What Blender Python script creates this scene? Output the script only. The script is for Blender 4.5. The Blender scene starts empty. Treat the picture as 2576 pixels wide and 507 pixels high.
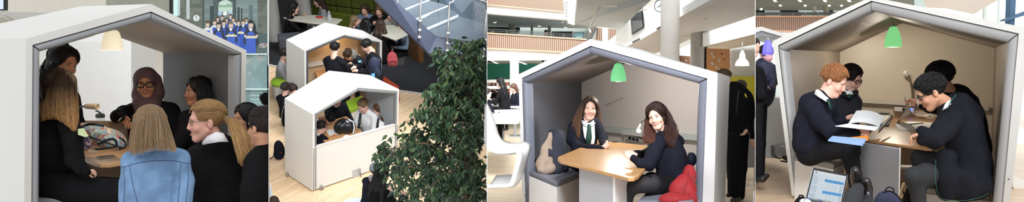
import bpy, bmesh, math, random
import numpy as np
from mathutils import Vector, Matrix
import openvdb
random.seed(7); np.random.seed(7)
FPX, IW, IH = 2000.0, 2576, 507
PI = math.pi
SC = bpy.context.scene
COL = SC.collection
CAM = Vector((0, 0, 1.65))
PITCH = math.atan(93.0 / FPX)
C_R = Vector((1, 0, 0))
C_F = Vector((0, math.cos(PITCH), -math.sin(PITCH)))
C_U = Vector((0, math.sin(PITCH), math.cos(PITCH)))
UP = Vector((0, 0, 1))
# ---------------------------------------------------------------- camera
cd = bpy.data.cameras.new('camera'); cam = bpy.data.objects.new('camera', cd); COL.objects.link(cam)
cd.sensor_fit = 'HORIZONTAL'; cd.sensor_width = 36.0; cd.lens = 36.0 * FPX / IW
cd.clip_start = 0.1; cd.clip_end = 400
cam.location = CAM; cam.rotation_euler = (PI / 2 - PITCH, 0, 0)
SC.camera = cam
SC.view_settings.view_transform = 'Standard'; SC.view_settings.look = 'None'
SC.view_settings.gamma = 1.0; SC.view_settings.use_curve_mapping = False
def ray(px, py):
 return C_R * ((px - IW / 2) / FPX) + C_U * (-(py - IH / 2) / FPX) + C_F
def at(px, py, d):
 """the point seen at that place of the photograph, d metres in front of the camera"""
 return CAM + ray(px, py) * d
def onplane(px, py, p0, n):
 r = ray(px, py)
 return CAM + r * ((p0 - CAM).dot(n) / r.dot(n))
def depth_of(p):
 return (p - CAM).dot(C_F)
def lerp(a, b, t):
 return a + (b - a) * t
class Bay:
 """one of the four places: which way is up there and where its floor lies"""
 def __init__(s, up, floor_pt):
  s.up = up.normalized(); s.fp = floor_pt
 def h(s, p):
  return (p - s.fp).dot(s.up)
 def drop(s, p, hh=0.0):
  return p - s.up * (s.h(p) - hh)
 def fl(s, px, py, hh=0.0):
  return onplane(px, py, s.fp + s.up * hh, s.up)
 def frame(s, p):
  """right / up / towards the camera, at p"""
  t = CAM - p; t -= s.up * t.dot(s.up); t.normalize()
  return s.up.cross(t).normalized(), s.up.copy(), t
# ---------------------------------------------------------------- materials
def lin(c):
 c = c / 255.0
 return c / 12.92 if c <= 0.04045 else ((c + 0.055) / 1.055) ** 2.4
def rgb(c):
 return (lin(c[0]), lin(c[1]), lin(c[2]), 1.0)
MATS = {}
def mat(name, c=(200, 200, 200), rough=0.6, metal=0.0, vary=0.06, scale=8.0, bump=0.0, bscale=60.0, spec=0.4,
  emit=0.0, ecol=None, trans=0.0, alpha=1.0, sheen=0.0, coat=0.0):
 if name in MATS: return MATS[name]
 m = bpy.data.materials.new(name); m.use_nodes = True
 nt = m.node_tree; b = nt.nodes['Principled BSDF']
 b.inputs['Roughness'].default_value = rough; b.inputs['Metallic'].default_value = metal
 b.inputs['Specular IOR Level'].default_value = spec
 b.inputs['Transmission Weight'].default_value = trans; b.inputs['Alpha'].default_value = alpha
 b.inputs['Sheen Weight'].default_value = sheen; b.inputs['Coat Weight'].default_value = coat
 col = rgb(c); b.inputs['Base Color'].default_value = col
 if vary > 0 or bump > 0:
  tc = nt.nodes.new('ShaderNodeTexCoord')
  if vary > 0:
   n = nt.nodes.new('ShaderNodeTexNoise'); n.inputs['Scale'].default_value = scale; n.inputs['Detail'].default_value = 4
   nt.links.new(tc.outputs['Object'], n.inputs['Vector'])
   r = nt.nodes.new('ShaderNodeValToRGB')
   r.color_ramp.elements[0].position = 0.3; r.color_ramp.elements[1].position = 0.7
   r.color_ramp.elements[0].color = tuple(x * (1 - vary) for x in col[:3]) + (1,)
   r.color_ramp.elements[1].color = tuple(min(1, x * (1 + vary)) for x in col[:3]) + (1,)
   nt.links.new(n.outputs['Fac'], r.inputs['Fac']); nt.links.new(r.outputs['Color'], b.inputs['Base Color'])
  if bump > 0:
   n2 = nt.nodes.new('ShaderNodeTexNoise'); n2.inputs['Scale'].default_value = bscale; n2.inputs['Detail'].default_value = 5
   nt.links.new(tc.outputs['Object'], n2.inputs['Vector'])
   bp = nt.nodes.new('ShaderNodeBump'); bp.inputs['Strength'].default_value = bump; bp.inputs['Distance'].default_value = 0.01
   nt.links.new(n2.outputs['Fac'], bp.inputs['Height']); nt.links.new(bp.outputs['Normal'], b.inputs['Normal'])
 if emit > 0:
  b.inputs['Emission Color'].default_value = rgb(ecol or c); b.inputs['Emission Strength'].default_value = emit
 MATS[name] = m
 return m
def attr_mat(name, rough=0.5, spec=0.4, bump=0.0, bvec=(60, 60, 60), emit=0.0, lit=False):
 """base colour from the mesh's own colour attribute (print, hair, leaves)"""
 if name in MATS: return MATS[name]
 m = bpy.data.materials.new(name); m.use_nodes = True; nt = m.node_tree; b = nt.nodes['Principled BSDF']
 b.inputs['Roughness'].default_value = rough; b.inputs['Specular IOR Level'].default_value = spec
 a = nt.nodes.new('ShaderNodeAttribute'); a.attribute_name = 'col'
 if not lit: nt.links.new(a.outputs['Color'], b.inputs['Base Color'])
 else: b.inputs['Base Color'].default_value = (.02, .02, .02, 1)
 if emit:
  nt.links.new(a.outputs['Color'], b.inputs['Emission Color']); b.inputs['Emission Strength'].default_value = emit
 if bump:
  tc = nt.nodes.new('ShaderNodeTexCoord'); mp = nt.nodes.new('ShaderNodeMapping'); mp.inputs['Scale'].default_value = bvec
  nt.links.new(tc.outputs['Object'], mp.inputs['Vector'])
  n2 = nt.nodes.new('ShaderNodeTexNoise'); n2.inputs['Scale'].default_value = 1.0; n2.inputs['Detail'].default_value = 4
  nt.links.new(mp.outputs['Vector'], n2.inputs['Vector'])
  bp = nt.nodes.new('ShaderNodeBump'); bp.inputs['Strength'].default_value = bump; bp.inputs['Distance'].default_value = 0.008
  nt.links.new(n2.outputs['Fac'], bp.inputs['Height']); nt.links.new(bp.outputs['Normal'], b.inputs['Normal'])
 MATS[name] = m
 return m
def band_mat(name, stops, axis=(1, 0, 0), scale=10.0, rough=0.6, distort=0.0, wave='SAW', noise=0.0, detail=2.0, dscale=1.0, spec=0.3, bump=0.0):
 """bands across an axis: slats, boards, ribs"""
 if name in MATS: return MATS[name]
 m = bpy.data.materials.new(name); m.use_nodes = True; nt = m.node_tree; b = nt.nodes['Principled BSDF']
 b.inputs['Roughness'].default_value = rough; b.inputs['Specular IOR Level'].default_value = spec
 tc = nt.nodes.new('ShaderNodeTexCoord'); mp = nt.nodes.new('ShaderNodeMapping')
 ax = Vector(axis).normalized(); mp.vector_type = 'POINT'
 mp.inputs['Rotation'].default_value = ax.rotation_difference(Vector((1, 0, 0))).to_euler()
 nt.links.new(tc.outputs['Object'], mp.inputs['Vector'])
 w = nt.nodes.new('ShaderNodeTexWave'); w.wave_type = 'BANDS'; w.bands_direction = 'X'; w.wave_profile = wave
 w.inputs['Scale'].default_value = scale; w.inputs['Distortion'].default_value = distort
 w.inputs['Detail'].default_value = detail; w.inputs['Detail Scale'].default_value = dscale
 nt.links.new(mp.outputs['Vector'], w.inputs['Vector'])
 r = nt.nodes.new('ShaderNodeValToRGB'); cr = r.color_ramp
 while len(cr.elements) > 1: cr.elements.remove(cr.elements[-1])
 for i, (p, c) in enumerate(stops):
  e = cr.elements[0] if i == 0 else cr.elements.new(p)
  e.position = p; e.color = rgb(c)
 nt.links.new(w.outputs['Fac'], r.inputs['Fac']); nt.links.new(r.outputs['Color'], b.inputs['Base Color'])
 if bump:
  bp = nt.nodes.new('ShaderNodeBump'); bp.inputs['Strength'].default_value = bump; bp.inputs['Distance'].default_value = 0.01
  nt.links.new(w.outputs['Fac'], bp.inputs['Height']); nt.links.new(bp.outputs['Normal'], b.inputs['Normal'])
 MATS[name] = m
 return m
def plank_mat(name, c1, c2, cm, rot, sx=1.0, bw=1.2, rh=0.1, rough=0.45, normal=None, vary=0.5):
 """strip flooring / brick-like boards laid in the object's plane"""
 if name in MATS: return MATS[name]
 m = bpy.data.materials.new(name); m.use_nodes = True; nt = m.node_tree; b = nt.nodes['Principled BSDF']
 b.inputs['Roughness'].default_value = rough
 tc = nt.nodes.new('ShaderNodeTexCoord'); mp = nt.nodes.new('ShaderNodeMapping')
 mp.inputs['Rotation'].default_value = rot; mp.inputs['Scale'].default_value = (sx, sx, sx)
 nt.links.new(tc.outputs['Object'], mp.inputs['Vector'])
 br = nt.nodes.new('ShaderNodeTexBrick'); br.inputs['Color1'].default_value = rgb(c1); br.inputs['Color2'].default_value = rgb(c2)
 br.inputs['Mortar'].default_value = rgb(cm); br.inputs['Scale'].default_value = 1.0; br.inputs['Mortar Size'].default_value = 0.004
 br.inputs['Brick Width'].default_value = bw; br.inputs['Row Height'].default_value = rh; br.offset = 0.37
 nt.links.new(mp.outputs['Vector'], br.inputs['Vector'])
 n = nt.nodes.new('ShaderNodeTexNoise'); n.inputs['Scale'].default_value = 3.0; n.inputs['Detail'].default_value = 6
 mp2 = nt.nodes.new('ShaderNodeMapping'); mp2.inputs['Scale'].default_value = (1, 14, 14)
 nt.links.new(mp.outputs['Vector'], mp2.inputs['Vector']); nt.links.new(mp2.outputs['Vector'], n.inputs['Vector'])
 mx = nt.nodes.new('ShaderNodeMix'); mx.data_type = 'RGBA'; mx.blend_type = 'MULTIPLY'; mx.inputs['Factor'].default_value = vary
 nt.links.new(br.outputs['Color'], mx.inputs['A']);
 rr = nt.nodes.new('ShaderNodeValToRGB'); rr.color_ramp.elements[0].color = (0.6, 0.55, 0.5, 1); rr.color_ramp.elements[0].position = 0.3
 rr.color_ramp.elements[1].position = 0.65
 nt.links.new(n.outputs['Fac'], rr.inputs['Fac']); nt.links.new(rr.outputs['Color'], mx.inputs['B'])
 nt.links.new(mx.outputs['Result'], b.inputs['Base Color'])
 MATS[name] = m
 return m
def wood_mat(name, c1, c2, axis=(1, 0, 0), sc=1.0, rough=0.4):
 """long-grained wood; axis = along the grain"""
 if name in MATS: return MATS[name]
 m = bpy.data.materials.new(name); m.use_nodes = True; nt = m.node_tree; b = nt.nodes['Principled BSDF']
 b.inputs['Roughness'].default_value = rough
 tc = nt.nodes.new('ShaderNodeTexCoord'); mp = nt.nodes.new('ShaderNodeMapping')
 mp.inputs['Rotation'].default_value = Vector(axis).normalized().rotation_difference(Vector((1, 0, 0))).to_euler()
 mp2 = nt.nodes.new('ShaderNodeMapping'); mp2.inputs['Scale'].default_value = (1.5 * sc, 22 * sc, 22 * sc)
 nt.links.new(tc.outputs['Object'], mp.inputs['Vector']); nt.links.new(mp.outputs['Vector'], mp2.inputs['Vector'])
 n = nt.nodes.new('ShaderNodeTexNoise'); n.inputs['Scale'].default_value = 1.0; n.inputs['Detail'].default_value = 6
 n.inputs['Roughness'].default_value = 0.65
 nt.links.new(mp2.outputs['Vector'], n.inputs['Vector'])
 r = nt.nodes.new('ShaderNodeValToRGB'); r.color_ramp.elements[0].position = 0.3; r.color_ramp.elements[1].position = 0.7
 r.color_ramp.elements[0].color = rgb(c1); r.color_ramp.elements[1].color = rgb(c2)
 nt.links.new(n.outputs['Fac'], r.inputs['Fac']); nt.links.new(r.outputs['Color'], b.inputs['Base Color'])
 MATS[name] = m
 return m
# ---------------------------------------------------------------- objects
WORLDM = {}
def tag(o, label=None, cat=None, group=None, kind=None):
 if label: o['label'] = label
 if cat: o['category'] = cat
 if group: o['group'] = group
 if kind: o['kind'] = kind
 return o
def thing(name, label, cat, loc, up=None, group=None, kind=None):
 o = bpy.data.objects.new(name, None); COL.objects.link(o)
 q = Vector((0, 0, 1)).rotation_difference(up) if up is not None else None
 M = Matrix.Translation(loc)
 if q is not None: M = M @ q.to_matrix().to_4x4()
 o.empty_display_size = 0.1
 o.matrix_world = M; WORLDM[o.name] = M
 return tag(o, label, cat, group, kind)
class MB:
 """collects faces given in world points; build() links them as ONE object"""
 def __init__(s):
  s.v = []; s.f = []; s.mi = []; s.col = []; s.cur = 0; s.c = None
 def add(s, vs, fs, mi=None, col=None):
  b = len(s.v); s.v.extend(Vector(v) for v in vs)
  cc = col if col is not None else s.c
  s.col.extend([cc] * len(vs) if not isinstance(cc, list) else cc)
  for f in fs:
   s.f.append(tuple(b + i for i in f)); s.mi.append(s.cur if mi is None else mi)
  return s
 def prism(s, poly, vec, mi=None, col=None):
  n = len(poly); vec = Vector(vec); P = [Vector(p) for p in poly]
  fs = [tuple(range(n)), tuple(range(2 * n - 1, n - 1, -1))]
  for i in range(n):
   j = (i + 1) % n; fs.append((i, i + n, j + n, j))
  return s.add(P + [p + vec for p in P], fs, mi, col)
 def loft(s, A, B, mi=None, close=False, col=None):
  n = len(A); fs = []
  for i in range(n if close else n - 1):
   j = (i + 1) % n; fs.append((i, j, n + j, n + i))
  return s.add(list(A) + list(B), fs, mi, col)
 def grid(s, rows, mi=None, col=None):
  n = len(rows[0]); fs = []
  for i in range(len(rows) - 1):
   for j in range(n - 1): fs.append((i * n + j, i * n + j + 1, (i + 1) * n + j + 1, (i + 1) * n + j))
  return s.add([p for r in rows for p in r], fs, mi, col)
 def box(s, c, ax, ay, az, mi=None, col=None):
  c = Vector(c); vs = []
  for z in (-1, 1):
   for x, y in ((-1, -1), (1, -1), (1, 1), (-1, 1)):
    vs.append(c + ax * x + ay * y + az * z)
  return s.add(vs, [(3, 2, 1, 0), (4, 5, 6, 7), (0, 1, 5, 4), (1, 2, 6, 5), (2, 3, 7, 6), (3, 0, 4, 7)], mi, col)
 def tube(s, path, r, n=8, mi=None, col=None, cap=True):
  P = [Vector(p) for p in path]; m = len(P)
  if not isinstance(r, (list, tuple)): r = [r] * m
  vs = []; fs = []; u = None
  for i in range(m):
   t = (P[min(i + 1, m - 1)] - P[max(i - 1, 0)])
   t = t.normalized() if t.length > 1e-9 else Vector((0, 0, 1))
   if u is None:
    u = t.orthogonal().normalized()
   else:
    u = (u - t * u.dot(t)); u = u.normalized() if u.length > 1e-6 else t.orthogonal().normalized()
   w = t.cross(u)
   for k in range(n):
    a = 2 * PI * k / n
    vs.append(P[i] + (u * math.cos(a) + w * math.sin(a)) * r[i])
  for i in range(m - 1):
   for k in range(n):
    k2 = (k + 1) % n
    fs.append((i * n + k, i * n + k2, (i + 1) * n + k2, (i + 1) * n + k))
  if cap:
   fs.append(tuple(range(n - 1, -1, -1))); fs.append(tuple(range((m - 1) * n, m * n)))
  if isinstance(col, list) and len(col) == m:
   col = [c for c in col for _ in range(n)]
  return s.add(vs, fs, mi, col)
 def lathe(s, base, axis, prof, n=24, mi=None, col=None):
  """prof: (radius, distance along axis)"""
  a = Vector(axis).normalized(); u = a.orthogonal().normalized(); w = a.cross(u); base = Vector(base)
  vs = []; fs = []; m = len(prof)
  for (r, h) in prof:
   for k in range(n):
    t = 2 * PI * k / n; vs.append(base + a * h + (u * math.cos(t) + w * math.sin(t)) * r)
  for i in range(m - 1):
   for k in range(n):
    k2 = (k + 1) % n; fs.append((i * n + k, i * n + k2, (i + 1) * n + k2, (i + 1) * n + k))
  fs.append(tuple(range(n - 1, -1, -1))); fs.append(tuple(range((m - 1) * n, m * n)))
  return s.add(vs, fs, mi, col)
 def ell(s, c, ax, ay, az, n=12, m=8, mi=None, col=None):
  c = Vector(c); vs = [c - az]; fs = []
  for i in range(1, m):
   t = PI * i / m - PI / 2
   for k in range(n):
    a = 2 * PI * k / n
    vs.append(c + ax * (math.cos(t) * math.cos(a)) + ay * (math.cos(t) * math.sin(a)) + az * math.sin(t))
  vs.append(c + az); L = len(vs) - 1
  for k in range(n):
   k2 = (k + 1) % n
   fs.append((0, 1 + k2, 1 + k)); fs.append((L, L - n + k, L - n + k2))
   for i in range(m - 2):
    fs.append((1 + i * n + k, 1 + i * n + k2, 1 + (i + 1) * n + k2, 1 + (i + 1) * n + k))
  return s.add(vs, fs, mi, col)
 def build(s, name, mats, parent=None, smooth=False, bevel=0.0, seg=2, clip=None, label=None, fixn=True, angle=None, loc=None):
  if not isinstance(mats, (list, tuple)): mats = [mats]
  V = s.v
  if parent is not None:
   Mi = WORLDM[parent.name].inverted()
   L = [Mi @ v for v in V]
  else:
   if loc is None:
    xs = np.array([tuple(v) for v in V]); lo = xs.min(0); hi = xs.max(0)
    loc = Vector(((lo[0] + hi[0]) / 2, (lo[1] + hi[1]) / 2, lo[2]))
   L = [v - loc for v in V]
  me = bpy.data.meshes.new(name)
  me.from_pydata([tuple(v) for v in L], [], s.f)
  for m in mats: me.materials.append(m)
  me.polygons.foreach_set('material_index', s.mi)
  if any(c is not None for c in s.col):
   ca = me.color_attributes.new('col', 'FLOAT_COLOR', 'POINT')
   buf = []
   for c in s.col:
    c = c or (0.5, 0.5, 0.5)
    buf.extend((c[0], c[1], c[2], 1.0))
   ca.data.foreach_set('color', buf)
  M = WORLDM[parent.name] if parent is not None else Matrix.Translation(loc)
  if fixn or clip:
   bm = bmesh.new(); bm.from_mesh(me)
   if clip:
    Mi = M.inverted()
    for (p, n) in clip:
     pl = Mi @ p; nl = (Mi.to_3x3() @ n)
     g = bmesh.ops.bisect_plane(bm, geom=bm.verts[:] + bm.edges[:] + bm.faces[:], plane_co=pl, plane_no=nl, clear_outer=True)
     ed = [e for e in g['geom_cut'] if isinstance(e, bmesh.types.BMEdge)]
     if ed: bmesh.ops.holes_fill(bm, edges=ed)
   if fixn: bmesh.ops.recalc_face_normals(bm, faces=bm.faces[:])
   bm.to_mesh(me); bm.free()
  if smooth: me.polygons.foreach_set('use_smooth', [True] * len(me.polygons))
  o = bpy.data.objects.new(name, me); COL.objects.link(o)
  if parent is not None:
   o.parent = parent; WORLDM[o.name] = WORLDM[parent.name]
  else:
   o.location = loc; WORLDM[o.name] = Matrix.Translation(loc)
  if bevel > 0:
   bv = o.modifiers.new('bevel', 'BEVEL'); bv.width = bevel; bv.segments = seg; bv.limit_method = 'ANGLE'
  if angle is not None:
   me.polygons.foreach_set('use_smooth', [True] * len(me.polygons))
   try: me.set_sharp_from_angle(angle=math.radians(angle))
   except Exception: pass
  if label: o['label'] = label
  return o
def copy_thing(o, delta=None, label=None, M=None):
 """a copy of a thing with its parts and their sub-parts, moved by delta (or put at M)"""
 c = o.copy(); COL.objects.link(c)
 W = WORLDM[o.name]
 Wn = M if M is not None else Matrix.Translation(delta) @ W
 c.matrix_world = Wn; WORLDM[c.name] = Wn
 def rec(src, dst):
  for ch in src.children:
   k = ch.copy(); COL.objects.link(k); k.parent = dst; WORLDM[k.name] = Wn
   rec(ch, k)
 rec(o, c)
 if label: c['label'] = label
 return c
def spline(pts, n=8):
 """Catmull-Rom through tuples / vectors"""
 P = [np.array(tuple(p), float) for p in pts]; out = []
 P = [2 * P[0] - P[1]] + P + [2 * P[-1] - P[-2]]
 for i in range(1, len(P) - 2):
  for k in range(n):
   t = k / n; a, b, c, d = P[i - 1], P[i], P[i + 1], P[i + 2]
   out.append(0.5 * (2 * b + (c - a) * t + (2 * a - 5 * b + 4 * c - d) * t * t + (3 * b - a - 3 * c + d) * t ** 3))
 out.append(P[-2])
 return out
# ---------------------------------------------------------------- smooth solids
class SDF:
 """a body grown from tapered limbs and ellipsoids that flow into one surface"""
 def __init__(s):
  s.p = []; s.cuts = []
 def cap(s, a, b, ra, rb, k=0.02, sub=False):
  a = np.array(tuple(a)); b = np.array(tuple(b)); r = max(ra, rb)
  s.p.append(('c', np.minimum(a, b) - r, np.maximum(a, b) + r, (a, b, ra, rb), k, sub)); return s
 def ell(s, c, ax, ay, az, k=0.02, sub=False):
  c = np.array(tuple(c)); A = [np.array(tuple(v)) for v in (ax, ay, az)]
  e = np.sqrt(sum(v * v for v in A)); s.p.append(('e', c - e, c + e, (c, A), k, sub)); return s
 def box(s, c, ax, ay, az, r=0.01, k=0.01, sub=False):
  c = np.array(tuple(c)); A = [np.array(tuple(v)) for v in (ax, ay, az)]
  e = sum(abs(v) for v in A) + r; s.p.append(('b', c - e, c + e, (c, A, r), k, sub)); return s
 def cut(s, p, n):
  s.cuts.append((np.array(tuple(p)), np.array(tuple(n)))); return s
 def mesh(s, vox, wrinkle=0.0, wfreq=25.0, seed=1):
  add = [p for p in s.p if not p[5]]
  lo = np.min([p[1] for p in add], 0) - 3 * vox; hi = np.max([p[2] for p in add], 0) + 3 * vox
  n = np.ceil((hi - lo) / vox).astype(int) + 1
  f = np.full(tuple(n), 1.0, np.float32)
  for (t, a, b, dat, k, sub) in s.p:
   mg = max(k * 1.5, 3 * vox)
   i0 = np.clip(np.floor((a - mg - lo) / vox).astype(int), 0, n); i1 = np.clip(np.ceil((b + mg - lo) / vox).astype(int) + 1, 0, n)
   if np.any(i1 <= i0): continue
   X = (lo[0] + vox * np.arange(i0[0], i1[0], dtype=np.float32))[:, None, None]
   Y = (lo[1] + vox * np.arange(i0[1], i1[1], dtype=np.float32))[None, :, None]
   Z = (lo[2] + vox * np.arange(i0[2], i1[2], dtype=np.float32))[None, None, :]
   if t == 'c':
    pa, pb, ra, rb = dat; d = pb - pa; L2 = max(float(d @ d), 1e-12)
    h = np.clip(((X - pa[0]) * d[0] + (Y - pa[1]) * d[1] + (Z - pa[2]) * d[2]) / L2, 0, 1)
    q = np.sqrt((X - pa[0] - h * d[0]) ** 2 + (Y - pa[1] - h * d[1]) ** 2 + (Z - pa[2] - h * d[2]) ** 2) - (ra + (rb - ra) * h)
   elif t == 'e':
    c, A = dat; k0 = 0; k1 = 0
    for v in A:
     L = np.linalg.norm(v); u = v / L
     w = (X - c[0]) * u[0] + (Y - c[1]) * u[1] + (Z - c[2]) * u[2]
     k0 = k0 + (w / L) ** 2; k1 = k1 + (w / L ** 2) ** 2
    k0 = np.sqrt(k0); k1 = np.sqrt(k1) + 1e-9; q = k0 * (k0 - 1) / k1
   else:
    c, A, r = dat; o2 = 0; mx = None
    for v in A:
     L = np.linalg.norm(v); u = v / L
     w = abs((X - c[0]) * u[0] + (Y - c[1]) * u[1] + (Z - c[2]) * u[2]) - L
     o2 = o2 + np.maximum(w, 0) ** 2; mx = w if mx is None else np.maximum(mx, w)
    q = np.sqrt(o2) + np.minimum(mx, 0) - r
   S = f[i0[0]:i1[0], i0[1]:i1[1], i0[2]:i1[2]]
   if sub:
    q = -q; h = np.clip(0.5 + 0.5 * (q - S) / max(k, 1e-6), 0, 1); S[...] = S + (q - S) * h + k * h * (1 - h)
   else:
    q = np.minimum(q, 1.0); h = np.clip(0.5 + 0.5 * (S - q) / max(k, 1e-6), 0, 1); S[...] = S + (q - S) * h - k * h * (1 - h)
  if wrinkle > 0:
   rs = np.random.RandomState(seed); msk = np.abs(f) < 4 * vox; I = np.argwhere(msk); P = lo + I * vox
   w = 0
   for j in range(5):
    kv = rs.normal(size=3) * wfreq * (0.6 + 0.35 * j); w = w + np.sin(P @ kv + rs.rand() * 6 + 1.5 * np.sin(P @ (rs.normal(size=3) * wfreq * 0.5))) / (1 + 0.5 * j)
   f[msk] += (w * wrinkle / 2).astype(np.float32)
  for (p, nn) in s.cuts:
   X = (lo[0] + vox * np.arange(n[0]))[:, None, None]; Y = (lo[1] + vox * np.arange(n[1]))[None, :, None]; Z = (lo[2] + vox * np.arange(n[2]))[None, None, :]
   f = np.maximum(f, ((X - p[0]) * nn[0] + (Y - p[1]) * nn[1] + (Z - p[2]) * nn[2]).astype(np.float32))
  g = openvdb.FloatGrid(1.0); g.copyFromArray(np.ascontiguousarray(f))
  pts, tri, quad = g.convertToPolygons(0.0, 0.0)
  return (pts * vox + lo).astype(np.float64), quad
def solid(name, sdf, vox, mats, parent=None, assign=None, wrinkle=0.0, wfreq=25.0, mb=None, col=None):
 P, Q = sdf.mesh(vox, wrinkle, wfreq)
 # orientation
 a, b, c = P[Q[:, 0]], P[Q[:, 1]], P[Q[:, 2]]
 if np.sum(np.einsum('ij,ij->i', a, np.cross(b, c))) < 0: Q = Q[:, ::-1]
 m = mb or MB()
 m.add([Vector(p) for p in P], [tuple(int(i) for i in q) for q in Q], 0, col)
 if assign is not None:
  cen = (P[Q[:, 0]] + P[Q[:, 1]] + P[Q[:, 2]] + P[Q[:, 3]]) / 4
  mi = assign(cen)
  m.mi[-len(Q):] = [int(x) for x in mi]
 if mb is not None: return mb
 return m.build(name, mats, parent, smooth=True, fixn=False)
# ---------------------------------------------------------------- people
def skin_mat(name, c, lip, flush):
 m = mat(name, c, 0.5, vary=0, spec=0.35); nt = m.node_tree; b = nt.nodes['Principled BSDF']
 at_ = nt.nodes.new('ShaderNodeAttribute'); at_.attribute_name = 'lip'
 tc = nt.nodes.new('ShaderNodeTexCoord'); n = nt.nodes.new('ShaderNodeTexNoise'); n.inputs['Scale'].default_value = 26
 nt.links.new(tc.outputs['Object'], n.inputs['Vector'])
 m1 = nt.nodes.new('ShaderNodeMix'); m1.data_type = 'RGBA'; m1.inputs['A'].default_value = rgb(c); m1.inputs['B'].default_value = rgb(flush)
 sp = nt.nodes.new('ShaderNodeSeparateColor'); nt.links.new(at_.outputs['Color'], sp.inputs['Color'])
 ad = nt.nodes.new('ShaderNodeMath'); ad.operation = 'MULTIPLY_ADD'; ad.inputs[1].default_value = .25; nt.links.new(n.outputs['Fac'], ad.inputs[0]); nt.links.new(sp.outputs['Green'], ad.inputs[2])
 nt.links.new(ad.outputs[0], m1.inputs['Factor'])
 m2 = nt.nodes.new('ShaderNodeMix'); m2.data_type = 'RGBA'; nt.links.new(sp.outputs['Red'], m2.inputs['Factor']); nt.links.new(m1.outputs['Result'], m2.inputs['A']); m2.inputs['B'].default_value = rgb(lip)
 nt.links.new(m2.outputs['Result'], b.inputs['Base Color']); return m
SKIN = {'fair': skin_mat('skin_fair', (228, 184, 164), (190, 104, 100), (222, 156, 138)), 'pink': skin_mat('skin_pink', (230, 176, 156), (196, 112, 106), (222, 142, 126)),
  'tan': skin_mat('skin_tan', (198, 146, 116), (160, 92, 84), (184, 124, 98)), 'brown': skin_mat('skin_brown', (164, 114, 88), (138, 80, 72), (148, 96, 74)), 'dark': skin_mat('skin_dark', (122, 82, 64), (98, 58, 54), (108, 70, 56))}
M_EYE = mat('eye_white', (196, 188, 182), 0.25, vary=0); M_IRIS = mat('iris_dark', (38, 26, 20), 0.15, vary=0)
M_TEETH = mat('teeth', (240, 236, 226), 0.3, vary=0)
M_LASH = mat('lash_black', (22, 16, 14), 0.6, vary=0)
M_HAIR = attr_mat('hair_strands', 0.55, 0.3, 0.3, (150, 150, 150))
M_GOLD = mat('thin_metal', (150, 140, 130), 0.3, 0.9, vary=0)
M_BLACKFRAME = mat('black_frame', (20, 18, 20), 0.3, vary=0)
M_NAVY = mat('navy_wool', (25, 26, 36), 0.9, vary=0.25, scale=14, bump=0.35, bscale=110, spec=0.12)
M_BLACK = mat('black_cloth', (22, 21, 23), 0.92, vary=0.25, scale=12, bump=0.3, bscale=90, spec=0.12)
M_BLAZER = mat('blazer_black', (22, 23, 29), 0.85, vary=0.2, scale=10, bump=0.3, bscale=70, spec=0.15)
M_SHIRT = mat('white_shirt', (236, 234, 234), 0.8, vary=0.03, bump=0.15, bscale=40)
M_TROUSER = mat('black_trouser', (21, 21, 24), 0.85, vary=0.2, scale=9, bump=0.3, bscale=60, spec=0.15)
M_SHOE = mat('black_leather', (24, 21, 20), 0.28, vary=0.1, bump=0.1, bscale=30, spec=0.6)
M_TIE = mat('dark_green_tie', (20, 58, 46), 0.6, vary=0.15, scale=40)
LC = lambda c: (lin(c[0]), lin(c[1]), lin(c[2]))
rr = random.Random(11)
def jit(c, a=0.3):
 k = 1 + rr.uniform(-a, a)
 return (c[0] * k, c[1] * k, c[2] * k)
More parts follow.
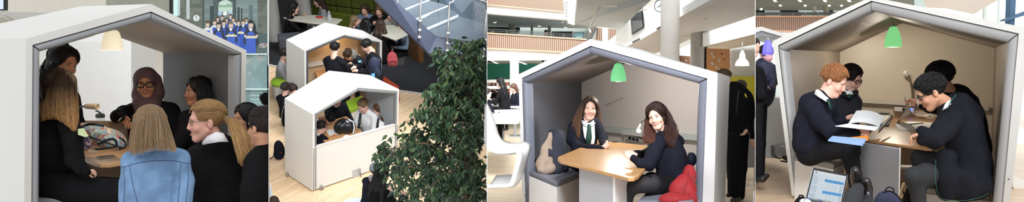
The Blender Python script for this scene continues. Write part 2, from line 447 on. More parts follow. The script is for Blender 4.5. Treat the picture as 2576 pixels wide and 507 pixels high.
class Fig:
 def __init__(s, bay, x, y, d, label, skin='fair', hair=(40, 28, 22), group=None, vox=1.6, cat='person', clip=None):
  s.bay = bay; s.d = d; s.x = x; s.y = y; s.s = FPX / d; s.skin = skin; s.clip = clip or []
  p = at(x, y, d); s.up = bay.up
  s.root = thing('person', label, cat, bay.drop(p), bay.up if abs(bay.up.z - 1) > 1e-4 else None, group)
  s.r_, s.u_, s.t_ = bay.frame(p)
  s.body = SDF(); s.hsdf = SDF(); s.hair = MB(); s.hcol = LC(hair); s.cl = {}; s.clm = {}; s.clw = {}
  s.vox = vox / s.s; s.has_head = False; s.post = []; s.usehair = False
 def P(s, x, y, dd=0.0): return at(x, y, s.d + dd)
 def R(s, px, dd=0.0): return px * (s.d + dd) / FPX
 def cloth(s, name, m, wrinkle=0.0, wfreq=22.0):
  s.cl[name] = SDF(); s.clm[name] = m; s.clw[name] = (wrinkle, wfreq); return s.cl[name]
 def sd(s, t): return s.body if t == 'body' else s.hsdf if t == 'hair' else s.cl[t]
 def chain(s, t, pts, k=0.35, f=1.0):
  S = s.sd(t)
  if t == 'hair': s.usehair = True
  for a, b in zip(pts[:-1], pts[1:]):
   ra, rb = s.R(a[3], a[2]) * f, s.R(b[3], b[2]) * f
   S.cap(s.P(*a[:3]), s.P(*b[:3]), ra, rb, k * max(ra, rb))
  return s
 def limb(s, t, pts, skin=0.78, k=0.35):
  s.chain(t, pts, k); s.chain('body', pts, k, skin); return s
 def E(s, t, x, y, dd, rx, rz, ry, roll=0, yaw=0, k=0.3, sub=False, body=0.0):
  """ellipsoid: half sizes in photograph pixels across, up, towards the camera"""
  S = s.sd(t); a = math.radians(roll); w = math.radians(yaw)
  R0 = s.r_ * math.cos(w) + s.t_ * -math.sin(w); T0 = s.t_ * math.cos(w) + s.r_ * math.sin(w)
  r = R0 * math.cos(a) - s.u_ * math.sin(a); u = s.u_ * math.cos(a) + R0 * math.sin(a)
  q = s.R(1, dd)
  S.ell(s.P(x, y, dd), r * rx * q, u * rz * q, T0 * ry * q, k * min(rx, rz, ry) * q, sub)
  if body: s.body.ell(s.P(x, y, dd), r * rx * q * body, u * rz * q * body, T0 * ry * q * body, k * min(rx, rz, ry) * q)
  return s
 # ---- head
 def head(s, cx, cy, Hpx, yaw=0, pitch=0, roll=0, dd=0.0, smile=0.0, fat=1.0, neck=None, nose=1.0, ears=True, detail=True):
  k = s.R(Hpx, dd) / 0.244; s.hk = k; s.has_head = True; s.detail = detail
  a, p, r = map(math.radians, (yaw, pitch, roll))
  f = s.t_ * math.cos(a) + s.r_ * math.sin(a); u = s.u_.copy(); x = u.cross(f)
  f, u = f * math.cos(p) - u * math.sin(p), u * math.cos(p) + f * math.sin(p)
  def rl(v):
   cr, cu, ct = v.dot(s.r_), v.dot(s.u_), v.dot(s.t_)
   return s.r_ * (cr * math.cos(r) + cu * math.sin(r)) + s.u_ * (cu * math.cos(r) - cr * math.sin(r)) + s.t_ * ct
  s.hx, s.hy, s.hz = rl(x), rl(f), rl(u); s.hc = s.P(cx, cy, dd)
  B = s.body; H = s.Hh; s_m = min(1, smile)
  def el(c, rad, kk=0.012, sub=False): B.ell(H(*c), s.hx * rad[0] * k, s.hy * rad[1] * k, s.hz * rad[2] * k, kk * k, sub)
  def cp(a_, b_, ra, rb, kk=0.012): B.cap(H(*a_), H(*b_), ra * k, rb * k, kk * k)
  el((0, -.014, .046), (.074, .094, .077))
  el((0, .03, -.02), (.060 * fat, .064, .088), .02)
  el((0, .056, -.096), (.030 * fat, .030, .024), .02)
  for sx in (-1, 1):
   cp((sx * .052 * fat, .0, -.05), (sx * .018, .06, -.098), .018, .018, .02)
   el((sx * .036 * fat, .062, -.032), (.026 * fat, .024, .024), .015)
   if ears:
    el((sx * .076, -.012, -.006), (.009, .018, .031), .006)
  cp((-.036, .077, .026), (.036, .077, .026), .013, .013, .012)
  if detail:
   for sx in (-1, 1):
    el((sx * .031, .094, .004), (.017, .018, .0070 - .0016 * s_m), .007, True)
   cp((0, .087, .012), (0, .1 * nose, -.03), .0085, .0125, .012)
   for sx in (-1, 1): el((sx * .0115, .093, -.034), (.009, .011, .008), .008)
   w = .022 + .008 * smile; cu = .012 * smile
   for (z, rr_) in ((-.058, .0045), (-.0705, .0055)):
    cz = cu * (1.0 if z > -.06 else 0.4)
    cp((-w, .078, z + cz + (0 if z > -.06 else .008)), (0, .0895, z), .003, rr_, .008); cp((0, .0895, z), (w, .078, z + cz + (0 if z > -.06 else .008)), rr_, .003, .008)
   if smile > .4:
    el((0, .094, -.0635 + cu * .3), (.021, .012, .0062), .003, True)
  if neck is None:
   cp((0, -.018, -.05), (0, -.035, -.165), .050, .056, .02)
  else:
   b = s.P(neck[0], neck[1], neck[2]); B.cap(H(0, -.018, -.05), b, .049 * k, s.R(neck[3], neck[2]), .02 * k)
  s.fat = fat; s.smile = smile
  return s
 def Hh(s, x, y, z): return s.hc + s.hx * (x * s.hk) + s.hy * (y * s.hk) + s.hz * (z * s.hk)
 # ---- hair
 def cap(s, e=0.0, ear=True, nape=-.05, line=0.0, top=0.0, face=True, side=0.0):
  S = s.hsdf; k = s.hk; H = s.Hh; s.usehair = True
  S.ell(H(0, -.014, .046 + top * .5), s.hx * (.084 + e) * k, s.hy * (.104 + e) * k, s.hz * (.086 + e + top) * k, .01 * k)
  if not ear:
   for sx in (-1, 1): S.ell(H(sx * (.061 + e), -.022, -.03), s.hx * (.018 + side) * k, s.hy * .055 * k, s.hz * .07 * k, .015 * k)
   S.ell(H(0, -.05, -.03), s.hx * .07 * k, s.hy * .06 * k, s.hz * .08 * k, .015 * k)
  if face: S.ell(H(0, .118, -.02 + line), s.hx * .076 * k, s.hy * .088 * k, s.hz * .104 * k, .008 * k, True)
  if ear:
   for sx in (-1, 1): S.ell(H(sx * .09, .012, -.025), s.hx * .034 * k, s.hy * .036 * k, s.hz * .045 * k, .008 * k, True)
  if nape is not None:
   S.box(H(0, 0, nape - .1), s.hx * .2 * k, s.hy * .2 * k, s.hz * .1 * k, 0.0, .012 * k, True)
  return s
 def hell(s, c, rad, k=.012, sub=False):
  s.usehair = True
  s.hsdf.ell(s.Hh(*c), s.hx * rad[0] * s.hk, s.hy * rad[1] * s.hk, s.hz * rad[2] * s.hk, k * s.hk, sub); return s
 def strands(s, pairs, r=.004, e=0.0, n=7, c0=None, c1=None, lift=0.0, top=0.0, var=.35):
  """locks laid over the scalp from direction a to direction b (head space)"""
  c0 = c0 or s.hcol; c1 = c1 or c0; k = s.hk
  if n > 4 and len(pairs) >= 40:
   pairs = [(Vector(a) + Vector((rr.gauss(0, .05), rr.gauss(0, .05), rr.gauss(0, .05))), Vector(b) + Vector((rr.gauss(0, .05), rr.gauss(0, .05), rr.gauss(0, .05)))) for a, b in pairs for _ in range(3)]; r *= .55
  for a, b in pairs:
   a = Vector(a).normalized(); b = Vector(b).normalized(); pts = []; q = 1 + rr.uniform(-.015, .03)
   for i in range(n + 1):
    t = i / n; v = (a * (1 - t) + b * t).normalized()
    L = q + lift * math.sin(t * PI * .5)
    pts.append(s.Hh(v.x * (.085 + e) * L, -.014 + v.y * (.105 + e) * L, .046 + top * .5 + v.z * (.087 + e + top) * L))
   g = jit((1, 1, 1), var)[0]
   cols = [tuple((c0[j] + (c1[j] - c0[j]) * i / n) * g for j in range(3)) for i in range(n + 1)]
   rad = [r * k * (.5 + .5 * math.sin(PI * (.15 + .7 * i / n))) for i in range(n + 1)]
   s.hair.tube(pts, rad, 5, 0, cols)
  return s
 def tufts(s, n=260, L=.35, r=.0035, e=.004, zmin=-.2, flow=(0, -.2, -1), c0=None, top=0.0, front=.55, var=.35):
  """short hair: many short locks over the scalp"""
  if n > 300: n = int(n * 3.4); r *= .42; e *= .6; var *= .8
  pairs = []; F = Vector(flow)
  while len(pairs) < n:
   v = Vector((rr.gauss(0, 1), rr.gauss(0, 1), rr.gauss(0, 1))).normalized()
   if v.z < zmin or (v.y > front and v.z < .55) or (abs(v.x) > .8 and v.z < -.05 and v.y > -.35): continue
   g = (F + Vector((rr.uniform(-.4, .4), rr.uniform(-.4, .4), rr.uniform(-.3, .3)))); g = (g - v * g.dot(v)).normalized()
   pairs.append((v, v + g * L * rr.uniform(.6, 1.2)))
  return s.strands(pairs, r, e, 4, c0, lift=.05, top=top, var=var)
 def locks(s, guides, n=40, r=2.2, c0=None, c1=None, wave=0.0, core=.72, grow=1.0, gs=0.0, var=.35, curl=1.0):
  """long hair along guide chains of (x, y, dd, spread px)"""
  c0 = c0 or s.hcol; c1 = c1 or c0
  for g in guides:
   if core: s.chain('hair', [(a[0], a[1], a[2], a[3] * core) for a in g], .5)
   sp = spline(g, 5); m = len(sp)
   for i in range(n):
    th = rr.uniform(0, 2 * PI); q = math.sqrt(rr.uniform(.35, 1)); ph = rr.uniform(0, 6.28); end = rr.uniform(.82, 1.0); pts = []; rad = []; cols = []
    gk = 1 + rr.uniform(-var, var); mm = max(3, int(m * end))
    for j in range(mm):
     x, y, dd, w = sp[j]; t = j / (m - 1)
     o = s.R(w * q, dd); wv = wave * s.R(1, dd) * math.sin(ph + t * 9 * curl) * min(1, t * 3)
     pts.append(s.P(x, y, dd) + s.r_ * (math.cos(th) * o + wv) + s.t_ * (math.sin(th) * o * .9 + wv * .5))
     rad.append(s.R(r, dd) * (1 - .65 * (j / (mm - 1)) ** 2))
     tt = min(1, max(0, (t - gs) / max(1e-3, 1 - gs))) ** grow
     cols.append(tuple((c0[c] + (c1[c] - c0[c]) * tt) * gk for c in range(3)))
    s.hair.tube(pts, rad, 5, 0, cols)
  return s
 def curtain(s, guides, n=160, r=1.2, c0=None, c1=None, wave=0.0, core=.55, grow=1.0, gs=0.0, var=.3, curl=1.0, thick=1.0, ends=(.82, 1.0)):
  """a sheet of loose hair between neighbouring guide chains of (x, y, dd, thickness px)"""
  c0 = c0 or s.hcol; c1 = c1 or c0; n = int(n * 1.7); r *= .68; sps = []; G = len(guides); m = 21
  for g in guides:
   a = np.array(spline(g, 5)); tt_ = np.linspace(0, len(a) - 1, m); sps.append([np.array([np.interp(q_, np.arange(len(a)), a[:, c_]) for c_ in range(4)]) for q_ in tt_])
  def mix(u):
   i = min(int(u), G - 2); w = u - i
   return [sps[i][j] * (1 - w) + sps[i + 1][j] * w for j in range(m)]
  if core:
   for u in np.arange(0, G - 1 + .01, .34):
    g = mix(min(u, G - 1.001)); g = g[:int(m * .86):3]
    s.chain('hair', [(a[0], a[1], a[2] + s.R(a[3]) * .35, a[3] * core * (1 - .5 * (i / max(1, len(g) - 1)) ** 2)) for i, a in enumerate(g)], .9)
  for i in range(n):
   sp = mix(rr.uniform(0, G - 1.001)); th = rr.uniform(0, 2 * PI); q = rr.uniform(.55, 1) * thick; ph = rr.uniform(0, 6.28); end = rr.uniform(*ends)
   gk = 1 + rr.uniform(-var, var); mm = max(3, int(m * end)); pts = []; rad = []; cols = []; r_ = r * rr.uniform(.7, 1.25)
   for j in range(mm):
    x, y, dd, w = sp[j]; t = j / (m - 1); o = s.R(w * q, dd); wv = wave * s.R(1, dd) * math.sin(ph + t * 9 * curl) * min(1, t * 3)
    pts.append(s.P(x, y, dd) + s.r_ * (math.cos(th) * o + wv) + s.t_ * (math.sin(th) * o + wv * .5))
    rad.append(s.R(r_, dd) * (1 - .7 * (j / (mm - 1)) ** 2)); tt = min(1, max(0, (t - gs) / max(1e-3, 1 - gs))) ** grow
    cols.append(tuple((c0[c] + (c1[c] - c0[c]) * tt) * gk for c in range(3)))
   s.hair.tube(pts, rad, 4, 0, cols)
  return s
 # ---- a hand
 def hand(s, wx, wy, wd, dirv, pal, L=78, curl=.35, thumb=1, spread=.06, fr=.052, curls=None):
  """wrist place; direction to the fingertips and palm-normal direction in (right, up, towards camera); L in px"""
  fw = (s.r_ * dirv[0] + s.u_ * dirv[1] + s.t_ * dirv[2]).normalized()
  pn = (s.r_ * pal[0] + s.u_ * pal[1] + s.t_ * pal[2]); pn = (pn - fw * pn.dot(fw)).normalized()
  sd = fw.cross(pn) * thumb; L = s.R(L, wd); W = s.P(wx, wy, wd); B = s.body
  pc = W + fw * L * .24
  B.box(pc, fw * L * .17, sd * L * .15, pn * L * .035, L * .055, L * .05)
  B.cap(W - fw * L * .12, W + fw * L * .1, L * .13, L * .14, L * .08)
  fl = [.42, .47, .43, .34]
  for i in range(4):
   o = .165 - i * .11; b = W + fw * L * (.42 + (.02, .04, .02, -.02)[i]) + sd * L * o
   d = (fw + sd * spread * (1.5 - i)).normalized(); c = (curls[i] if curls else curl)
   p = b; ang = 0
   for j, q in enumerate((.46, .31, .23)):
    ang += c * (55, 70, 45)[j]; a = math.radians(ang)
    e = p + (d * math.cos(a) + pn * math.sin(a)) * (fl[i] * L * q)
    B.cap(p, e, L * (fr + .004 - .004 * j), L * (fr - .004 * j), L * .012); p = e
  b = W + fw * L * .12 + sd * L * .14 + pn * L * .02
  d1 = (fw * .62 + sd * .7 + pn * (.25 + .4 * curl)).normalized(); e = b + d1 * L * .24; d2 = (fw * .95 + sd * .25 + pn * (.2 + .5 * curl)).normalized()
  B.cap(b, e, L * .075, L * .058, L * .03); B.cap(e, e + d2 * L * .22, L * .058, L * .045, L * .012)
  return s
 # ---- things worn
 def part(s, name, m, mb, smooth=True, bevel=0.0, label=None):
  s.post.append((name, m, mb, smooth, bevel, label)); return s
 def tubes(s, name, m, paths, r, label=None):
  mb = MB()
  for p in paths: mb.tube(p, r, 7)
  return s.part(name, m, mb, True, 0, label)
 def glasses(s, m=None, w=.023, h=.019, y=.098, z=.004, r=.0022, label=None, round_=2.0):
  k = s.hk; mb = MB(); H = s.Hh
  for sx in (-1, 1):
   ring = []
   for i in range(25):
    a = 2 * PI * i / 24; ca, sa = math.cos(a), math.sin(a)
    ring.append(H(sx * .034 + w * math.copysign(abs(ca) ** (2 / round_), ca), y - abs(sx * .034 + w * ca) * .22, z + h * math.copysign(abs(sa) ** (2 / round_), sa)))
   mb.tube(ring, r * k, 6, cap=False)
   mb.tube([H(sx * (.034 + w), y - .012, z + .006), H(sx * .078, y - .04, z + .008), H(sx * .084, .0, z + .004), H(sx * .08, -.02, z - .006)], r * k, 6)
  mb.tube([H(-.011, y - .003, z + .004), H(0, y + .002, z + .006), H(.011, y - .003, z + .004)], r * k, 6)
  return s.part('glasses', m or M_BLACKFRAME, mb, True, 0, label)
 def quadpatch(s, name, m, rows, th=1.5, label=None, bay_t=None):
  """a strip of cloth (collar, tie, lapel): rows of (x, y, dd) points, given a thickness in px"""
  mb = MB(); n = len(rows[0]); A = [[s.P(*p) for p in r] for r in rows]; off = s.t_ * s.R(th)
  vs = [p for r in A for p in r] + [p - off for r in A for p in r]; N = len(A) * n; fs = []
  for i in range(len(A) - 1):
   for j in range(n - 1):
    a, b, c, d = i * n + j, i * n + j + 1, (i + 1) * n + j + 1, (i + 1) * n + j
    fs.append((a, b, c, d)); fs.append((d + N, c + N, b + N, a + N))
  bd = [i for i in range(n)] + [i * n + n - 1 for i in range(1, len(A))] + [(len(A) - 1) * n + j for j in range(n - 2, -1, -1)] + [i * n for i in range(len(A) - 2, 0, -1)]
  for a, b in zip(bd, bd[1:] + bd[:1]): fs.append((a, a + N, b + N, b))
  mb.add(vs, fs); return s.part(name, m, mb, True, 0, label)
 def finish(s):
  k = getattr(s, 'hk', 1.0); detail = s.has_head and s.detail
  for S in [s.body, s.hsdf] + list(s.cl.values()):
   for c in s.clip: S.cut(*c)
  body = solid('body', s.body, s.vox, [SKIN[s.skin]], s.root)
  if s.has_head:
   me = body.data; n = len(me.vertices); C = np.empty(n * 3); me.vertices.foreach_get('co', C); C = C.reshape(-1, 3)
   Wm = np.array(WORLDM[s.root.name]); C = C @ Wm[:3, :3].T + Wm[:3, 3]
   D = C - np.array(tuple(s.hc)); X = D @ np.array(tuple(s.hx)) / k; Y = D @ np.array(tuple(s.hy)) / k; Z = D @ np.array(tuple(s.hz)) / k
   cz = .012 * s.smile * np.clip(np.abs(X) / .03, 0, 1); e = np.sqrt(((Z - cz + .0645) / .0125) ** 2 + (X / (.027 + .006 * s.smile)) ** 2)
   lip = np.clip((1.15 - e) / .35, 0, 1) * (.72 if k / s.vox > 26 else .22) * (Y > .06)
   fl = np.exp(-(((np.abs(X) - .04) / .02) ** 2 + ((Z + .03) / .022) ** 2)) * .5 * (Y > .03) + np.exp(-((X / .016) ** 2 + ((Z + .028) / .016) ** 2)) * .35 * (Y > .08)
   ca = me.color_attributes.new('lip', 'FLOAT_COLOR', 'POINT'); ca.data.foreach_set('color', np.stack([lip, fl, 0 * lip, 0 * lip + 1], 1).astype(np.float32).ravel())
  if detail:
   for sx in (-1, 1):
    mb = MB(); c = s.Hh(sx * .031, .0695, .004); r = .0128 * k
    mb.ell(c, s.hx * r, s.hy * r, s.hz * r, 14, 10, 0)
    mb.ell(c + s.hy * r * .58, s.hx * r * .6, s.hy * r * .47, s.hz * r * .6, 12, 8, 1)
    if not s.clip: mb.build('eye', [M_EYE, M_IRIS], s.root, smooth=True)
   from mathutils.bvhtree import BVHTree
   me = body.data; Wm = WORLDM[s.root.name]
   bv = BVHTree.FromPolygons([Wm @ v.co for v in me.vertices], [tuple(p.vertices) for p in me.polygons])
   def snap(x, z, o=.001):
    org = s.Hh(x, .25, z); h = bv.ray_cast(org, -s.hy)
    return (h[0] + s.hy * o * k) if h[0] is not None else s.Hh(x, .085, z)
   eb = attr_or(s.hcol)
   for sx in (-1, 1):
    if s.clip: continue
    mb = MB(); mb.tube([snap(sx * x, z) for x, z in ((.014, .0245), (.026, .0285), (.038, .0275), (.049, .02))], [.0018 * k, .0026 * k, .0022 * k, .001 * k], 6)
    mb.build('eyebrow', eb, s.root, smooth=True)
    mb = MB(); mb.tube([snap(sx * x, z, -.001) for x, z in ((.016, .0065), (.024, .0125), (.033, .0135), (.042, .0105), (.047, .006))], [.0008 * k, .0014 * k, .0017 * k, .0016 * k, .0008 * k], 5)
    mb.build('eyelash', M_LASH, s.root, smooth=True)
   if s.smile > .4:
    mb = MB(); mb.ell(s.Hh(0, .077, -.0605 + .004 * s.smile), s.hx * .021 * k, s.hy * .0105 * k, s.hz * .0058 * k, 14, 8)
    mb.build('teeth', M_TEETH, s.root, smooth=True)
  if s.usehair or s.hair.v:
   if s.usehair:
    solid('hair', s.hsdf, s.vox, [M_HAIR], None, None, wrinkle=.0025 * k, wfreq=70 / k, mb=s.hair, col=tuple(c * .8 for c in s.hcol))
   s.hair.build('hair', M_HAIR, s.root, smooth=True, fixn=False, clip=s.clip or None)
  for n, S in s.cl.items():
   if S.p: solid(n.split('#')[0], S, s.vox * 1.1, [s.clm[n]], s.root, None, *s.clw[n])
  for (name, m, mb, sm, bv, lb) in s.post:
   mb.build(name, m, s.root, smooth=sm, bevel=bv, label=lb, clip=s.clip or None)
  return s.root
def attr_or(c):
 key = 'brow_%d_%d_%d' % tuple(int(x * 2000) for x in c)
 if key not in MATS:
  m = bpy.data.materials.new(key); m.use_nodes = True; b = m.node_tree.nodes['Principled BSDF']
  b.inputs['Base Color'].default_value = (c[0] * .7, c[1] * .7, c[2] * .7, 1); b.inputs['Roughness'].default_value = .7; MATS[key] = m
 return MATS[key]
def small_person(bay, x, y, Hpx, label, d=None, yaw=0, pose='sit', top=None, legs=None, skin='fair', hair=(40, 28, 22), long=0.0, pitch=12, group=None,
                 lean=8, arms='table', clip=None, topname='jacket', collar=False, vox=1.5, bob=False, floor=True, roll=0, shoes=True, ang=0):
 """a whole figure in standard proportions whose head shows at (x, y) with height Hpx: used where a person is a few dozen pixels tall"""
 d = d or 0.24 * FPX / Hpx
 f = Fig(bay, x, y, d, label, skin, hair, group, vox, clip=clip)
 q = Hpx / 0.244; yw = math.radians(yaw + ang)
 fx = f.t_ * math.cos(yw) + f.r_ * math.sin(yw); sx = f.u_.cross(fx); hc = f.P(x, y)
 k = f.R(Hpx) / 0.244
 ln = math.radians(lean)
 def B(a, b, c):  # side, forward, up relative to the head centre, leaning torso
  return hc + (sx * a + fx * (b * math.cos(ln) + c * math.sin(ln)) + f.u_ * (c * math.cos(ln) - b * math.sin(ln))) * k
 def U(p, a, b, c): return p + (sx * a + fx * b + f.u_ * c) * k
 f.head(x, y, Hpx, yaw, pitch, roll, detail=Hpx > 25)
 top = top or M_BLAZER; legs = legs or M_TROUSER
 T = f.cloth(topname, top, .004 * k, 22 / k); L = f.cloth('trousers', legs, .003 * k, 20 / k)
 def cp(S, a, b, ra, rb, kk=.03, body=.75):
  S.cap(a, b, ra * k, rb * k, kk * k); f.body.cap(a, b, ra * k * body, rb * k * body, kk * k)
 sh = B(0, -.04, -.27); hip = B(0, -.05, -.72)
 T.ell(B(0, -.035, -.335), sx * .19 * k, fx * .115 * k, f.u_ * .17 * k, .04 * k); f.body.ell(B(0, -.035, -.335), sx * .16 * k, fx * .09 * k, f.u_ * .15 * k, .04 * k)
 cp(T, B(-.12, -.045, -.208), B(.12, -.045, -.208), .062, .062, .04); cp(T, B(-.05, -.05, -.165), B(.05, -.05, -.165), .045, .045, .04)
 cp(T, B(0, -.03, -.4), B(0, -.04, -.68), .14, .145, .05)
 f.body.cap(B(0, -.03, -.1), B(0, -.04, -.25), .05 * k, .06 * k, .02 * k)
 for s_ in (-1, 1):
  so = B(s_ * .18, -.04, -.245)
  if arms == 'table': el = U(so, s_ * .04, .12, -.27); wr = U(el, -s_ * .09, .22, .05)
  elif arms == 'down': el = U(so, s_ * .04, -.02, -.29); wr = U(el, 0, .06, -.25)
  elif arms == 'face': el = U(so, s_ * .02, .17, -.24); wr = U(el, -s_ * .10, .08, .23)
  else: el = U(so, s_ * .02, .06, -.28); wr = U(el, -s_ * .1, .23, .06)
  cp(T, so, el, .06, .05); cp(T, el, wr, .05, .038)
  dv = (wr - el).normalized(); f.body.cap(wr, wr + dv * .06 * k, .03 * k, .034 * k, .01 * k)
  for i in range(4):
   b = wr + dv * .08 * k + sx * (i - 1.5) * .018 * k
   f.body.cap(b, b + (dv * .05 - f.u_ * .03) * k, .011 * k, .009 * k, .004 * k)
  f.body.cap(wr + dv * .03 * k - sx * s_ * .03 * k, wr + (dv * .07 - sx * s_ * .045) * k, .012 * k, .01 * k, .006 * k)
  ho = hip + sx * s_ * .09 * k
  if pose == 'sit': kn = U(ho, s_ * .03, .42, .03); an = U(kn, 0, .02, -.42)
  elif pose == 'walk': kn = U(ho, s_ * .02, .12 * s_, -.42); an = U(kn, 0, -.12 * s_, -.40)
  else: kn = U(ho, s_ * .015, .02, -.43); an = U(kn, 0, -.02, -.42)
  cp(L, ho, kn, .088, .062); cp(L, kn, an, .062, .045)
  if shoes:
   m = f.cloth('shoe#%d' % s_, M_SHOE); m.cap(U(an, 0, -.02, -.03), U(an, 0, .14, -.045), .04 * k, .035 * k, .02 * k)
 if long:
  f.cap(.003, ear=False, nape=None)
  for s_ in (-1, 0, 1):
   a = f.Hh(s_ * .06, -.06, .03); b = B(s_ * .1, -.11, -.22 - .22 * long)
   f.hsdf.cap(a, B(s_ * .085, -.085, -.14), .04 * k, .045 * k, .03 * k); f.hsdf.cap(B(s_ * .085, -.085, -.14), b, .045 * k, .03 * k, .03 * k)
 else:
  f.cap(.003, nape=-.06); f.tufts(90, .3, .004, .003)
 if collar:
  mb = MB(); mb.lathe(B(0, -.04, -.165), (f.u_ + fx * .15), [(.062 * k, 0), (.068 * k, .0), (.06 * k, .04 * k), (.055 * k, .04 * k)], 16); f.part('collar', M_SHIRT, mb)
 return f
# ---------------------------------------------------------------- shared builders
def edge(px, keep):
 n = ray(px, 253).cross(C_U).normalized()
 return (CAM.copy(), n if keep == 'left' else -n)
BAY1 = Bay(UP, Vector((0, 0, .27))); BAY3 = Bay(UP, Vector((0, 0, -.17))); BAY4 = Bay(UP, Vector((0, 0, 0)))
_t2 = math.radians(26.0)
UP2 = (Matrix.Rotation(_t2, 3, 'X') @ UP).normalized()
BAY2 = Bay(UP2, at(785, 487, 14.3))
E1R, E2L, E2R, E3L, E3R, E4L = edge(675.6, 'left'), edge(676.4, 'right'), edge(1224.6, 'left'), edge(1225.4, 'right'), edge(1899.6, 'left'), edge(1900.4, 'right')
M_WHITE = mat('white_laminate', (222, 219, 214), 0.45, vary=0.015, scale=2, spec=0.35)
M_WHITE3 = mat('white_laminate_bright', (238, 236, 236), 0.4, vary=0.012, scale=2, spec=0.35)
M_PAD = mat('grey_vinyl', (146, 147, 150), 0.42, vary=0.04, scale=5, bump=0.06, bscale=25, spec=0.4)
M_PAD3 = mat('blue_grey_vinyl', (116, 118, 130), 0.42, vary=0.04, scale=5, bump=0.06, bscale=25, spec=0.4)
M_PAD4 = mat('warm_grey_vinyl', (158, 155, 154), 0.42, vary=0.04, scale=5, bump=0.06, bscale=25, spec=0.4)
M_LINE1 = mat('charcoal_lining', (112, 112, 112), 0.6, vary=0.04, scale=6, bump=0.05)
M_SEAM = mat('dark_seam', (40, 38, 40), 0.8, vary=0)
M_CHROME = mat('brushed_steel', (170, 168, 164), 0.3, 0.85, vary=0.05)
M_BLKPLASTIC = mat('black_plastic', (24, 24, 26), 0.4, vary=0)
M_PLASTER = mat('plaster_white', (226, 224, 220), 0.8, vary=0.02, scale=1.5)
M_CONC = mat('concrete', (168, 165, 154), 0.85, vary=0.12, scale=3, bump=0.15, bscale=20)
def seat_cushion(mb, poly, up, th): return mb.prism(poly, up * th)
def booth(bay, label, OF, IF, PF, BK, dL, dR, pads=M_PAD, white=M_WHITE, lining=M_LINE1, back=None, name='booth', OB=None, group=None, bulge=.04, lining_wall=None, clip=None, cat='booth', base=None, D=None):
 """a house-shaped meeting booth. Loops are five photograph points (bottom left, eave left, apex, eave right, bottom right):
 OF outer rim, IF inner rim, PF inner edge of the padding, all in the front plane; BK = (x, y, depth) at the back"""
 if base: a, b = base                       # where its front corners stand on the floor
 else: a, b = at(OF[1][0], OF[1][1], dL), at(OF[3][0], OF[3][1], dR)
 hdir = (b - a); hdir -= bay.up * hdir.dot(bay.up); hdir.normalize()
 n = hdir.cross(bay.up).normalized()          # towards the camera
 if n.dot(CAM - a) < 0: n = -n
 L = [[onplane(x, y, a, n) for x, y in loop] for loop in (OF, IF, PF)]
 # (bottoms end 3 cm over the floor, on castors)
 def fixb(loop):
  for i, j in ((0, 1), (4, 3)):
   d = (loop[i] - loop[j]); t = (bay.h(loop[j]) - .03) / max(1e-6, bay.h(loop[j]) - bay.h(loop[i])); loop[i] = loop[j] + d * t
 for loop in L: fixb(loop)
 O, I, Pp = L
 K = [at(*p) for p in BK] if D is None else [p + D for p in Pp]
 if D is None:
  kn = (K[3] - K[1]).cross(bay.up).normalized()
  for i in (0, 2, 4): K[i] = onplane(BK[i][0], BK[i][1], K[1], kn)
 fixb(K)
 if D is not None: OBp = [p + D for p in O]
 elif OB is not None:
  OBp = [at(*p) for p in OB]; fixb(OBp)
 else:
  OBp = [K[i] + (O[i] - Pp[i]) * .9 for i in range(5)]; fixb(OBp)
 IB = [lerp(OBp[i], K[i], .55) for i in range(5)]
 root = thing(name, label, cat, bay.drop(lerp(O[0], O[4], .5)), bay.up if bay is BAY2 else None, group)
 mb = MB()
 for i in range(4):
  j = i + 1
  mb.add([O[i], O[j], I[j], I[i]], [(0, 1, 2, 3)]); mb.add([O[i], O[j], OBp[j], OBp[i]], [(0, 3, 2, 1)])
  mb.add([I[i], I[j], IB[j], IB[i]], [(0, 1, 2, 3)]); mb.add([OBp[i], OBp[j], IB[j], IB[i]], [(0, 3, 2, 1)])
 for i in (0, 4): mb.add([O[i], I[i], IB[i], OBp[i]], [(0, 1, 2, 3)])
 bm_ = mb
 o = mb.build('shell', white, root, clip=clip)
 # padding: four upholstered lengths round the opening
 for i in range(4):
  j = i + 1; secs = []
  M_ = 14
  for q in (0.004, .02, .5, .98, .996):
   sec = []
   e0 = lerp(I[i], I[j], q); e1 = lerp(Pp[i], Pp[j], q); e0 = lerp(e0, e1, .06); sq = .92 if q in (.004, .996) else 1
   dp = -n
   sec.append(e0 + dp * .08)
   for t in range(9):
    w = t / 8; bb = bulge * (math.sin(PI * w) ** .35) * sq
    sec.append(lerp(e0, e1, w) + n * (bb - .025))
   sec.append(e1 + dp * .09); secs.append(sec)
  mbp = MB()
  ns = len(secs[0]); fs_ = [(a_ * ns + k, a_ * ns + (k + 1) % ns, (a_ + 1) * ns + (k + 1) % ns, (a_ + 1) * ns + k) for a_ in range(len(secs) - 1) for k in range(ns)]
  fs_ += [tuple(range(ns)), tuple(range((len(secs) - 1) * ns, len(secs) * ns))]
  mbp.add([p for sec in secs for p in sec], fs_)
  mbp.build('padding', pads, root, angle=50, clip=clip)
 # lining
 ctr = sum(Pp, Vector()) / 5
 for i, nm in ((0, 'wall_lining'), (1, 'roof_lining'), (2, 'roof_lining'), (3, 'wall_lining')):
  j = i + 1; fA, fB = lerp(Pp[i], I[i], .25) - n * .04, lerp(Pp[j], I[j], .25) - n * .04
  oo = ((O[i] + O[j]) - (Pp[i] + Pp[j])); oo -= n * oo.dot(n); oo = oo.normalized() * .02
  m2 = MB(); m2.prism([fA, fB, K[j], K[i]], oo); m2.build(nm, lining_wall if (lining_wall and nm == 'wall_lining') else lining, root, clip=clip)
 if back is not None:
  bn = (K[3] - K[1]).cross(bay.up).normalized()
  if bn.dot(CAM - K[1]) > 0: bn = -bn
  KK = [p.copy() for p in K]
  m3 = MB(); m3.prism(KK, bn * .03); m3.build('back_panel', back, root, clip=clip)
 root['_'] = 0; del root['_']
 return root, dict(O=O, I=I, P=Pp, K=K, n=n, h=hdir, a=a)
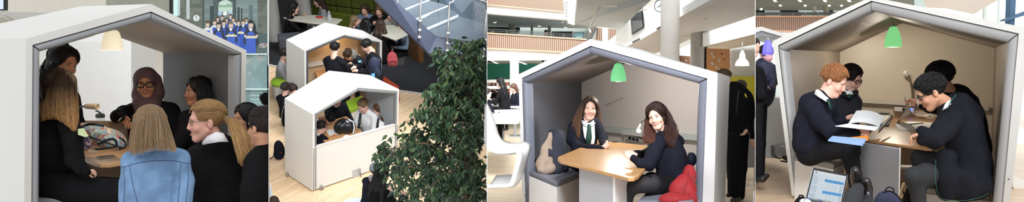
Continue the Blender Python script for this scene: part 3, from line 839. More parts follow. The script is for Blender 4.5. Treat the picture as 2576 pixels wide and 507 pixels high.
def pendant(bay, label, x0, ytop, ybot, wtop, wbot, d, shade, cord_top, name='pendant_lamp', light=None, lcol=(1, .8, .5), fit=None, cat='lamp', r=.04, prof=None, clip=None):
 """a hanging lamp: bell shade, fitting and cord; sizes in photograph pixels at distance d"""
 q = d / FPX; c = at(x0, ybot, d); u = bay.up; Hh_ = (ybot - ytop) * q
 root = thing(name, label, cat, c, u if bay is BAY2 else None)
 pf = prof or [(0, .98), (.45, 1.0), (.6, .96), (.8, .8), (.97, .5), (1.0, .2), (.99, .0)]
 mb = MB(); out = []
 for f, h in pf[1:]: out.append((max(wtop, f * wbot) * q / 2, h * Hh_))
 inn = [(r_ - .004, h) for r_, h in reversed(out)]
 ringp = [(.002, Hh_ * pf[1][1])] + out + inn + [(.002, Hh_ * pf[1][1] - .006)]
 mb.lathe(c, u, ringp, 32); mb.build('lamp_shade', shade, root, smooth=True, clip=clip)
 fm = MB(); fm.lathe(c + u * Hh_ * .97, u, [(wtop * q * .36, 0), (wtop * q * .34, wtop * q * .35), (wtop * q * .16, wtop * q * .6), (.004, wtop * q * .75)], 16); fm.build('fitting', fit or M_PAD, root, smooth=True, clip=clip)
 cm = MB(); cm.tube([c + u * Hh_ * 1.02, c + u * (Hh_ + cord_top * q)], .005, 6); cm.build('cord', M_CHROME, root, smooth=True, clip=clip)
 bm_ = MB(); bm_.ell(c + u * Hh_ * .45, C_R * wbot * q * .22, Vector((0, 1, 0)) * wbot * q * .22, u * wbot * q * .26); bm_.build('bulb', mat('bulb_glow', (255, 244, 220), vary=0, emit=3), root, smooth=True, clip=clip)
 if light:
  l = bpy.data.lights.new('lamp_light', 'POINT'); l.energy = light; l.color = lcol; l.shadow_soft_size = r
  lo = bpy.data.objects.new('lamp_light', l); COL.objects.link(lo); lo.location = c - u * .03;
 return root
def slab(pts, d, t=.1, mats=None, name='panel', parent=None, bevel=0.0, kind=None, clip=None, vec=None, smooth=False):
 """a solid of thickness t whose front shows the given photograph outline; d a distance or one per point"""
 ds = d if isinstance(d, (list, tuple)) else [d] * len(pts)
 P = [at(x, y, dd) for (x, y), dd in zip(pts, ds)]
 mb = MB(); mb.prism(P, vec if vec is not None else Vector((0, t, 0)))
 o = mb.build(name, mats, parent, bevel=bevel, clip=clip)
 if kind: o['kind'] = kind
 return o
def rect(x0, y0, x1, y1): return [(x0, y0), (x1, y0), (x1, y1), (x0, y1)]
def ptube(mb, pts, d, rpx, n=8, dd=None, sm=6):
 """a bent tube through photograph points at distance d"""
 P = [at(p[0], p[1], d + (p[2] if len(p) > 2 else 0)) for p in pts]
 if sm and len(P) > 2: P = [Vector(v) for v in spline(P, sm)]
 if isinstance(rpx, (list, tuple)):
  r = [rpx[0] + (rpx[1] - rpx[0]) * i / (len(P) - 1) for i in range(len(P))]; r = [x * d / FPX for x in r]
 else: r = rpx * d / FPX
 return mb.tube(P, r, n)
def partition(px, name):
 mb = MB(); dd = [3.4, 34.0]; w = Vector((.0008, 0, 0))
 n_ = 4.2 if px < 1000 else 5.6; P = [at(px, -60 - (5900 if px < 1000 else 2176) / n_, n_), at(px, -60, 34), at(px, 567, 34), at(px, 567, n_)]  # added dividers between bays; height blocks stray light, pale face bounces it
 mb.prism([p - w for p in P], w * 2); o = mb.build(name, mat('partition_paint', (226, 225, 222), .8, vary=.02), None); o['kind'] = 'structure'
 return o
partition(676, 'wall_west'); partition(1225, 'wall_middle'); partition(1900, 'wall_east')
# ---------------------------------------------------------------- daylight of the glass-roofed hall
w = bpy.data.worlds.new('hall_daylight'); SC.world = w; w.use_nodes = True
bg = w.node_tree.nodes['Background']; bg.inputs['Color'].default_value = (0.93, 0.97, 1.0, 1); bg.inputs['Strength'].default_value = 0.97
def sun(name, e, rot, ang=30, col=(1, 1, 1)):
 l = bpy.data.lights.new(name, 'SUN'); l.energy = e; l.angle = math.radians(ang); l.color = col
 o = bpy.data.objects.new(name, l); COL.objects.link(o); o.rotation_euler = rot; return o
sun('skylight_sun', 0.85, (math.radians(48), 0, math.radians(26)), 40)
def text_mesh(mb, txt, origin, right, up, size, th=.0015, col=None, mi=None, shear=0.0):
 """lettering laid on a surface: right / up are unit vectors there"""
 cu = bpy.data.curves.new('t', 'FONT'); cu.body = txt; cu.size = size; cu.shear = shear; cu.resolution_u = 2
 ob = bpy.data.objects.new('t', cu); me = ob.to_mesh()
 n = right.cross(up).normalized()
 vs = [origin + right * v.co.x + up * v.co.y + n * th for v in me.vertices]
 mb.add(vs, [tuple(p.vertices) for p in me.polygons], mi, col)
 ob.to_mesh_clear(); bpy.data.objects.remove(ob); bpy.data.curves.remove(cu)
def fill_light(c, target, sx, sy, e, col=(.9, .95, 1), sp=105):
 """an unseen area light added above a bay to brighten it"""
 l = bpy.data.lights.new('fill_light', 'AREA'); l.shape = 'RECTANGLE'; l.size = sx; l.size_y = sy; l.energy = e; l.color = col; l.spread = math.radians(sp)  # added fill, no window or fixture stands for it
 lo = bpy.data.objects.new('fill_light', l); COL.objects.link(lo); lo.location = c; lo.rotation_euler = (target - c).to_track_quat('-Z', 'Y').to_euler()
# ================================================================= BAY 1: booth with eight girls
def bay1():
 B = BAY1
 # ---- setting
 fl = MB(); fl.prism([B.drop(at(-150, 253, 3.0)), B.drop(at(673, 253, 3.0)), B.drop(at(675.5, 253, 15)), B.drop(at(-150, 253, 15))], Vector((0, 0, -.1)))
 o = fl.build('floor', plank_mat('floor_oak_a', (214, 190, 160), (198, 170, 138), (150, 124, 98), (0, 0, .5)), None); o['kind'] = 'structure'
 o = slab(rect(-150, -60, 455, 780), 13.6, .2, mat('plaster_beige', (214, 208, 196), .85, vary=.02), 'wall_back'); o['kind'] = 'structure'
 slab(rect(330, 60, 353, 700), 11.5, .3, mat('concrete_post', (150, 150, 136), .85, vary=.12, scale=4, bump=.2, bscale=25), 'concrete_column')
 o = bpy.data.objects['concrete_column']; tag(o, 'slim grey-green concrete column seen through the open back of the girls\' booth', 'column')
 slab(rect(267, -50, 426, 40), 12.6, .3, MATS['concrete_post'], 'concrete_beam'); tag(bpy.data.objects['concrete_beam'], 'grey-green concrete block of wall rising behind the booth ridge', 'beam')
 slab(rect(426, -50, 433, 60), 12.3, .1, M_BLKPLASTIC, 'trim_1', kind='structure')
 # screen in the corner
 r = thing('wall_screen', 'dark-framed screen cut off in the top corner above the neighbouring booth', 'screen', at(6, 30, 12.5))
 slab(rect(-40, -30, 14, 26), 12.4, .06, M_BLKPLASTIC, 'frame', r); slab(rect(-36, -28, 8, 23), 12.39, .02, mat('screen_blue', (196, 208, 236), .2, vary=0, emit=.35), 'display', r)
 # ---- neighbouring white booths
 nb = thing('booth', 'white booth cut off at the frame edge behind the large booth, its dark inside showing', 'booth', B.drop(at(20, 60, 9.5)))
 P = lambda x, y, d: at(x, y, d)
 mb = MB(); mb.prism([P(-60, 50, 9.0), P(0, 28, 9.2), P(137, 33, 10.8), P(60, 66, 9.8)], Vector((0, .05, -.06)))
 mb.prism([P(-70, 62, 9.0), P(0, 26, 9.2), P(56, 58, 9.7), P(56, 66, 9.7), P(48, 66, 9.7), P(0, 36, 9.2), P(-70, 74, 9.0)], Vector((0, .1, 0))); mb.build('shell', M_WHITE, nb)
 mb = MB(); mb.prism([P(-70, 74, 9.05), P(0, 36, 9.25), P(48, 66, 9.7), P(36, 70, 9.7), P(0, 45, 9.25), P(-70, 84, 9.05)], Vector((0, .1, 0))); mb.build('padding', M_PAD, nb)
 mb = MB(); mb.prism([P(-70, 80, 9.9), P(0, 40, 10), P(52, 66, 10.4), P(52, 300, 10.4), P(-70, 300, 9.9)], Vector((0, .05, 0))); mb.build('back_panel', mat('tan_lining', (150, 118, 92), .7), nb)
 mb = MB(); mb.prism([P(-70, 300, 9.0), P(56, 300, 9.7), P(56, 66, 9.7), P(60, 66, 9.8), P(60, 500, 9.8), P(-70, 500, 9.0)], Vector((0, .2, 0))); mb.build('front_panel', M_WHITE, nb)
 wb = thing('booth', 'white booth whose plain side wall fills the view through the open booth', 'booth', B.drop(at(230, 300, 9.0)))
 mb = MB(); mb.prism([P(20, 104, 8.6), P(330, 105, 9.2), P(330, 640, 9.2), P(20, 640, 8.6)], Vector((0, .6, 0))); mb.build('side_panel', mat('white_side', (216, 215, 212), .5, vary=.01), wb)
 mb = MB(); mb.prism([P(20, 104, 8.6), P(330, 105, 9.2), P(285, 80, 10.0), P(120, 70, 9.6)], Vector((0, .1, -.04))); mb.build('roof_panel', M_WHITE, wb)
 # ---- the booth
 OF = [(61, 507), (65, 97), (380, 10), (620, 126), (612, 507)]
 IF = [(79, 507), (82, 113), (380, 29), (608, 133), (602, 507)]
 PF = [(99, 507), (101, 130), (378, 50), (592, 137), (590, 507)]
 BK = [(-130, 620, 5.5), (-130, 118, 5.5), (150, 42, 6.1), (410, 132, 6.75), (412, 560, 6.75)]
 OB = [(-180, 620, 5.45), (-180, 97, 5.45), (202, 16, 6.15), (425, 115, 6.85), (425, 560, 6.85)]
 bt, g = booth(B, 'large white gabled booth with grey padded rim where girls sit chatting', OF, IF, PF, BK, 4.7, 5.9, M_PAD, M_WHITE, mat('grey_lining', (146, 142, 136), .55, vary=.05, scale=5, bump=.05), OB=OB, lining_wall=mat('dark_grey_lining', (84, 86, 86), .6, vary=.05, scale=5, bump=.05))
 # low panel at the table end, cushion of the near bench
 slab([(180, 303), (333, 305), (345, 306), (345, 520), (180, 520)], [6.0, 6.3, 6.3, 6.3, 6.0], .04, mat('tan_panel', (178, 162, 142), .6, vary=.03), 'low_panel', bt)
 slab(rect(60, 498, 290, 560), 4.95, .5, M_PAD, 'seat_cushion', bt, bevel=.02); slab(rect(62, 560, 288, 760), 4.97, .46, M_WHITE, 'bench', bt)
 # ---- table
 zt = .735 + .27
 def T(x, y, z=zt): return onplane(x, y, Vector((0, 0, z)), UP)
 wood = wood_mat('beech_top', (226, 174, 120), (240, 194, 142), (1, .4, 0))
 tb = thing('table', 'light wood table under the bags and phone in the girls\' booth', 'table', B.drop(T(270, 380)))
 top = [T(190, 388), T(240, 409), T(252, 411.5), T(275, 411), T(310, 405), T(420, 385), T(420, 345), T(360, 322), T(230, 322), T(175, 350)]
 mb = MB(); mb.prism(top, Vector((0, 0, -.028))); mb.build('table_top', wood, tb, bevel=.006)
 c = T(300, 360); mb = MB(); mb.box(Vector((c.x, c.y + .1, (zt - .03 + .27) / 2)), Vector((.32, .1, 0)), Vector((-.012, .04, 0)), Vector((0, 0, (zt - .03 - .27) / 2))); mb.build('leg', M_PAD, tb)
 # ---- pendant lamp, warm and lit
 sh = mat('lamp_cream_glow', (255, 240, 214), .5, vary=0, emit=.62, ecol=(255, 240, 205))
 pendant(B, 'lit cream pendant lamp hanging in the girls\' booth', 282.5, 76, 126, 22, 50, 5.45, sh, 14, light=3.0, lcol=(1, .72, .42), prof=[(0, .98), (.5, 1.0), (.68, .9), (.85, .62), (.96, .3), (1.0, .08), (.98, 0)])
 # ---- printed glass wall with girls in aprons (a flat print)
 mural(B)
 bay1_items(B, T, zt)
 bay1_people(B)
def flat(mb, pts, d, col):
 mb.add([at(x, y, d) for x, y in pts], [tuple(range(len(pts)))], 0, LC(col))
def oval(cx, cy, rx, ry, n=14, a0=0, a1=360):
 return [(cx + rx * math.cos(math.radians(a0 + (a1 - a0) * i / n)), cy + ry * math.sin(math.radians(a0 + (a1 - a0) * i / n))) for i in range(n)]
def mural(B):
 d = 11.8
 w = thing('glass_wall', 'glass wall panel printed with a photo of girls in blue aprons under an arch', 'mural', B.drop(at(555, 130, d)))
 slab(rect(436, -50, 672, 134), d, .02, mat('print_backing', (170, 190, 188), .3, vary=0), 'glass', w)
 pm = attr_mat('mural_print', .35, .4)
 m = MB(); e = d - .004; rs = random.Random(5)
 def R_(x0, y0, x1, y1, c, k=0): flat(m, rect(x0, y0, x1, y1), e - k * .0004, c)
 R_(436, -50, 672, 134, (96, 116, 112))
 # stone walls left and right
 for (x0, x1, y1) in ((450, 512, 90), (648, 672, 100)):
  y = -50; i = 0
  while y < y1:
   x = x0 - (7 if i % 2 else 0)
   while x < x1:
    v = rs.uniform(-12, 12); R_(max(x0, x), y, min(x + 19, x1), y + 9, (104 + v, 108 + v, 96 + v), 1); x += 20
   y += 10; i += 1
 R_(436, -50, 449, 40, (206, 236, 232), 1); R_(447, -50, 453, 38, (182, 200, 200), 2); R_(469, -50, 477, 48, (186, 196, 194), 3); R_(467, 22, 479, 27, (170, 180, 178), 4)
 # passage: brick side walls, doors, arch
 for i in range(22):
  v = rs.uniform(-8, 8); R_(512, -50 + i * 6, 536, -50 + i * 6 + 5, (116 + v, 134 + v, 132 + v), 1); R_(592, -50 + i * 6, 648, -50 + i * 6 + 5, (128 + v, 146 + v, 142 + v), 1)
 R_(509, -50, 514, 70, (70, 84, 84), 2); R_(528, 15, 537, 75, (58, 72, 74), 2); R_(536, 0, 552, 70, (78, 92, 92), 2); R_(586, 0, 594, 60, (70, 82, 82), 2); R_(597, 18, 603, 60, (62, 74, 76), 2); R_(626, 12, 636, 66, (96, 112, 114), 2); R_(606, 20, 610, 60, (64, 76, 78), 2)
 R_(545, -50, 592, 2, (62, 76, 74), 3); flat(m, [(546, 60)] + [(566.5 - 18.5 * math.cos(math.radians(a)), 14 - 16 * math.sin(math.radians(a))) for a in range(0, 181, 12)] + [(588, 60)], e - .0017, (60, 72, 72))
 flat(m, [(549, 45)] + [(567 - 18 * math.cos(math.radians(a)), 14 - 14 * math.sin(math.radians(a))) for a in range(0, 181, 12)] + [(585, 45)], e - .0021, (186, 206, 194))
 R_(549, 10, 585, 18, (142, 172, 150), 6); R_(552, 6, 570, 12, (206, 216, 206), 7); R_(549, 30, 585, 46, (120, 132, 128), 6)
 for cx, c in ((553, (160, 188, 210)), (566, (228, 232, 230)), (580, (176, 202, 222))): flat(m, oval(cx, 34, 5.5, 5, 10), e - .003, c)
 R_(545, 45, 592, 134, (84, 96, 96), 5)
 R_(632, 84, 672, 120, (76, 96, 98), 5); flat(m, oval(662, 114, 11, 6, 10), e - .003, (170, 168, 160)); R_(500, 84, 672, 134, (92, 104, 102), 4)
 for i in range(16): x = rs.uniform(652, 672); y = rs.uniform(108, 119); flat(m, oval(x, y, 1.8, 1.8, 6), e - .0034, rs.choice(((224, 220, 210), (196, 90, 70), (90, 120, 150), (220, 190, 120))))
 # the number plate 5
 flat(m, oval(494, 45.5, 7.8, 7.8, 24), e - .003, (228, 236, 234))
 def st(pts, wd, c, k):
  for (x0, y0), (x1, y1) in zip(pts[:-1], pts[1:]):
   L = math.hypot(x1 - x0, y1 - y0) or 1; nx, ny = -(y1 - y0) / L * wd / 2, (x1 - x0) / L * wd / 2
   flat(m, [(x0 + nx, y0 + ny), (x1 + nx, y1 + ny), (x1 - nx, y1 - ny), (x0 - nx, y0 - ny)], e - k * .0004, c)
 st([(497, 41.4), (492.2, 41.4), (491.7, 45)], 1.2, (40, 50, 52), 9); st([(491.6, 44.8), (494.2, 44.1), (496.4, 45.2), (496.9, 47.2), (495.9, 49.2), (493.6, 50), (491.2, 49.1)], 1.2, (40, 50, 52), 9)
 # girls, back rows first
 girls = [(580, 41, 12, 0), (559, 45, 13, 0), (548, 48, 13, 0), (570, 51, 13, 0), (587, 50, 14, 1), (600, 57, 14, 0), (619, 51, 13, 1), (540, 57, 17, 1), (563, 59, 18, 0), (522, 62, 20, 1), (612, 57, 17, 0), (550, 65, 20, 0), (581, 64, 21, 0), (631, 63, 24, 0)]
 for i, (x, y, s, wh) in enumerate(girls):
  e2 = e - .004 - i * .0008; hair = rs.choice(((48, 44, 42), (70, 58, 48), (92, 78, 60))) if i != 12 else (120, 104, 78)
  if i == 13: hair = (40, 38, 42)
  body = (44, 52, 66) if not wh else (206, 214, 216)
  def o(px, dx, dy, rx, ry, c, kk): flat(m, oval(px + dx * s, y + dy * s, rx * s, ry * s, 12), e2 - kk * .00006, c)
  o(x, 0, -.1, .36, .46, hair, 1)
  if i in (13, 4): o(x, .3, .35, .24, .6, hair, 1.2)
  flat(m, [(x - .3 * s, y + .4 * s), (x + .3 * s, y + .4 * s), (x + .66 * s, y + .7 * s), (x + .78 * s, y + 2.0 * s), (x - .78 * s, y + 2.0 * s), (x - .66 * s, y + .7 * s)], e2 - .0001, body)
  flat(m, [(x - .28 * s, y + .72 * s), (x + .28 * s, y + .72 * s), (x + .5 * s, y + 1.5 * s), (x + .55 * s, min(133, y + 4.2 * s)), (x - .55 * s, min(133, y + 4.2 * s)), (x - .5 * s, y + 1.5 * s)], e2 - .0002, rs.choice(((58, 90, 186), (52, 84, 178), (66, 98, 190))))
  flat(m, [(x - .2 * s, y + .38 * s), (x + .2 * s, y + .38 * s), (x + .06 * s, y + .66 * s), (x - .06 * s, y + .66 * s)], e2 - .00025, (232, 236, 236))
  o(x, 0, .02, .26, .36, (206, 186, 172), 4); o(x, 0, -.3, .27, .14, hair, 5)
  o(x, 0, .2, .1, .03, (150, 110, 104), 6)
 for x, y, w_ in ((582, 88, 14), (632, 92, 15), (606, 81, 8)):
  k = e - .017; flat(m, rect(x - w_, y, x + w_, y + 4), k, (214, 220, 216)); flat(m, oval(x - w_ * .35, y, w_ * .36, 2.2, 10), k - .0003, (232, 214, 140)); flat(m, oval(x + w_ * .35, y, w_ * .36, 2.2, 10), k - .0003, (232, 214, 140))
 for x in (617, 646): flat(m, oval(x, 90, 4, 3, 8), e - .0178, (206, 186, 172))
 m.build('printed_photo', pm, w, fixn=False, clip=[E1R])
 slab(rect(436, 134, 672, 137.5), d - .05, .06, mat('rail_aqua', (206, 232, 228), .4, vary=0), 'rail', w)
 slab(rect(560, 222, 672, 226), d - .05, .06, MATS['rail_aqua'], 'rail', w)
 # lower glass: reflections of people imitated by figures added behind the pane
 slab(rect(560, 138, 671.5, 222), d + 2.2, .05, mat('back_teal', (116, 138, 140), .5, vary=.25, scale=3), 'wall_rear', kind='structure')
 slab(rect(560, 226, 671.5, 300), d + 2.0, .05, mat('back_blue', (96, 122, 130), .5, vary=.2, scale=2), 'wall_lower', kind='structure')
 for yy in (238, 248, 256):
  slab(rect(560, yy, 671, yy + 3), d + 1.8, .05, MATS['rail_aqua'], 'trim_2', kind='structure')
 gm = mat('pane_glass', (190, 222, 224), .05, vary=0, alpha=.28, spec=.6)
 slab(rect(590, 137, 671.5, 300), d, .01, gm, 'window_1', kind='structure')
 for (x, y, h, lab, tp, yaw) in ((628, 148, 22, 'blurred person in grey reflected in the glass under the mural', mat('grey_knit', (138, 138, 134), .9), 60), (655, 140, 24, 'blurred person in dark green reflected in the glass under the mural', mat('dark_green', (44, 84, 70), .9), -70)):
  f = small_person(B, x, y, h, lab, d=d + 1.2, yaw=yaw, pose='stand', top=tp, arms='table', clip=[E1R]); f.finish()
def bay1_items(B, T, zt):
 # gooseneck lamp
 l = thing('desk_lamp', 'cream-headed gooseneck lamp between the girls at the booth table', 'lamp', T(196, 330))
 mb = MB(); ptube(mb, [(196, 335), (192, 300), (194, 276), (204, 268), (218, 267)], 5.6, 2.2); mb.build('gooseneck', M_CHROME, l, smooth=True)
 h = MB(); a = at(215, 267, 5.6); b = at(246, 267.5, 5.58); ax = b - a; h.lathe(a, ax, [(.008, 0), (.016, .0), (.019, ax.length * .3), (.022, ax.length * .9), (.021, ax.length), (.017, ax.length), (.016, ax.length * .8), (.002, ax.length * .8)], 20)
 h.build('lamp_head', mat('cream_plastic', (226, 206, 178), .4, vary=0), l, smooth=True)
 # water bottle
 c = T(253, 327); b = at(253, 307, 5.75); b = Vector((c.x, c.y, zt)); q = depth_of(b) / FPX
 w = thing('water_bottle', 'clear water bottle with black sipper lid behind the bags', 'bottle', b)
 m = MB(); m.lathe(b, UP, [(.002, 0), (10 * q, 0), (10.6 * q, 3 * q), (10.6 * q, 28 * q), (9 * q, 33 * q), (8.6 * q, 33 * q), (10 * q, 28 * q), (10 * q, 2 * q), (.002, 2 * q)], 24); m.build('bottle_body', mat('clear_plastic', (226, 232, 236), .08, vary=0, alpha=.35), w, smooth=True)
 m = MB(); m.lathe(b + UP * 32 * q, UP, [(.002, 0), (10.5 * q, 0), (11 * q, 3 * q), (11 * q, 7 * q), (8 * q, 10 * q), (.002, 11 * q)], 24); m.tube([b + UP * 40 * q + C_R * 5 * q, b + UP * 48 * q - C_R * 6 * q, b + UP * 49 * q - C_R * 11 * q], 2.2 * q, 8); m.build('lid', M_BLKPLASTIC, w, smooth=True)
 m = MB(); m.tube([b + UP * 38 * q + C_R * 6 * q, b + UP * 52 * q + C_R * 8 * q], 1.3 * q, 8); m.tube([b + UP * 4 * q, b + UP * 32 * q], 1.4 * q, 8); m.build('straw', MATS['clear_plastic'], w, smooth=True)
 # patterned backpack lying on the table
 bp = thing('backpack', 'pale blue backpack printed with red and yellow snack pictures lying on the table', 'backpack', T(260, 375))
 S = SDF(); P = lambda x, y, d: at(x, y, d); d = 5.3; q = d / FPX
 def E(x, y, dd, rx, ry, rz, roll, k=10):
  a = math.radians(roll); r = C_R * math.cos(a) - C_U * math.sin(a); u = C_U * math.cos(a) + C_R * math.sin(a)
  S.ell(P(x, y, d + dd), r * rx * q, u * ry * q, C_F * rz * q, k * q)
 E(232, 335, .1, 52, 25, 34, 6); E(262, 345, .05, 52, 26, 36, 14); E(292, 358, 0, 24, 20, 30, 20); E(215, 325, .15, 30, 17, 24, 0)
 me = solid('bag_body', S, 2.0 * q, [fabric_print()], bp, None, 2.2 * q, 34)
 m = MB(); ptube(m, [(196, 326, -.2), (216, 314, -.16), (240, 312, -.16), (262, 316, -.14)], d, 3.2); ptube(m, [(222, 342, -.22), (250, 352, -.24), (280, 362, -.24), (310, 372, -.2)], d, 2.0); m.build('zip', M_BLKPLASTIC, bp, smooth=True)
 m = MB(); ptube(m, [(248, 362, -.26), (268, 352, -.27), (288, 350, -.26), (292, 366, -.25), (270, 372, -.26), (240, 375, -.26)], d, [3, 2.4]); ptube(m, [(300, 345, -.1), (314, 356, -.08), (314, 370, -.12), (300, 374, -.18)], d, 2.2); m.build('strap', mat('black_webbing', (26, 25, 28), .9, vary=.2), bp, smooth=True)
 # floral pouch
 S = SDF(); E2 = lambda x, y, dd, rx, ry, rz: S.ell(P(x, y, 5.1 + dd), C_R * rx * q, C_U * ry * q, C_F * rz * q, 8 * q)
 E2(200, 360, .0, 30, 20, 22); E2(188, 352, .05, 26, 18, 22); fp = thing('pouch', 'purple floral pouch squashed against the patterned backpack', 'pouch', T(200, 380))
 solid('pouch_body', S, 2.0 * q, [speckle_print()], fp, None, 1.5 * q, 40)
 m = MB(); ptube(m, [(176, 340, -.1), (200, 341, -.13), (222, 350, -.1)], 5.1, 1.2); m.build('zip', M_BLKPLASTIC, fp, smooth=True)
 # green paper slip
 m = MB(); vs = [at(x, y, dd) for x, y, dd in ((196, 324, 4.93), (210, 322, 4.95), (223, 342, 4.9), (214, 344, 4.88), (196, 338, 4.87))]; m.prism(vs, Vector((0, .002, .001)))
 o = m.build('paper_slip', mat('pale_green_paper', (206, 222, 170), .8, vary=.02), None); tag(o, 'pale green paper slip lying on the backpack', 'paper')
 # crumpled clear wrap
 for (x, y, dd, R, lab) in ((235, 377, 4.86, 20, 'crumpled clear plastic wrap in front of the pouch'), (322, 345, 5.45, 13, 'crumpled clear plastic wrap beyond the backpack')):
  m = MB(); rs = random.Random(int(x));
  for i in range(46):
   c = Vector((rs.gauss(0, .55), rs.gauss(0, .3), abs(rs.gauss(0, .22)))) * R * q; base = T(x, y + 8); p = base + Vector((c.x, c.y, c.z + .004)); a = rs.uniform(0, 6.28)
   u = Vector((math.cos(a), math.sin(a), rs.uniform(-.3, .9))).normalized(); v = u.orthogonal().normalized(); s_ = R * q * rs.uniform(.12, .4)
   m.add([p - u * s_, p + v * s_ * .7, p + u * s_, p - v * s_ * .4 + UP * s_ * .3], [(0, 1, 2), (0, 2, 3)])
  o = m.build('plastic_wrap', mat('clear_film', (236, 232, 228), .12, vary=0, alpha=.4, spec=.8), None); tag(o, lab, 'wrap')
 # phone
 ph = thing('phone', 'smartphone lying face up at the rounded table corner', 'phone', T(270, 396))
 c = [T(242, 396), T(285, 392), T(294, 395.5), T(251, 400)]
 m = MB(); m.prism(c, UP * .01); m.build('case', mat('silver', (190, 188, 186), .3, .6, vary=0), ph, bevel=.003)
 ctr = sum(c, Vector()) / 4; m = MB(); m.prism([lerp(p, ctr, .1) + UP * .0101 for p in c], UP * .0008); m.build('display', mat('phone_glass', (34, 34, 40), .08, vary=0, spec=.7), ph)
def fabric_print():
 if 'snack_print' in MATS: return MATS['snack_print']
 m = bpy.data.materials.new('snack_print'); m.use_nodes = True; nt = m.node_tree; b = nt.nodes['Principled BSDF']; b.inputs['Roughness'].default_value = .75
 tc = nt.nodes.new('ShaderNodeTexCoord'); v = nt.nodes.new('ShaderNodeTexVoronoi'); v.inputs['Scale'].default_value = 40
 nz = nt.nodes.new('ShaderNodeTexNoise'); nz.inputs['Scale'].default_value = 40
 mx = nt.nodes.new('ShaderNodeMix'); mx.data_type = 'VECTOR'; mx.inputs['Factor'].default_value = .12
 nt.links.new(tc.outputs['Object'], nz.inputs['Vector']); nt.links.new(tc.outputs['Object'], mx.inputs['A']); nt.links.new(nz.outputs['Color'], mx.inputs['B']); nt.links.new(mx.outputs['Result'], v.inputs['Vector'])
 sp = nt.nodes.new('ShaderNodeSeparateColor'); nt.links.new(v.outputs['Color'], sp.inputs['Color'])
 r = nt.nodes.new('ShaderNodeValToRGB'); r.color_ramp.interpolation = 'CONSTANT'; cr = r.color_ramp
 cols = [(0, (150, 180, 190)), (.3, (196, 52, 44)), (.48, (226, 180, 96)), (.62, (150, 180, 190)), (.72, (240, 232, 214)), (.88, (150, 96, 56)), (.95, (94, 124, 70))]
 cr.elements[0].position = 0; cr.elements[0].color = rgb(cols[0][1]); cr.elements[1].position = .34; cr.elements[1].color = rgb(cols[1][1])
 for p, c in cols[2:]: e = cr.elements.new(p); e.color = rgb(c)
 nt.links.new(sp.outputs['Red'], r.inputs['Fac'])
 v2 = nt.nodes.new('ShaderNodeTexVoronoi'); v2.feature = 'DISTANCE_TO_EDGE'; v2.inputs['Scale'].default_value = 40; nt.links.new(mx.outputs['Result'], v2.inputs['Vector'])
 lt = nt.nodes.new('ShaderNodeMath'); lt.operation = 'LESS_THAN'; lt.inputs[1].default_value = .05; nt.links.new(v2.outputs['Distance'], lt.inputs[0])
 m2 = nt.nodes.new('ShaderNodeMix'); m2.data_type = 'RGBA'; nt.links.new(lt.outputs[0], m2.inputs['Factor']); nt.links.new(r.outputs['Color'], m2.inputs['A']); m2.inputs['B'].default_value = rgb((128, 158, 172))
 nt.links.new(m2.outputs['Result'], b.inputs['Base Color']); MATS['snack_print'] = m
 return m
def speckle_print():
 m = bpy.data.materials.new('floral_print'); m.use_nodes = True; nt = m.node_tree; b = nt.nodes['Principled BSDF']; b.inputs['Roughness'].default_value = .8
 tc = nt.nodes.new('ShaderNodeTexCoord'); v = nt.nodes.new('ShaderNodeTexVoronoi'); v.inputs['Scale'].default_value = 70; nt.links.new(tc.outputs['Object'], v.inputs['Vector'])
 sp = nt.nodes.new('ShaderNodeSeparateColor'); nt.links.new(v.outputs['Color'], sp.inputs['Color']); r = nt.nodes.new('ShaderNodeValToRGB'); cr = r.color_ramp; cr.interpolation = 'CONSTANT'
 cr.elements[0].color = rgb((70, 58, 84)); cr.elements[1].position = .45; cr.elements[1].color = rgb((150, 92, 104))
 for p, c in ((.65, (196, 176, 186)), (.82, (88, 92, 130)), (.92, (190, 130, 100))): e = cr.elements.new(p); e.color = rgb(c)
 nt.links.new(sp.outputs['Red'], r.inputs['Fac']); nt.links.new(r.outputs['Color'], b.inputs['Base Color']); MATS['floral_print'] = m
 return m
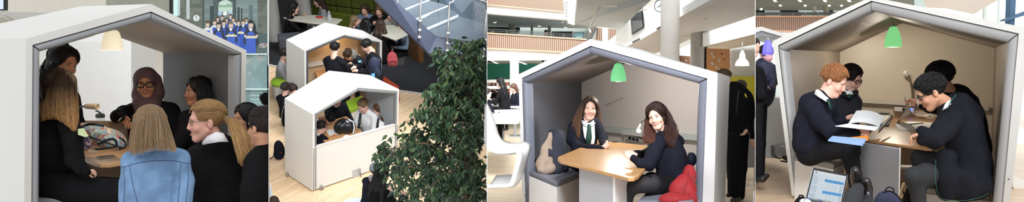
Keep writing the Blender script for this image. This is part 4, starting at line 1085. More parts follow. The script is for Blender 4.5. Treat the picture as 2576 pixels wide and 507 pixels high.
def bay1_people(B):
 # ---- ombre-haired girl seated at the near end, back turned
 f = Fig(B, 150, 450, 5.1, 'girl with long brown hair fading to blond, black jumper, back turned, seated in the booth', 'fair', (52, 34, 24))
 f.head(150, 224, 92, yaw=125, pitch=8, roll=4, neck=(142, 285, 0, 24)); f.glasses(M_GOLD)
 f.cloth('jumper', M_BLACK, .006, 18); f.cloth('trousers', M_TROUSER, .005, 15)
 f.E('jumper', 128, 372, 0, 52, 92, 40, 4, body=.8); f.E('jumper', 132, 318, 0, 48, 46, 36, 4, body=.8); f.E('jumper', 122, 430, .05, 52, 46, 44, 0, body=.8)
 f.chain('jumper', [(104, 300, .02, 24), (140, 284, 0, 24), (168, 300, -.05, 24)], .5)
 f.limb('jumper', [(170, 305, -.06, 25), (180, 350, -.14, 24), (188, 402, -.2, 22)], .7); f.limb('jumper', [(188, 402, -.2, 22), (202, 422, -.22, 17), (218, 430, -.22, 12)], .75)
 f.hand(219, 430, -.22, (1, -.15, .1), (0, -.6, .8), 34, .7, 1)
 f.limb('trousers', [(120, 474, .0, 44), (200, 476, -.1, 38), (300, 486, -.14, 32), (335, 492, -.14, 30)], .8); f.limb('trousers', [(110, 480, .2, 44), (300, 478, .1, 32)], .8); f.limb('trousers', [(335, 492, -.14, 30), (335, 640, -.1, 22)], .8); f.limb('trousers', [(300, 478, .1, 30), (306, 640, .1, 22)], .8)
 f.cap(.004, ear=False, nape=None, face=True)
 f.strands([((rr.uniform(-.15, .15), .55, .9), (rr.choice((-1, 1)) * rr.uniform(.6, 1), rr.uniform(-.6, .5), -.5)) for i in range(60)] + [((rr.uniform(-.1, .1), .2, 1), (rr.uniform(-1, 1), -.9, -.6)) for i in range(70)], .0045, .006)
 root, tip = LC((58, 37, 25)), LC((226, 172, 112))
 f.curtain([[(146, 182, 0, 3), (130, 200, .03, 7), (121, 224, .02, 9), (114, 255, -.02, 10), (108, 290, -.06, 8), (104, 312, -.08, 4)], [(150, 179, -.02, 3), (138, 192, -.05, 8), (130, 214, -.08, 10), (124, 250, -.1, 11), (116, 285, -.13, 8), (110, 306, -.13, 4)], [(155, 178, -.03, 3), (150, 190, -.1, 8), (147, 212, -.125, 10), (146, 250, -.15, 12), (142, 285, -.16, 7), (146, 304, -.16, 3)], [(160, 178, -.02, 3), (162, 190, -.09, 8), (163, 214, -.12, 10), (164, 255, -.15, 11), (168, 298, -.17, 8), (176, 322, -.18, 4)], [(165, 180, -.02, 3), (174, 194, -.05, 8), (179, 218, -.08, 9), (182, 255, -.12, 10), (186, 305, -.16, 8), (187, 340, -.17, 4)], [(168, 182, .0, 3), (182, 202, -.01, 6), (188, 228, -.03, 7), (191, 260, -.06, 7), (192, 300, -.1, 6), (190, 330, -.12, 3)]], 430, 1.2, root, tip, wave=1.8, grow=1.0, gs=.42, var=.4)
 f.finish()
 # ---- girl standing at the far left with black curls
 f = Fig(B, 160, 300, 6.0, 'laughing girl with black wavy hair and white collar at the far left of the booth', 'tan', (26, 20, 20))
 f.head(158, 159, 86, yaw=42, pitch=12, roll=8, smile=1, neck=(140, 228, .02, 22))
 f.cloth('jacket', M_NAVY, .005, 18); f.E('jacket', 140, 290, 0, 50, 76, 34, body=.8); f.chain('jacket', [(104, 240, .02, 22), (140, 226, .03, 22), (172, 244, 0, 20)], .5)
 f.limb('jacket', [(178, 250, 0, 22), (190, 310, -.05, 20), (196, 360, -.15, 17)], .75); f.E('jacket', 140, 390, 0, 48, 60, 34, body=.8); f.cloth('trousers', M_TROUSER); f.limb('trousers', [(128, 440, 0, 30), (128, 600, 0, 24)], .8); f.limb('trousers', [(160, 440, 0, 30), (160, 600, 0, 24)], .8)
 f.quadpatch('collar', M_SHIRT, [[(113, 186, -.14), (119, 205, -.19)], [(124, 184, -.17), (130, 203, -.22)], [(134, 192, -.19), (128, 214, -.22)]], 2)
 f.cap(.006, ear=False, nape=None, line=.005)
 f.strands([((rr.uniform(-.5, .0), .5, .9), (-1, rr.uniform(-.6, .6), -.6)) for i in range(50)] + [((rr.uniform(-.3, .1), .6, .8), (1, rr.uniform(-.2, .55), -.4)) for i in range(40)] + [((0, 0, 1), (rr.uniform(-1, 1), -1, -.6)) for i in range(50)], .0045, .009)
 f.curtain([[(150, 128, -.02, 9), (134, 150, -.04, 10), (126, 185, -.09, 9), (120, 222, -.1, 5)], [(138, 132, .03, 10), (122, 165, .02, 11), (116, 200, -.02, 10), (110, 236, -.04, 6)], [(130, 140, .08, 10), (112, 170, .08, 10), (106, 205, .04, 9), (103, 236, .02, 6)]], 150, 1.1, wave=3.0, curl=1.6)
 f.curtain([[(168, 132, .05, 5), (178, 148, .03, 5), (181, 168, .02, 4), (180, 186, .01, 2)], [(164, 128, .08, 6), (182, 150, .08, 5), (186, 170, .06, 4), (185, 184, .05, 2)]], 60, 1.0, wave=3.0, curl=1.6)
 f.finish()
 # ---- girl in the mauve headscarf
 f = Fig(B, 372, 320, 6.3, 'smiling girl in a mauve headscarf and black glasses facing out of the booth', 'tan', (30, 24, 22))
 f.head(368, 212, 73, yaw=-6, pitch=2, roll=-3, smile=.9, neck=(374, 268, .02, 18), fat=1.08)
 f.glasses(M_BLACKFRAME, w=.026, h=.021, r=.0042, round_=2.8, y=.106)
 sc = f.cloth('headscarf', band_mat('mauve_crinkle', [(0, (92, 70, 78)), (.5, (120, 94, 102)), (1, (100, 78, 86))], (0, .25, 1), 16, .9, 2.5, 'SIN', detail=2, bump=.35), .004, 22)
 k = f.hk
 sc.ell(f.Hh(0, -.02, .05), f.hx * .098 * k, f.hy * .11 * k, f.hz * .098 * k, .02 * k)
 f.chain('headscarf', [(352, 200, .02, 13), (347, 238, .0, 13), (358, 272, -.06, 16)], .6); f.chain('headscarf', [(392, 200, .04, 14), (396, 235, .04, 14), (384, 268, -.03, 16)], .6)
 f.E('headscarf', 372, 262, -.03, 32, 26, 24, 0, k=.6); f.E('headscarf', 366, 284, -.08, 23, 18, 16, 20, k=.6); f.E('headscarf', 388, 225, .1, 22, 34, 24, 0, k=.6)
 sc.ell(f.Hh(0, .075, -.018), f.hx * .062 * k, f.hy * .1 * k, f.hz * .083 * k, .006 * k, True)
 f.cloth('abaya', M_BLACK, .006, 16)
 f.E('abaya', 384, 330, 0, 58, 70, 36, body=.75); f.chain('abaya', [(336, 280, .0, 22), (376, 266, .03, 22), (424, 280, .05, 24)], .5)
 f.limb('abaya', [(336, 282, 0, 21), (314, 284, -.08, 19), (296, 292, -.2, 16)], .7); f.limb('abaya', [(296, 292, -.2, 15), (300, 291, -.25, 14), (306, 293, -.28, 12)], .75)
 f.hand(305, 292, -.28, (.62, -.75, .1), (-.3, -.3, .8), 44, .3, -1)
 f.chain('body', [(296, 290, -.22, 9), (306, 294, -.29, 8)])
 f.limb('abaya', [(430, 285, .04, 24), (446, 330, 0, 22), (430, 372, -.1, 20)], .7); f.E('abaya', 384, 420, 0, 60, 60, 40)
 mb = MB()
 for (t, rad) in ((0, 11), (1, 10.5)):
  c = f.P(305 + t * 4, 295 + t * 3, -.28 - .02 * t); ax = (f.r_ * .75 - f.u_ * .6); mb2 = MB(); mb2.tube([c + (f.u_ * .78 + f.r_ * .6).normalized() * f.R(rad * math.cos(a)) + f.t_ * f.R(rad * math.sin(a)) for a in [i * PI / 10 for i in range(21)]], f.R(1.3), 6)
  f.part('bracelet', M_SHIRT if t == 0 else M_BLACKFRAME, mb2, label='white bracelet' if t == 0 else 'black bracelet')
 f.finish()
 # ---- dark-haired girl in profile
 f = Fig(B, 520, 320, 6.1, 'smiling girl with long black hair seen in profile against the grey booth wall', 'brown', (16, 13, 14))
 f.head(498, 232, 72, yaw=-72, pitch=-2, roll=0, smile=1, neck=(516, 282, .02, 17))
 f.cloth('jacket', M_BLACK, .005, 16); f.E('jacket', 508, 345, .02, 48, 70, 36, body=.8); f.chain('jacket', [(472, 296, -.02, 20), (510, 286, .02, 22), (545, 300, .06, 22)], .5)
 f.limb('jacket', [(475, 300, -.08, 20), (462, 345, -.15, 19), (440, 372, -.2, 15)], .75); f.E('jacket', 508, 420, 0, 50, 60, 40)
 f.cap(.006, ear=False, nape=None)
 f.strands([((rr.uniform(-.1, .1), .55, .8), (-1, rr.uniform(-.8, .15), -.4)) for i in range(70)] + [((0, .1, 1), (rr.uniform(-1, .2), -1, -.6)) for i in range(60)], .0045, .009)
 f.curtain([[(500, 212, -.09, 9), (503, 245, -.11, 9), (508, 290, -.12, 8), (514, 335, -.1, 5)], [(512, 208, -.06, 11), (518, 240, -.09, 12), (526, 285, -.1, 10), (532, 335, -.08, 6)], [(522, 215, -.0, 11), (532, 245, -.02, 12), (544, 285, -.02, 9), (550, 325, -.02, 6)]], 220, 1.1, wave=1.0)
 f.finish()
 # ---- girl in denim
 f = Fig(B, 392, 440, 4.3, 'girl with straight fair brown hair in a blue denim jacket, seen from behind', 'fair', (132, 106, 78))
 f.head(379, 322, 100, yaw=172, pitch=6, roll=0, neck=(385, 388, .02, 26))
 dn = mat('denim', (116, 146, 182), .9, vary=.32, scale=9, bump=.25, bscale=160, spec=.15)
 f.cloth('denim_jacket', dn, .009, 14)
 f.E('denim_jacket', 394, 470, 0, 82, 100, 52, 0, body=.85); f.chain('denim_jacket', [(332, 402, .02, 26), (390, 385, .02, 30), (452, 398, .02, 26)], .6); f.E('denim_jacket', 392, 560, 0, 84, 80, 54)
 for pts in ([(334, 412, .0, 25), (328, 460, -.02, 26), (326, 540, -.1, 24)], [(452, 408, .0, 26), (458, 455, -.02, 27), (456, 540, -.1, 24)]): f.limb('denim_jacket', pts, .75)
 f.chain('denim_jacket', [(350, 376, -.06, 10), (386, 366, -.13, 11), (430, 372, -.06, 10)], .5)
 from mathutils.bvhtree import BVHTree
 Pm, Qm = f.cl['denim_jacket'].mesh(f.vox * 1.1, .009, 14); bv = BVHTree.FromPolygons([Vector(p) for p in Pm], [tuple(int(i) for i in q) for q in Qm])
 def on(x, y):
  h = bv.ray_cast(CAM, ray(x, y).normalized()); return (h[0] - ray(x, y).normalized() * .0015) if h[0] else f.P(x, y, -.2)
 def seam(pts, r=.9):
  m = MB(); sp = spline([(x, y, 0) for x, y in pts], 8); m.tube([on(x, y) for x, y, _ in sp], f.R(r), 5); return m
 ds = mat('denim_seam', (78, 106, 146), .9, vary=.1); dl = mat('denim_thread', (176, 192, 212), .9, vary=0)
 lines = [[(308, 416), (314, 450), (312, 507)], [(474, 408), (474, 450), (468, 507)], [(306, 421), (350, 409), (390, 404), (436, 404), (476, 412)], [(326, 416), (334, 460), (346, 507)], [(456, 409), (452, 460), (448, 507)], [(340, 412), (360, 470), (372, 507)], [(440, 406), (430, 470), (424, 507)]]
 for i, L in enumerate(lines[:5]):
  f.part('seam', ds, seam(L, 1.3)); f.part('stitching', dl, seam([(x + (0 if i == 2 else 2), y + (3 if i == 2 else 0)) for x, y in L], .5))
 f.part('seam', dl, seam([(352, 380), (388, 374), (428, 377)], .6))
 f.cap(.008, ear=False, nape=None, face=False, top=.004)
 f.strands([((rr.uniform(-.12, .12), .3, 1), (rr.choice((-1, 1)) * rr.uniform(.3, 1), rr.uniform(-1, .3), -.5)) for i in range(100)] + [((rr.uniform(-.1, .1), rr.uniform(-.2, .3), 1), (rr.uniform(-.7, .7), -1, -.5)) for i in range(110)], .0042, .011, var=.25)
 f.curtain([[(362, 282, 0, 3), (344, 300, .0, 6), (338, 322, -.02, 9), (334, 350, -.05, 9), (330, 374, -.07, 7), (329, 392, -.07, 4)], [(367, 279, -.03, 3), (354, 294, -.06, 6), (350, 316, -.1, 9), (346, 345, -.12, 10), (342, 375, -.13, 7), (340, 394, -.13, 4)], [(374, 277, -.03, 3), (372, 290, -.1, 6), (370, 315, -.145, 9), (368, 345, -.17, 10), (364, 372, -.17, 7), (361, 388, -.16, 4)], [(382, 277, -.03, 3), (392, 290, -.1, 6), (395, 315, -.145, 9), (396, 345, -.17, 10), (400, 368, -.17, 7), (404, 382, -.16, 4)], [(390, 279, -.03, 3), (405, 294, -.06, 6), (412, 316, -.1, 9), (418, 345, -.12, 9), (428, 370, -.13, 6), (436, 384, -.13, 4)], [(396, 282, 0, 3), (414, 300, .0, 6), (420, 322, -.02, 8), (428, 345, -.05, 8), (438, 368, -.07, 5), (446, 382, -.08, 3)]], 420, 1.15, LC((122, 96, 72)), LC((176, 146, 112)), var=.3)
 f.finish()
 # ---- girl with the blond ponytail
 f = Fig(B, 560, 440, 4.7, 'laughing girl with glasses and a long blond ponytail, black jumper, side view', 'pink', (158, 120, 78))
 f.head(519, 306, 101, yaw=-82, pitch=4, roll=2, smile=1, fat=1.12, neck=(545, 375, .02, 30))
 f.glasses(M_GOLD, w=.02, h=.014)
 f.cloth('jumper', M_BLACK, .006, 16)
 f.E('jumper', 556, 470, 0, 84, 110, 58, 0, body=.85); f.chain('jumper', [(496, 392, -.02, 28), (552, 372, .02, 32), (606, 388, .04, 28)], .6); f.E('jumper', 556, 570, 0, 86, 80, 60)
 f.limb('jumper', [(494, 400, -.08, 28), (484, 460, -.12, 30), (478, 540, -.2, 26)], .75); f.limb('jumper', [(612, 402, .02, 28), (626, 460, .0, 28), (628, 540, -.1, 26)], .75)
 f.quadpatch('collar', M_SHIRT, [[(508, 358, -.12), (510, 364, -.14)], [(522, 342, -.16), (528, 360, -.2)], [(544, 331, -.16), (552, 356, -.21)], [(562, 334, -.12), (575, 356, -.17)]], 3)
 f.cloth('shirt', M_SHIRT); f.E('shirt', 542, 366, .0, 34, 14, 30, -8)
 f.cap(.002, ear=True, nape=-.075, line=.02)
 tie = (0, -.93, .02)
 f.strands([((rr.choice((-1, 1)) * rr.uniform(.0, .9), rr.uniform(.3, .75), rr.uniform(.2, .9)), (rr.uniform(-.1, .1), -.97, rr.uniform(-.1, .1))) for i in range(150)] + [((-.95, rr.uniform(-.3, .1), rr.uniform(-.55, .2)), (rr.uniform(-.1, .1), -.97, rr.uniform(-.15, .1))) for i in range(50)], .004, .004, c0=LC((150, 116, 76)), c1=LC((170, 132, 86)), var=.25)
 f.curtain([[(568, 302, -.01, 6), (582, 316, -.06, 8), (594, 352, -.15, 10), (602, 385, -.2, 9), (601, 412, -.2, 4)], [(570, 301, -.01, 6), (586, 310, -.06, 9), (602, 345, -.15, 12), (614, 388, -.21, 12), (616, 428, -.2, 5)], [(570, 300, 0, 6), (588, 302, -.04, 9), (608, 334, -.1, 11), (626, 385, -.17, 11), (632, 446, -.17, 5)], [(570, 299, .02, 5), (590, 300, -.0, 7), (614, 336, -.05, 9), (634, 385, -.1, 9), (643, 432, -.12, 4)]], 380, 1.15, LC((164, 122, 76)), LC((220, 178, 122)), wave=2.0, var=.32)
 mb = MB(); mb.ell(f.P(571, 301, -.02), f.r_ * f.R(6), f.t_ * f.R(9), f.u_ * f.R(11)); f.part('hair_tie', mat('hair_tie', (130, 110, 80), .8), mb)
 f.finish()
 # ---- smiling girl at the partition
 f = Fig(B, 632, 400, 4.9, 'smiling dark-haired girl in profile just outside the booth post', 'tan', (22, 20, 22), clip=[E1R])
 f.head(618, 298, 70, yaw=-62, pitch=4, roll=3, smile=1, neck=(630, 346, .02, 17))
 f.cloth('jacket', M_NAVY, .004, 20); f.E('jacket', 640, 420, .05, 40, 70, 34, body=.8); f.chain('jacket', [(620, 362, .0, 18), (640, 354, .05, 18), (665, 366, .05, 18)], .5)
 f.quadpatch('collar', mat('grey_collar', (186, 186, 186), .8), [[(608, 338, -.1), (607, 352, -.12)], [(616, 334, -.14), (620, 356, -.17)], [(626, 344, -.16), (630, 360, -.18)]], 2)
 f.cap(.008, ear=False, nape=None); f.strands([((rr.uniform(-.2, .2), .7, .75), (rr.uniform(-1, -.4), rr.uniform(-.8, .0), -.2)) for i in range(60)] + [((0, .4, 1), (rr.uniform(-1, .5), -1, -.3)) for i in range(60)], .0045, .01)
 f.finish()
 # ---- girl with the bun
 f = Fig(B, 668, 440, 4.35, 'girl with dark brown hair in a bun and black jacket, turned away', 'tan', (34, 22, 18), clip=[E1R])
 f.head(661, 320, 96, yaw=-140, pitch=4, roll=4, neck=(668, 382, .02, 25))
 f.cloth('jacket', M_BLACK, .005, 16); f.E('jacket', 668, 470, .0, 50, 100, 50, body=.8); f.chain('jacket', [(648, 400, -.02, 28), (676, 376, .02, 28)], .5); f.limb('jacket', [(640, 410, -.05, 26), (634, 480, -.1, 26), (632, 560, -.1, 24)], .75)
 f.cap(.004, ear=True, nape=-.09); f.hell((.0, -.14, .05), (.05, .05, .05))
 f.strands([((rr.choice((-1, 1)) * rr.uniform(0, .9), rr.uniform(.2, .75), rr.uniform(.1, .9)), (rr.uniform(-.1, .1), -.98, .1)) for i in range(140)] + [((-.95, rr.uniform(-.4, .1), rr.uniform(-.55, .2)), (0, -.98, 0)) for i in range(50)], .0042, .005)
 f.finish()
 # black bag behind them
 S = SDF(); q = 5.6 / FPX; S.ell(at(668, 248, 5.6), C_R * 13 * q, C_F * 10 * q, C_U * 16 * q); S.cut(*E1R)
 b = thing('backpack', 'black backpack hanging at the partition above the girl with the bun', 'backpack', at(668, 266, 5.6)); solid('bag_body', S, 1.2 * q, [M_BLACK], b)
 m = MB(); ptube(m, [(656, 236, -.03), (654, 246, -.06), (660, 258, -.05)], 5.6, 1.6); m.build('strap', M_BLKPLASTIC, b, smooth=True)
# ================================================================= BAY 2: two booths seen from above
def bay2():
 B = BAY2; U = B.up
 c0 = B.fl(850, 420); r0, u0, t0 = B.frame(c0); fill_light(Vector((-.45, 2.5, 4.8)), at(840, 330, 14.5), 2.0, 1.6, 62, sp=40)
 F = lambda x, y, h=0.0: B.fl(x, y, h)
 def fpoly(pts, m, name, lift=0.0, kind='structure', th=.06):
  P = [F(x, y) + U * lift for x, y in pts]; mb = MB(); mb.prism(P, -U * th); o = mb.build(name, m, None); o['kind'] = kind; return o
 # boards run along the booth fronts
 a, b = F(785, 482), F(1000, 409)
 ang = math.atan2((b - a).y, (b - a).x)
 wf = plank_mat('floor_oak_b', (244, 216, 180), (230, 198, 160), (186, 152, 114), (0, 0, 0), 1.0, 1.1, .075, .4, vary=.35)
 # planks laid in the floor's own plane: the floor object is turned so its local z is the floor's normal
 def floor_obj(pts, m, name, lift, th):
  c = F(950, 330); hd = (b - a).normalized(); hd = (hd * .6 + B.frame(c)[2] * -.2).normalized(); hd -= U * hd.dot(U); hd.normalize()
  R = Matrix((hd, U.cross(hd), U)).transposed().to_4x4(); M = Matrix.Translation(c) @ R
  me = bpy.data.meshes.new(name); Mi = M.inverted(); P = [Mi @ (F(x, y) + U * lift) for x, y in pts]; n = len(P)
  V = [tuple(p) for p in P] + [(p.x, p.y, p.z - th) for p in P]
  fs = [tuple(range(n)), tuple(range(2 * n - 1, n - 1, -1))] + [(i, i + n, (i + 1) % n + n, (i + 1) % n) for i in range(n)]
  me.from_pydata(V, [], fs); bm = bmesh.new(); bm.from_mesh(me); bmesh.ops.recalc_face_normals(bm, faces=bm.faces[:]); bm.to_mesh(me); bm.free()
  me.materials.append(m); o = bpy.data.objects.new(name, me); COL.objects.link(o); o.matrix_world = M; o['kind'] = 'structure'; return o
 floor_obj([(677, 620), (1224, 620), (1224, -60), (677, -60)], wf, 'floor_oak', 0, .06)
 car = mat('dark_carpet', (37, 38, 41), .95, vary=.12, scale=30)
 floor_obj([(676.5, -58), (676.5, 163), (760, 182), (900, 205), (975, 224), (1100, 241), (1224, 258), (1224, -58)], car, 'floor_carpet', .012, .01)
 tr = mat('strip_pale', (196, 192, 186), .6)
 floor_obj([(676.5, 162), (760, 181), (900, 204), (975, 223), (1100, 240), (1100, 243), (975, 226.5), (900, 207.5), (760, 185), (676.5, 166)], tr, 'trim_3', .02, .02)
 # ---- back wall: olive padded panels with seams
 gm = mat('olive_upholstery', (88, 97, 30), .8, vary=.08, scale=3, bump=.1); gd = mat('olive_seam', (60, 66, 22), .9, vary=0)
 g0, g1 = F(780, 62), F(1100, 100); dg = depth_of(g0)
 wl = thing('padded_wall', 'olive green padded bench back running behind the far tables', 'wall panel', g0, U)
 hd = (F(1010, 66) - F(795, 36)).normalized()
 xs = [(788, 850), (850, 888), (888, 945), (945, 1010), (1010, 1080)]
 def W(x, y):
  base = F(795, 58); n = hd.cross(U); return onplane(x, y, base, n)
 n_ = hd.cross(U).normalized(); n_ = n_ if n_.dot(CAM - F(795, 58)) > 0 else -n_
 for (x0, x1) in xs:
  for k in range(3):
   t0 = W(x0, 58 + (x0 - 795) * .14); t1 = W(x1, 58 + (x1 - 795) * .14)
   mb = MB(); hh = .55
   p = [t0 + U * (k * hh + .01) + hd * .01, t1 + U * (k * hh + .01) - hd * .01, t1 + U * ((k + 1) * hh - .01) - hd * .01, t0 + U * ((k + 1) * hh - .01) + hd * .01]
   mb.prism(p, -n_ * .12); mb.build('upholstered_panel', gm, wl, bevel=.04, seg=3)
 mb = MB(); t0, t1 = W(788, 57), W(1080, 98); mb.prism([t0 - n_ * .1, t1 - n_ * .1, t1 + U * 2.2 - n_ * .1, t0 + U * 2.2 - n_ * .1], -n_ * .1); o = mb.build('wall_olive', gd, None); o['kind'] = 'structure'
 mb = MB(); mb.prism([t0 + n_ * .0, t1 + n_ * .0, t1 + n_ * .12, t0 + n_ * .12], U * .42); mb.build('seat', mat('olive_seat', (104, 116, 30), .85, vary=.08), wl, bevel=.03)
 mb = MB(); mb.prism([F(677, 140) + U * 3.3, F(1223, 225) + U * 3.3, F(1223, -60) + U * 3.3, F(677, -60) + U * 3.3], U * .25); o = mb.build('shade_slab', mat('slab_dark', (90, 90, 90), .9, vary=.05), None); o['kind'] = 'structure'  # unseen slab added overhead to shade the far tables
 # walls far left and under the stair, coloured dark in place of shade
 dk = mat('wall_shade_tone', (44, 44, 46), .9, vary=.1); brn = mat('brown_panel', (110, 78, 46), .6, vary=.1)
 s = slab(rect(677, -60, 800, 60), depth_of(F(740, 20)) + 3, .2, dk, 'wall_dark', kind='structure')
 slab(rect(711, -60, 757, 32), depth_of(F(720, 30)) + 1.4, .1, brn, 'trim_4', kind='structure')
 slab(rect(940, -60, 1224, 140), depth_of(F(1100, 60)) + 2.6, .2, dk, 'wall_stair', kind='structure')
 # ---- columns
 cm = mat('concrete_round', (176, 172, 166), .8, vary=.08, scale=4, bump=.1)
 for (x0, x1, yb, lab) in ((676, 712, 100, 'wide round concrete column at the left behind the seated girl in black'), (755, 790, 84, 'round concrete column between the far table and the rear booth')):
  p = F((x0 + x1) / 2, yb); r = (x1 - x0) / 2 * depth_of(p) / FPX; mb = MB(); mb.lathe(p, U, [(r, 0), (r, 4)], 28)
  o = mb.build('concrete_column', cm, None, angle=40, clip=[E1R[0:1] + (-E1R[1],)] if x0 < 700 else None); tag(o, lab, 'column')
 bay2_booths(B, F); bay2_stair(B, F); bay2_furniture(B, F); bay2_people(B, F); bay2_tree(B)
def bay2_booths(B, F):
 U = B.up
 # front booth
 a, b, c = F(785, 482), F(1000, 409), F(717, 437); D = c - a
 OF = [(785, 482), (787, 287), (901, 214), (1004, 224), (1000, 409)]
 IF = [(791, 482), (792, 286), (901, 220.5), (1000, 229), (996, 409)]
 PF = [(797, 482), (797, 289), (901, 230), (995, 237), (991, 409)]
 lin_ = mat('light_grey_lining', (150, 152, 154), .6, vary=.04)
 bt, g = booth(B, 'front white booth on castors seen from above, school pupils inside', OF, IF, PF, None, 0, 0, mat('mid_grey_vinyl', (128, 130, 132), .5, vary=.03), M_WHITE, lin_, base=(a, b), D=D, bulge=.03)
 n = g['n']; q = 14.3 / FPX
 ff = lambda x, y: onplane(x, y, g['a'], n)
 # half-height panel that closes the front, its cable hatch, and castors
 up_ = U
 p = [ff(788, 370), ff(1001, 310.5), ff(999, 406), ff(786.5, 478)]
 mb = MB(); mb.prism([p[0], p[1], p[2], p[3]], -n * .04); mb.prism([p[0] + n * .008, p[1] + n * .008, lerp(p[1], p[2], .015) + n * .008, lerp(p[0], p[3], .012) + n * .008], -n * .06); fp = mb.build('front_panel', M_WHITE, bt)
 h = [ff(888, 427), ff(904, 420.5), ff(908, 422.5), ff(908, 442), ff(887.5, 447.5), ff(886, 431)]
 mb = MB(); mb.prism([x + n * .012 for x in h], -n * .02); mb.build('cable_hatch', mat('hatch_grey', (178, 178, 178), .5, vary=.02), fp)
 mb = MB(); mb.tube([ff(903, 425) + n * .03, ff(905, 432) + n * .05, ff(906, 444) + n * .05, ff(907, 450) + n * .04], .006, 6); mb.tube([ff(900, 424) + n * .03, ff(904, 436) + n * .05, ff(903, 446) + n * .05], .005, 6); mb.build('cable', mat('cable_grey', (120, 120, 120), .5, vary=0), fp, smooth=True)
 for (x, y) in ((810, 476), (724, 443)):
  p0 = F(x, y) + U * .035; mb = MB()
  for s_ in (-1, 1):
   mb.lathe(p0 + g['h'] * .02 * s_ - g['h'] * .008, g['h'], [(.004, 0), (.032, 0), (.034, .004), (.034, .012), (.032, .016), (.004, .016)], 16)
  mb.box(p0 + U * .03, g['h'] * .02, n * .012, U * .02); mb.build('castor', M_CHROME, bt, smooth=False)
 # inside: table, seats
 ti = .76; T = lambda x, y, z=ti: F(x, y, z)
 tb = thing('table', 'wood table strewn with paper inside the front booth', 'table', B.drop(T(875, 335)), U)
 A0 = ff(850, 352); e1 = g['h']; e2 = -n
 base = B.drop(lerp(g['P'][0], g['P'][4], .5))
 P0 = base + U * ti; mb = MB(); wd = wood_mat('beech_top_b', (190, 138, 90), (206, 156, 106), (1, 0, 0))
 mb.prism([P0 - e1 * .42 + e2 * .08, P0 + e1 * .30 + e2 * .08, P0 + e1 * .30 + e2 * .95, P0 - e1 * .42 + e2 * .95], -U * .03); mb.build('table_top', wd, tb, bevel=.01)
 mb = MB(); mb.box(base + U * .38 - e1 * .06 + e2 * .55, e1 * .04, e2 * .3, U * .35); mb.build('leg', M_PAD, tb)
 for sgn, nm in ((-1, 'left'), (1, 'right')):
  c0 = base + e1 * .63 * sgn + e2 * .5
  mb = MB(); mb.box(c0 + U * .21, e1 * .2, e2 * .42, U * .19); sb = mb.build('bench', M_WHITE, bt)
  mb = MB(); mb.box(c0 + U * .43, e1 * .2, e2 * .42, U * .035); mb.build('seat_cushion', M_PAD, sb, bevel=.02)
 q14 = 14.6 / FPX
 # white power strip box on the ledge and gooseneck lamp
 l = thing('desk_lamp', 'white gooseneck lamp bending over the front booth table', 'lamp', T(888, 336), U)
 mb = MB(); ptube(mb, [(888, 336), (891, 320), (888, 306), (880, 302)], 14.6, 1.6); mb.build('gooseneck', mat('white_plastic', (232, 232, 232), .35, vary=0), l, smooth=True)
 mb = MB(); a_, b_ = at(882, 302, 14.6), at(871, 305, 14.58); mb.lathe(a_, b_ - a_, [(.01, 0), (.03, .0), (.036, (b_ - a_).length), (.03, (b_ - a_).length), (.004, (b_ - a_).length * .7)], 16); mb.build('lamp_head', MATS['white_plastic'], l, smooth=True)
 pw = thing('power_strip', 'white power strip box lying along the front booth panel edge', 'power strip', T(890, 345), U)
 mb = MB(); mb.prism([T(874, 343, .8), T(912, 331, .8), T(916, 334, .8), T(878, 346, .8)], -U * .04); mb.build('box', MATS['white_plastic'], pw, bevel=.006)
 mb = MB()
 for i in range(3):
  x = 882 + i * 10; y = 341.5 - i * 3; mb.prism([T(x, y, .8005), T(x + 6, y - 1.9, .8005), T(x + 7.3, y - .9, .8005), T(x + 1.3, y + 1, .8005)], U * .002)
 mb.build('socket', M_BLKPLASTIC, pw)
 pp = MAT_PAPER
 for pts, lab in (([(820, 327), (845, 323), (853, 337), (828, 341)], 'sheet of paper being written on by the boy bent over'), ([(862, 343), (872, 338), (880, 341), (868, 347)], 'crumpled white paper scraps beside the power strip')):
  mb = MB(); mb.prism([T(x, y, .766) for x, y in pts], U * .004); o = mb.build('paper_sheet', pp, None); tag(o, lab, 'paper')
 mb = MB(); c0 = T(841, 339, .77); mb.ell(c0, C_R * .022, U * .02, C_F * .022); o = mb.build('orange_fruit', mat('orange_peel', (222, 122, 40), .5), None, smooth=True); tag(o, 'small orange fruit lying on the front booth table', 'fruit')
 # rear booth
 a, b = F(766, 303), F(960, 265); c = F(722, 272); D = c - a
 OF = [(766, 303), (765.5, 127), (866, 82.5), (961, 102), (960, 265)]
 IF = [(771, 303), (770.5, 128), (866, 88), (956, 106), (955, 265)]
 PF = [(776, 303), (776, 133), (866, 95), (949, 111), (949, 265)]
 bt2, g2 = booth(B, 'rear white booth behind the front one, boys in dark blazers inside', OF, IF, PF, None, 0, 0, mat('dark_grey_vinyl', (84, 86, 90), .5, vary=.03), M_WHITE, mat('taupe_lining', (136, 116, 96), .6, vary=.03), base=(a, b), D=D, bulge=.03,
     back=mat('beige_panel', (212, 186, 150), .6, vary=.02))
 n2 = g2['n']; base = B.drop(lerp(g2['P'][0], g2['P'][4], .5)); e1 = g2['h']; e2 = -n2
 mb = MB(); mb.box(base + e2 * (D.length - .1) + U * .95, e1 * .7, e2 * .03, U * .04); mb.build('ledge', M_WHITE, bt2)
 tb = thing('table', 'table inside the rear booth between the boys', 'table', base, U)
 P0 = base + U * ti; mb = MB(); mb.prism([P0 - e1 * .4 + e2 * .12, P0 + e1 * .35 + e2 * .12, P0 + e1 * .35 + e2 * 1.1, P0 - e1 * .4 + e2 * 1.1], -U * .03); mb.build('table_top', wd, tb, bevel=.01)
 mb = MB(); mb.box(base + U * .38 + e2 * .6, e1 * .04, e2 * .3, U * .35); mb.build('leg', M_PAD, tb)
 pendant(B, 'small lit pendant lamp inside the rear booth', 845, 97, 108, 7, 15, depth_of(P0 + e2 * .6) - .5, mat('lamp_warm_glow', (255, 226, 176), .5, vary=0, emit=1.0, ecol=(255, 222, 168)), 3, light=4, lcol=(1, .72, .42))
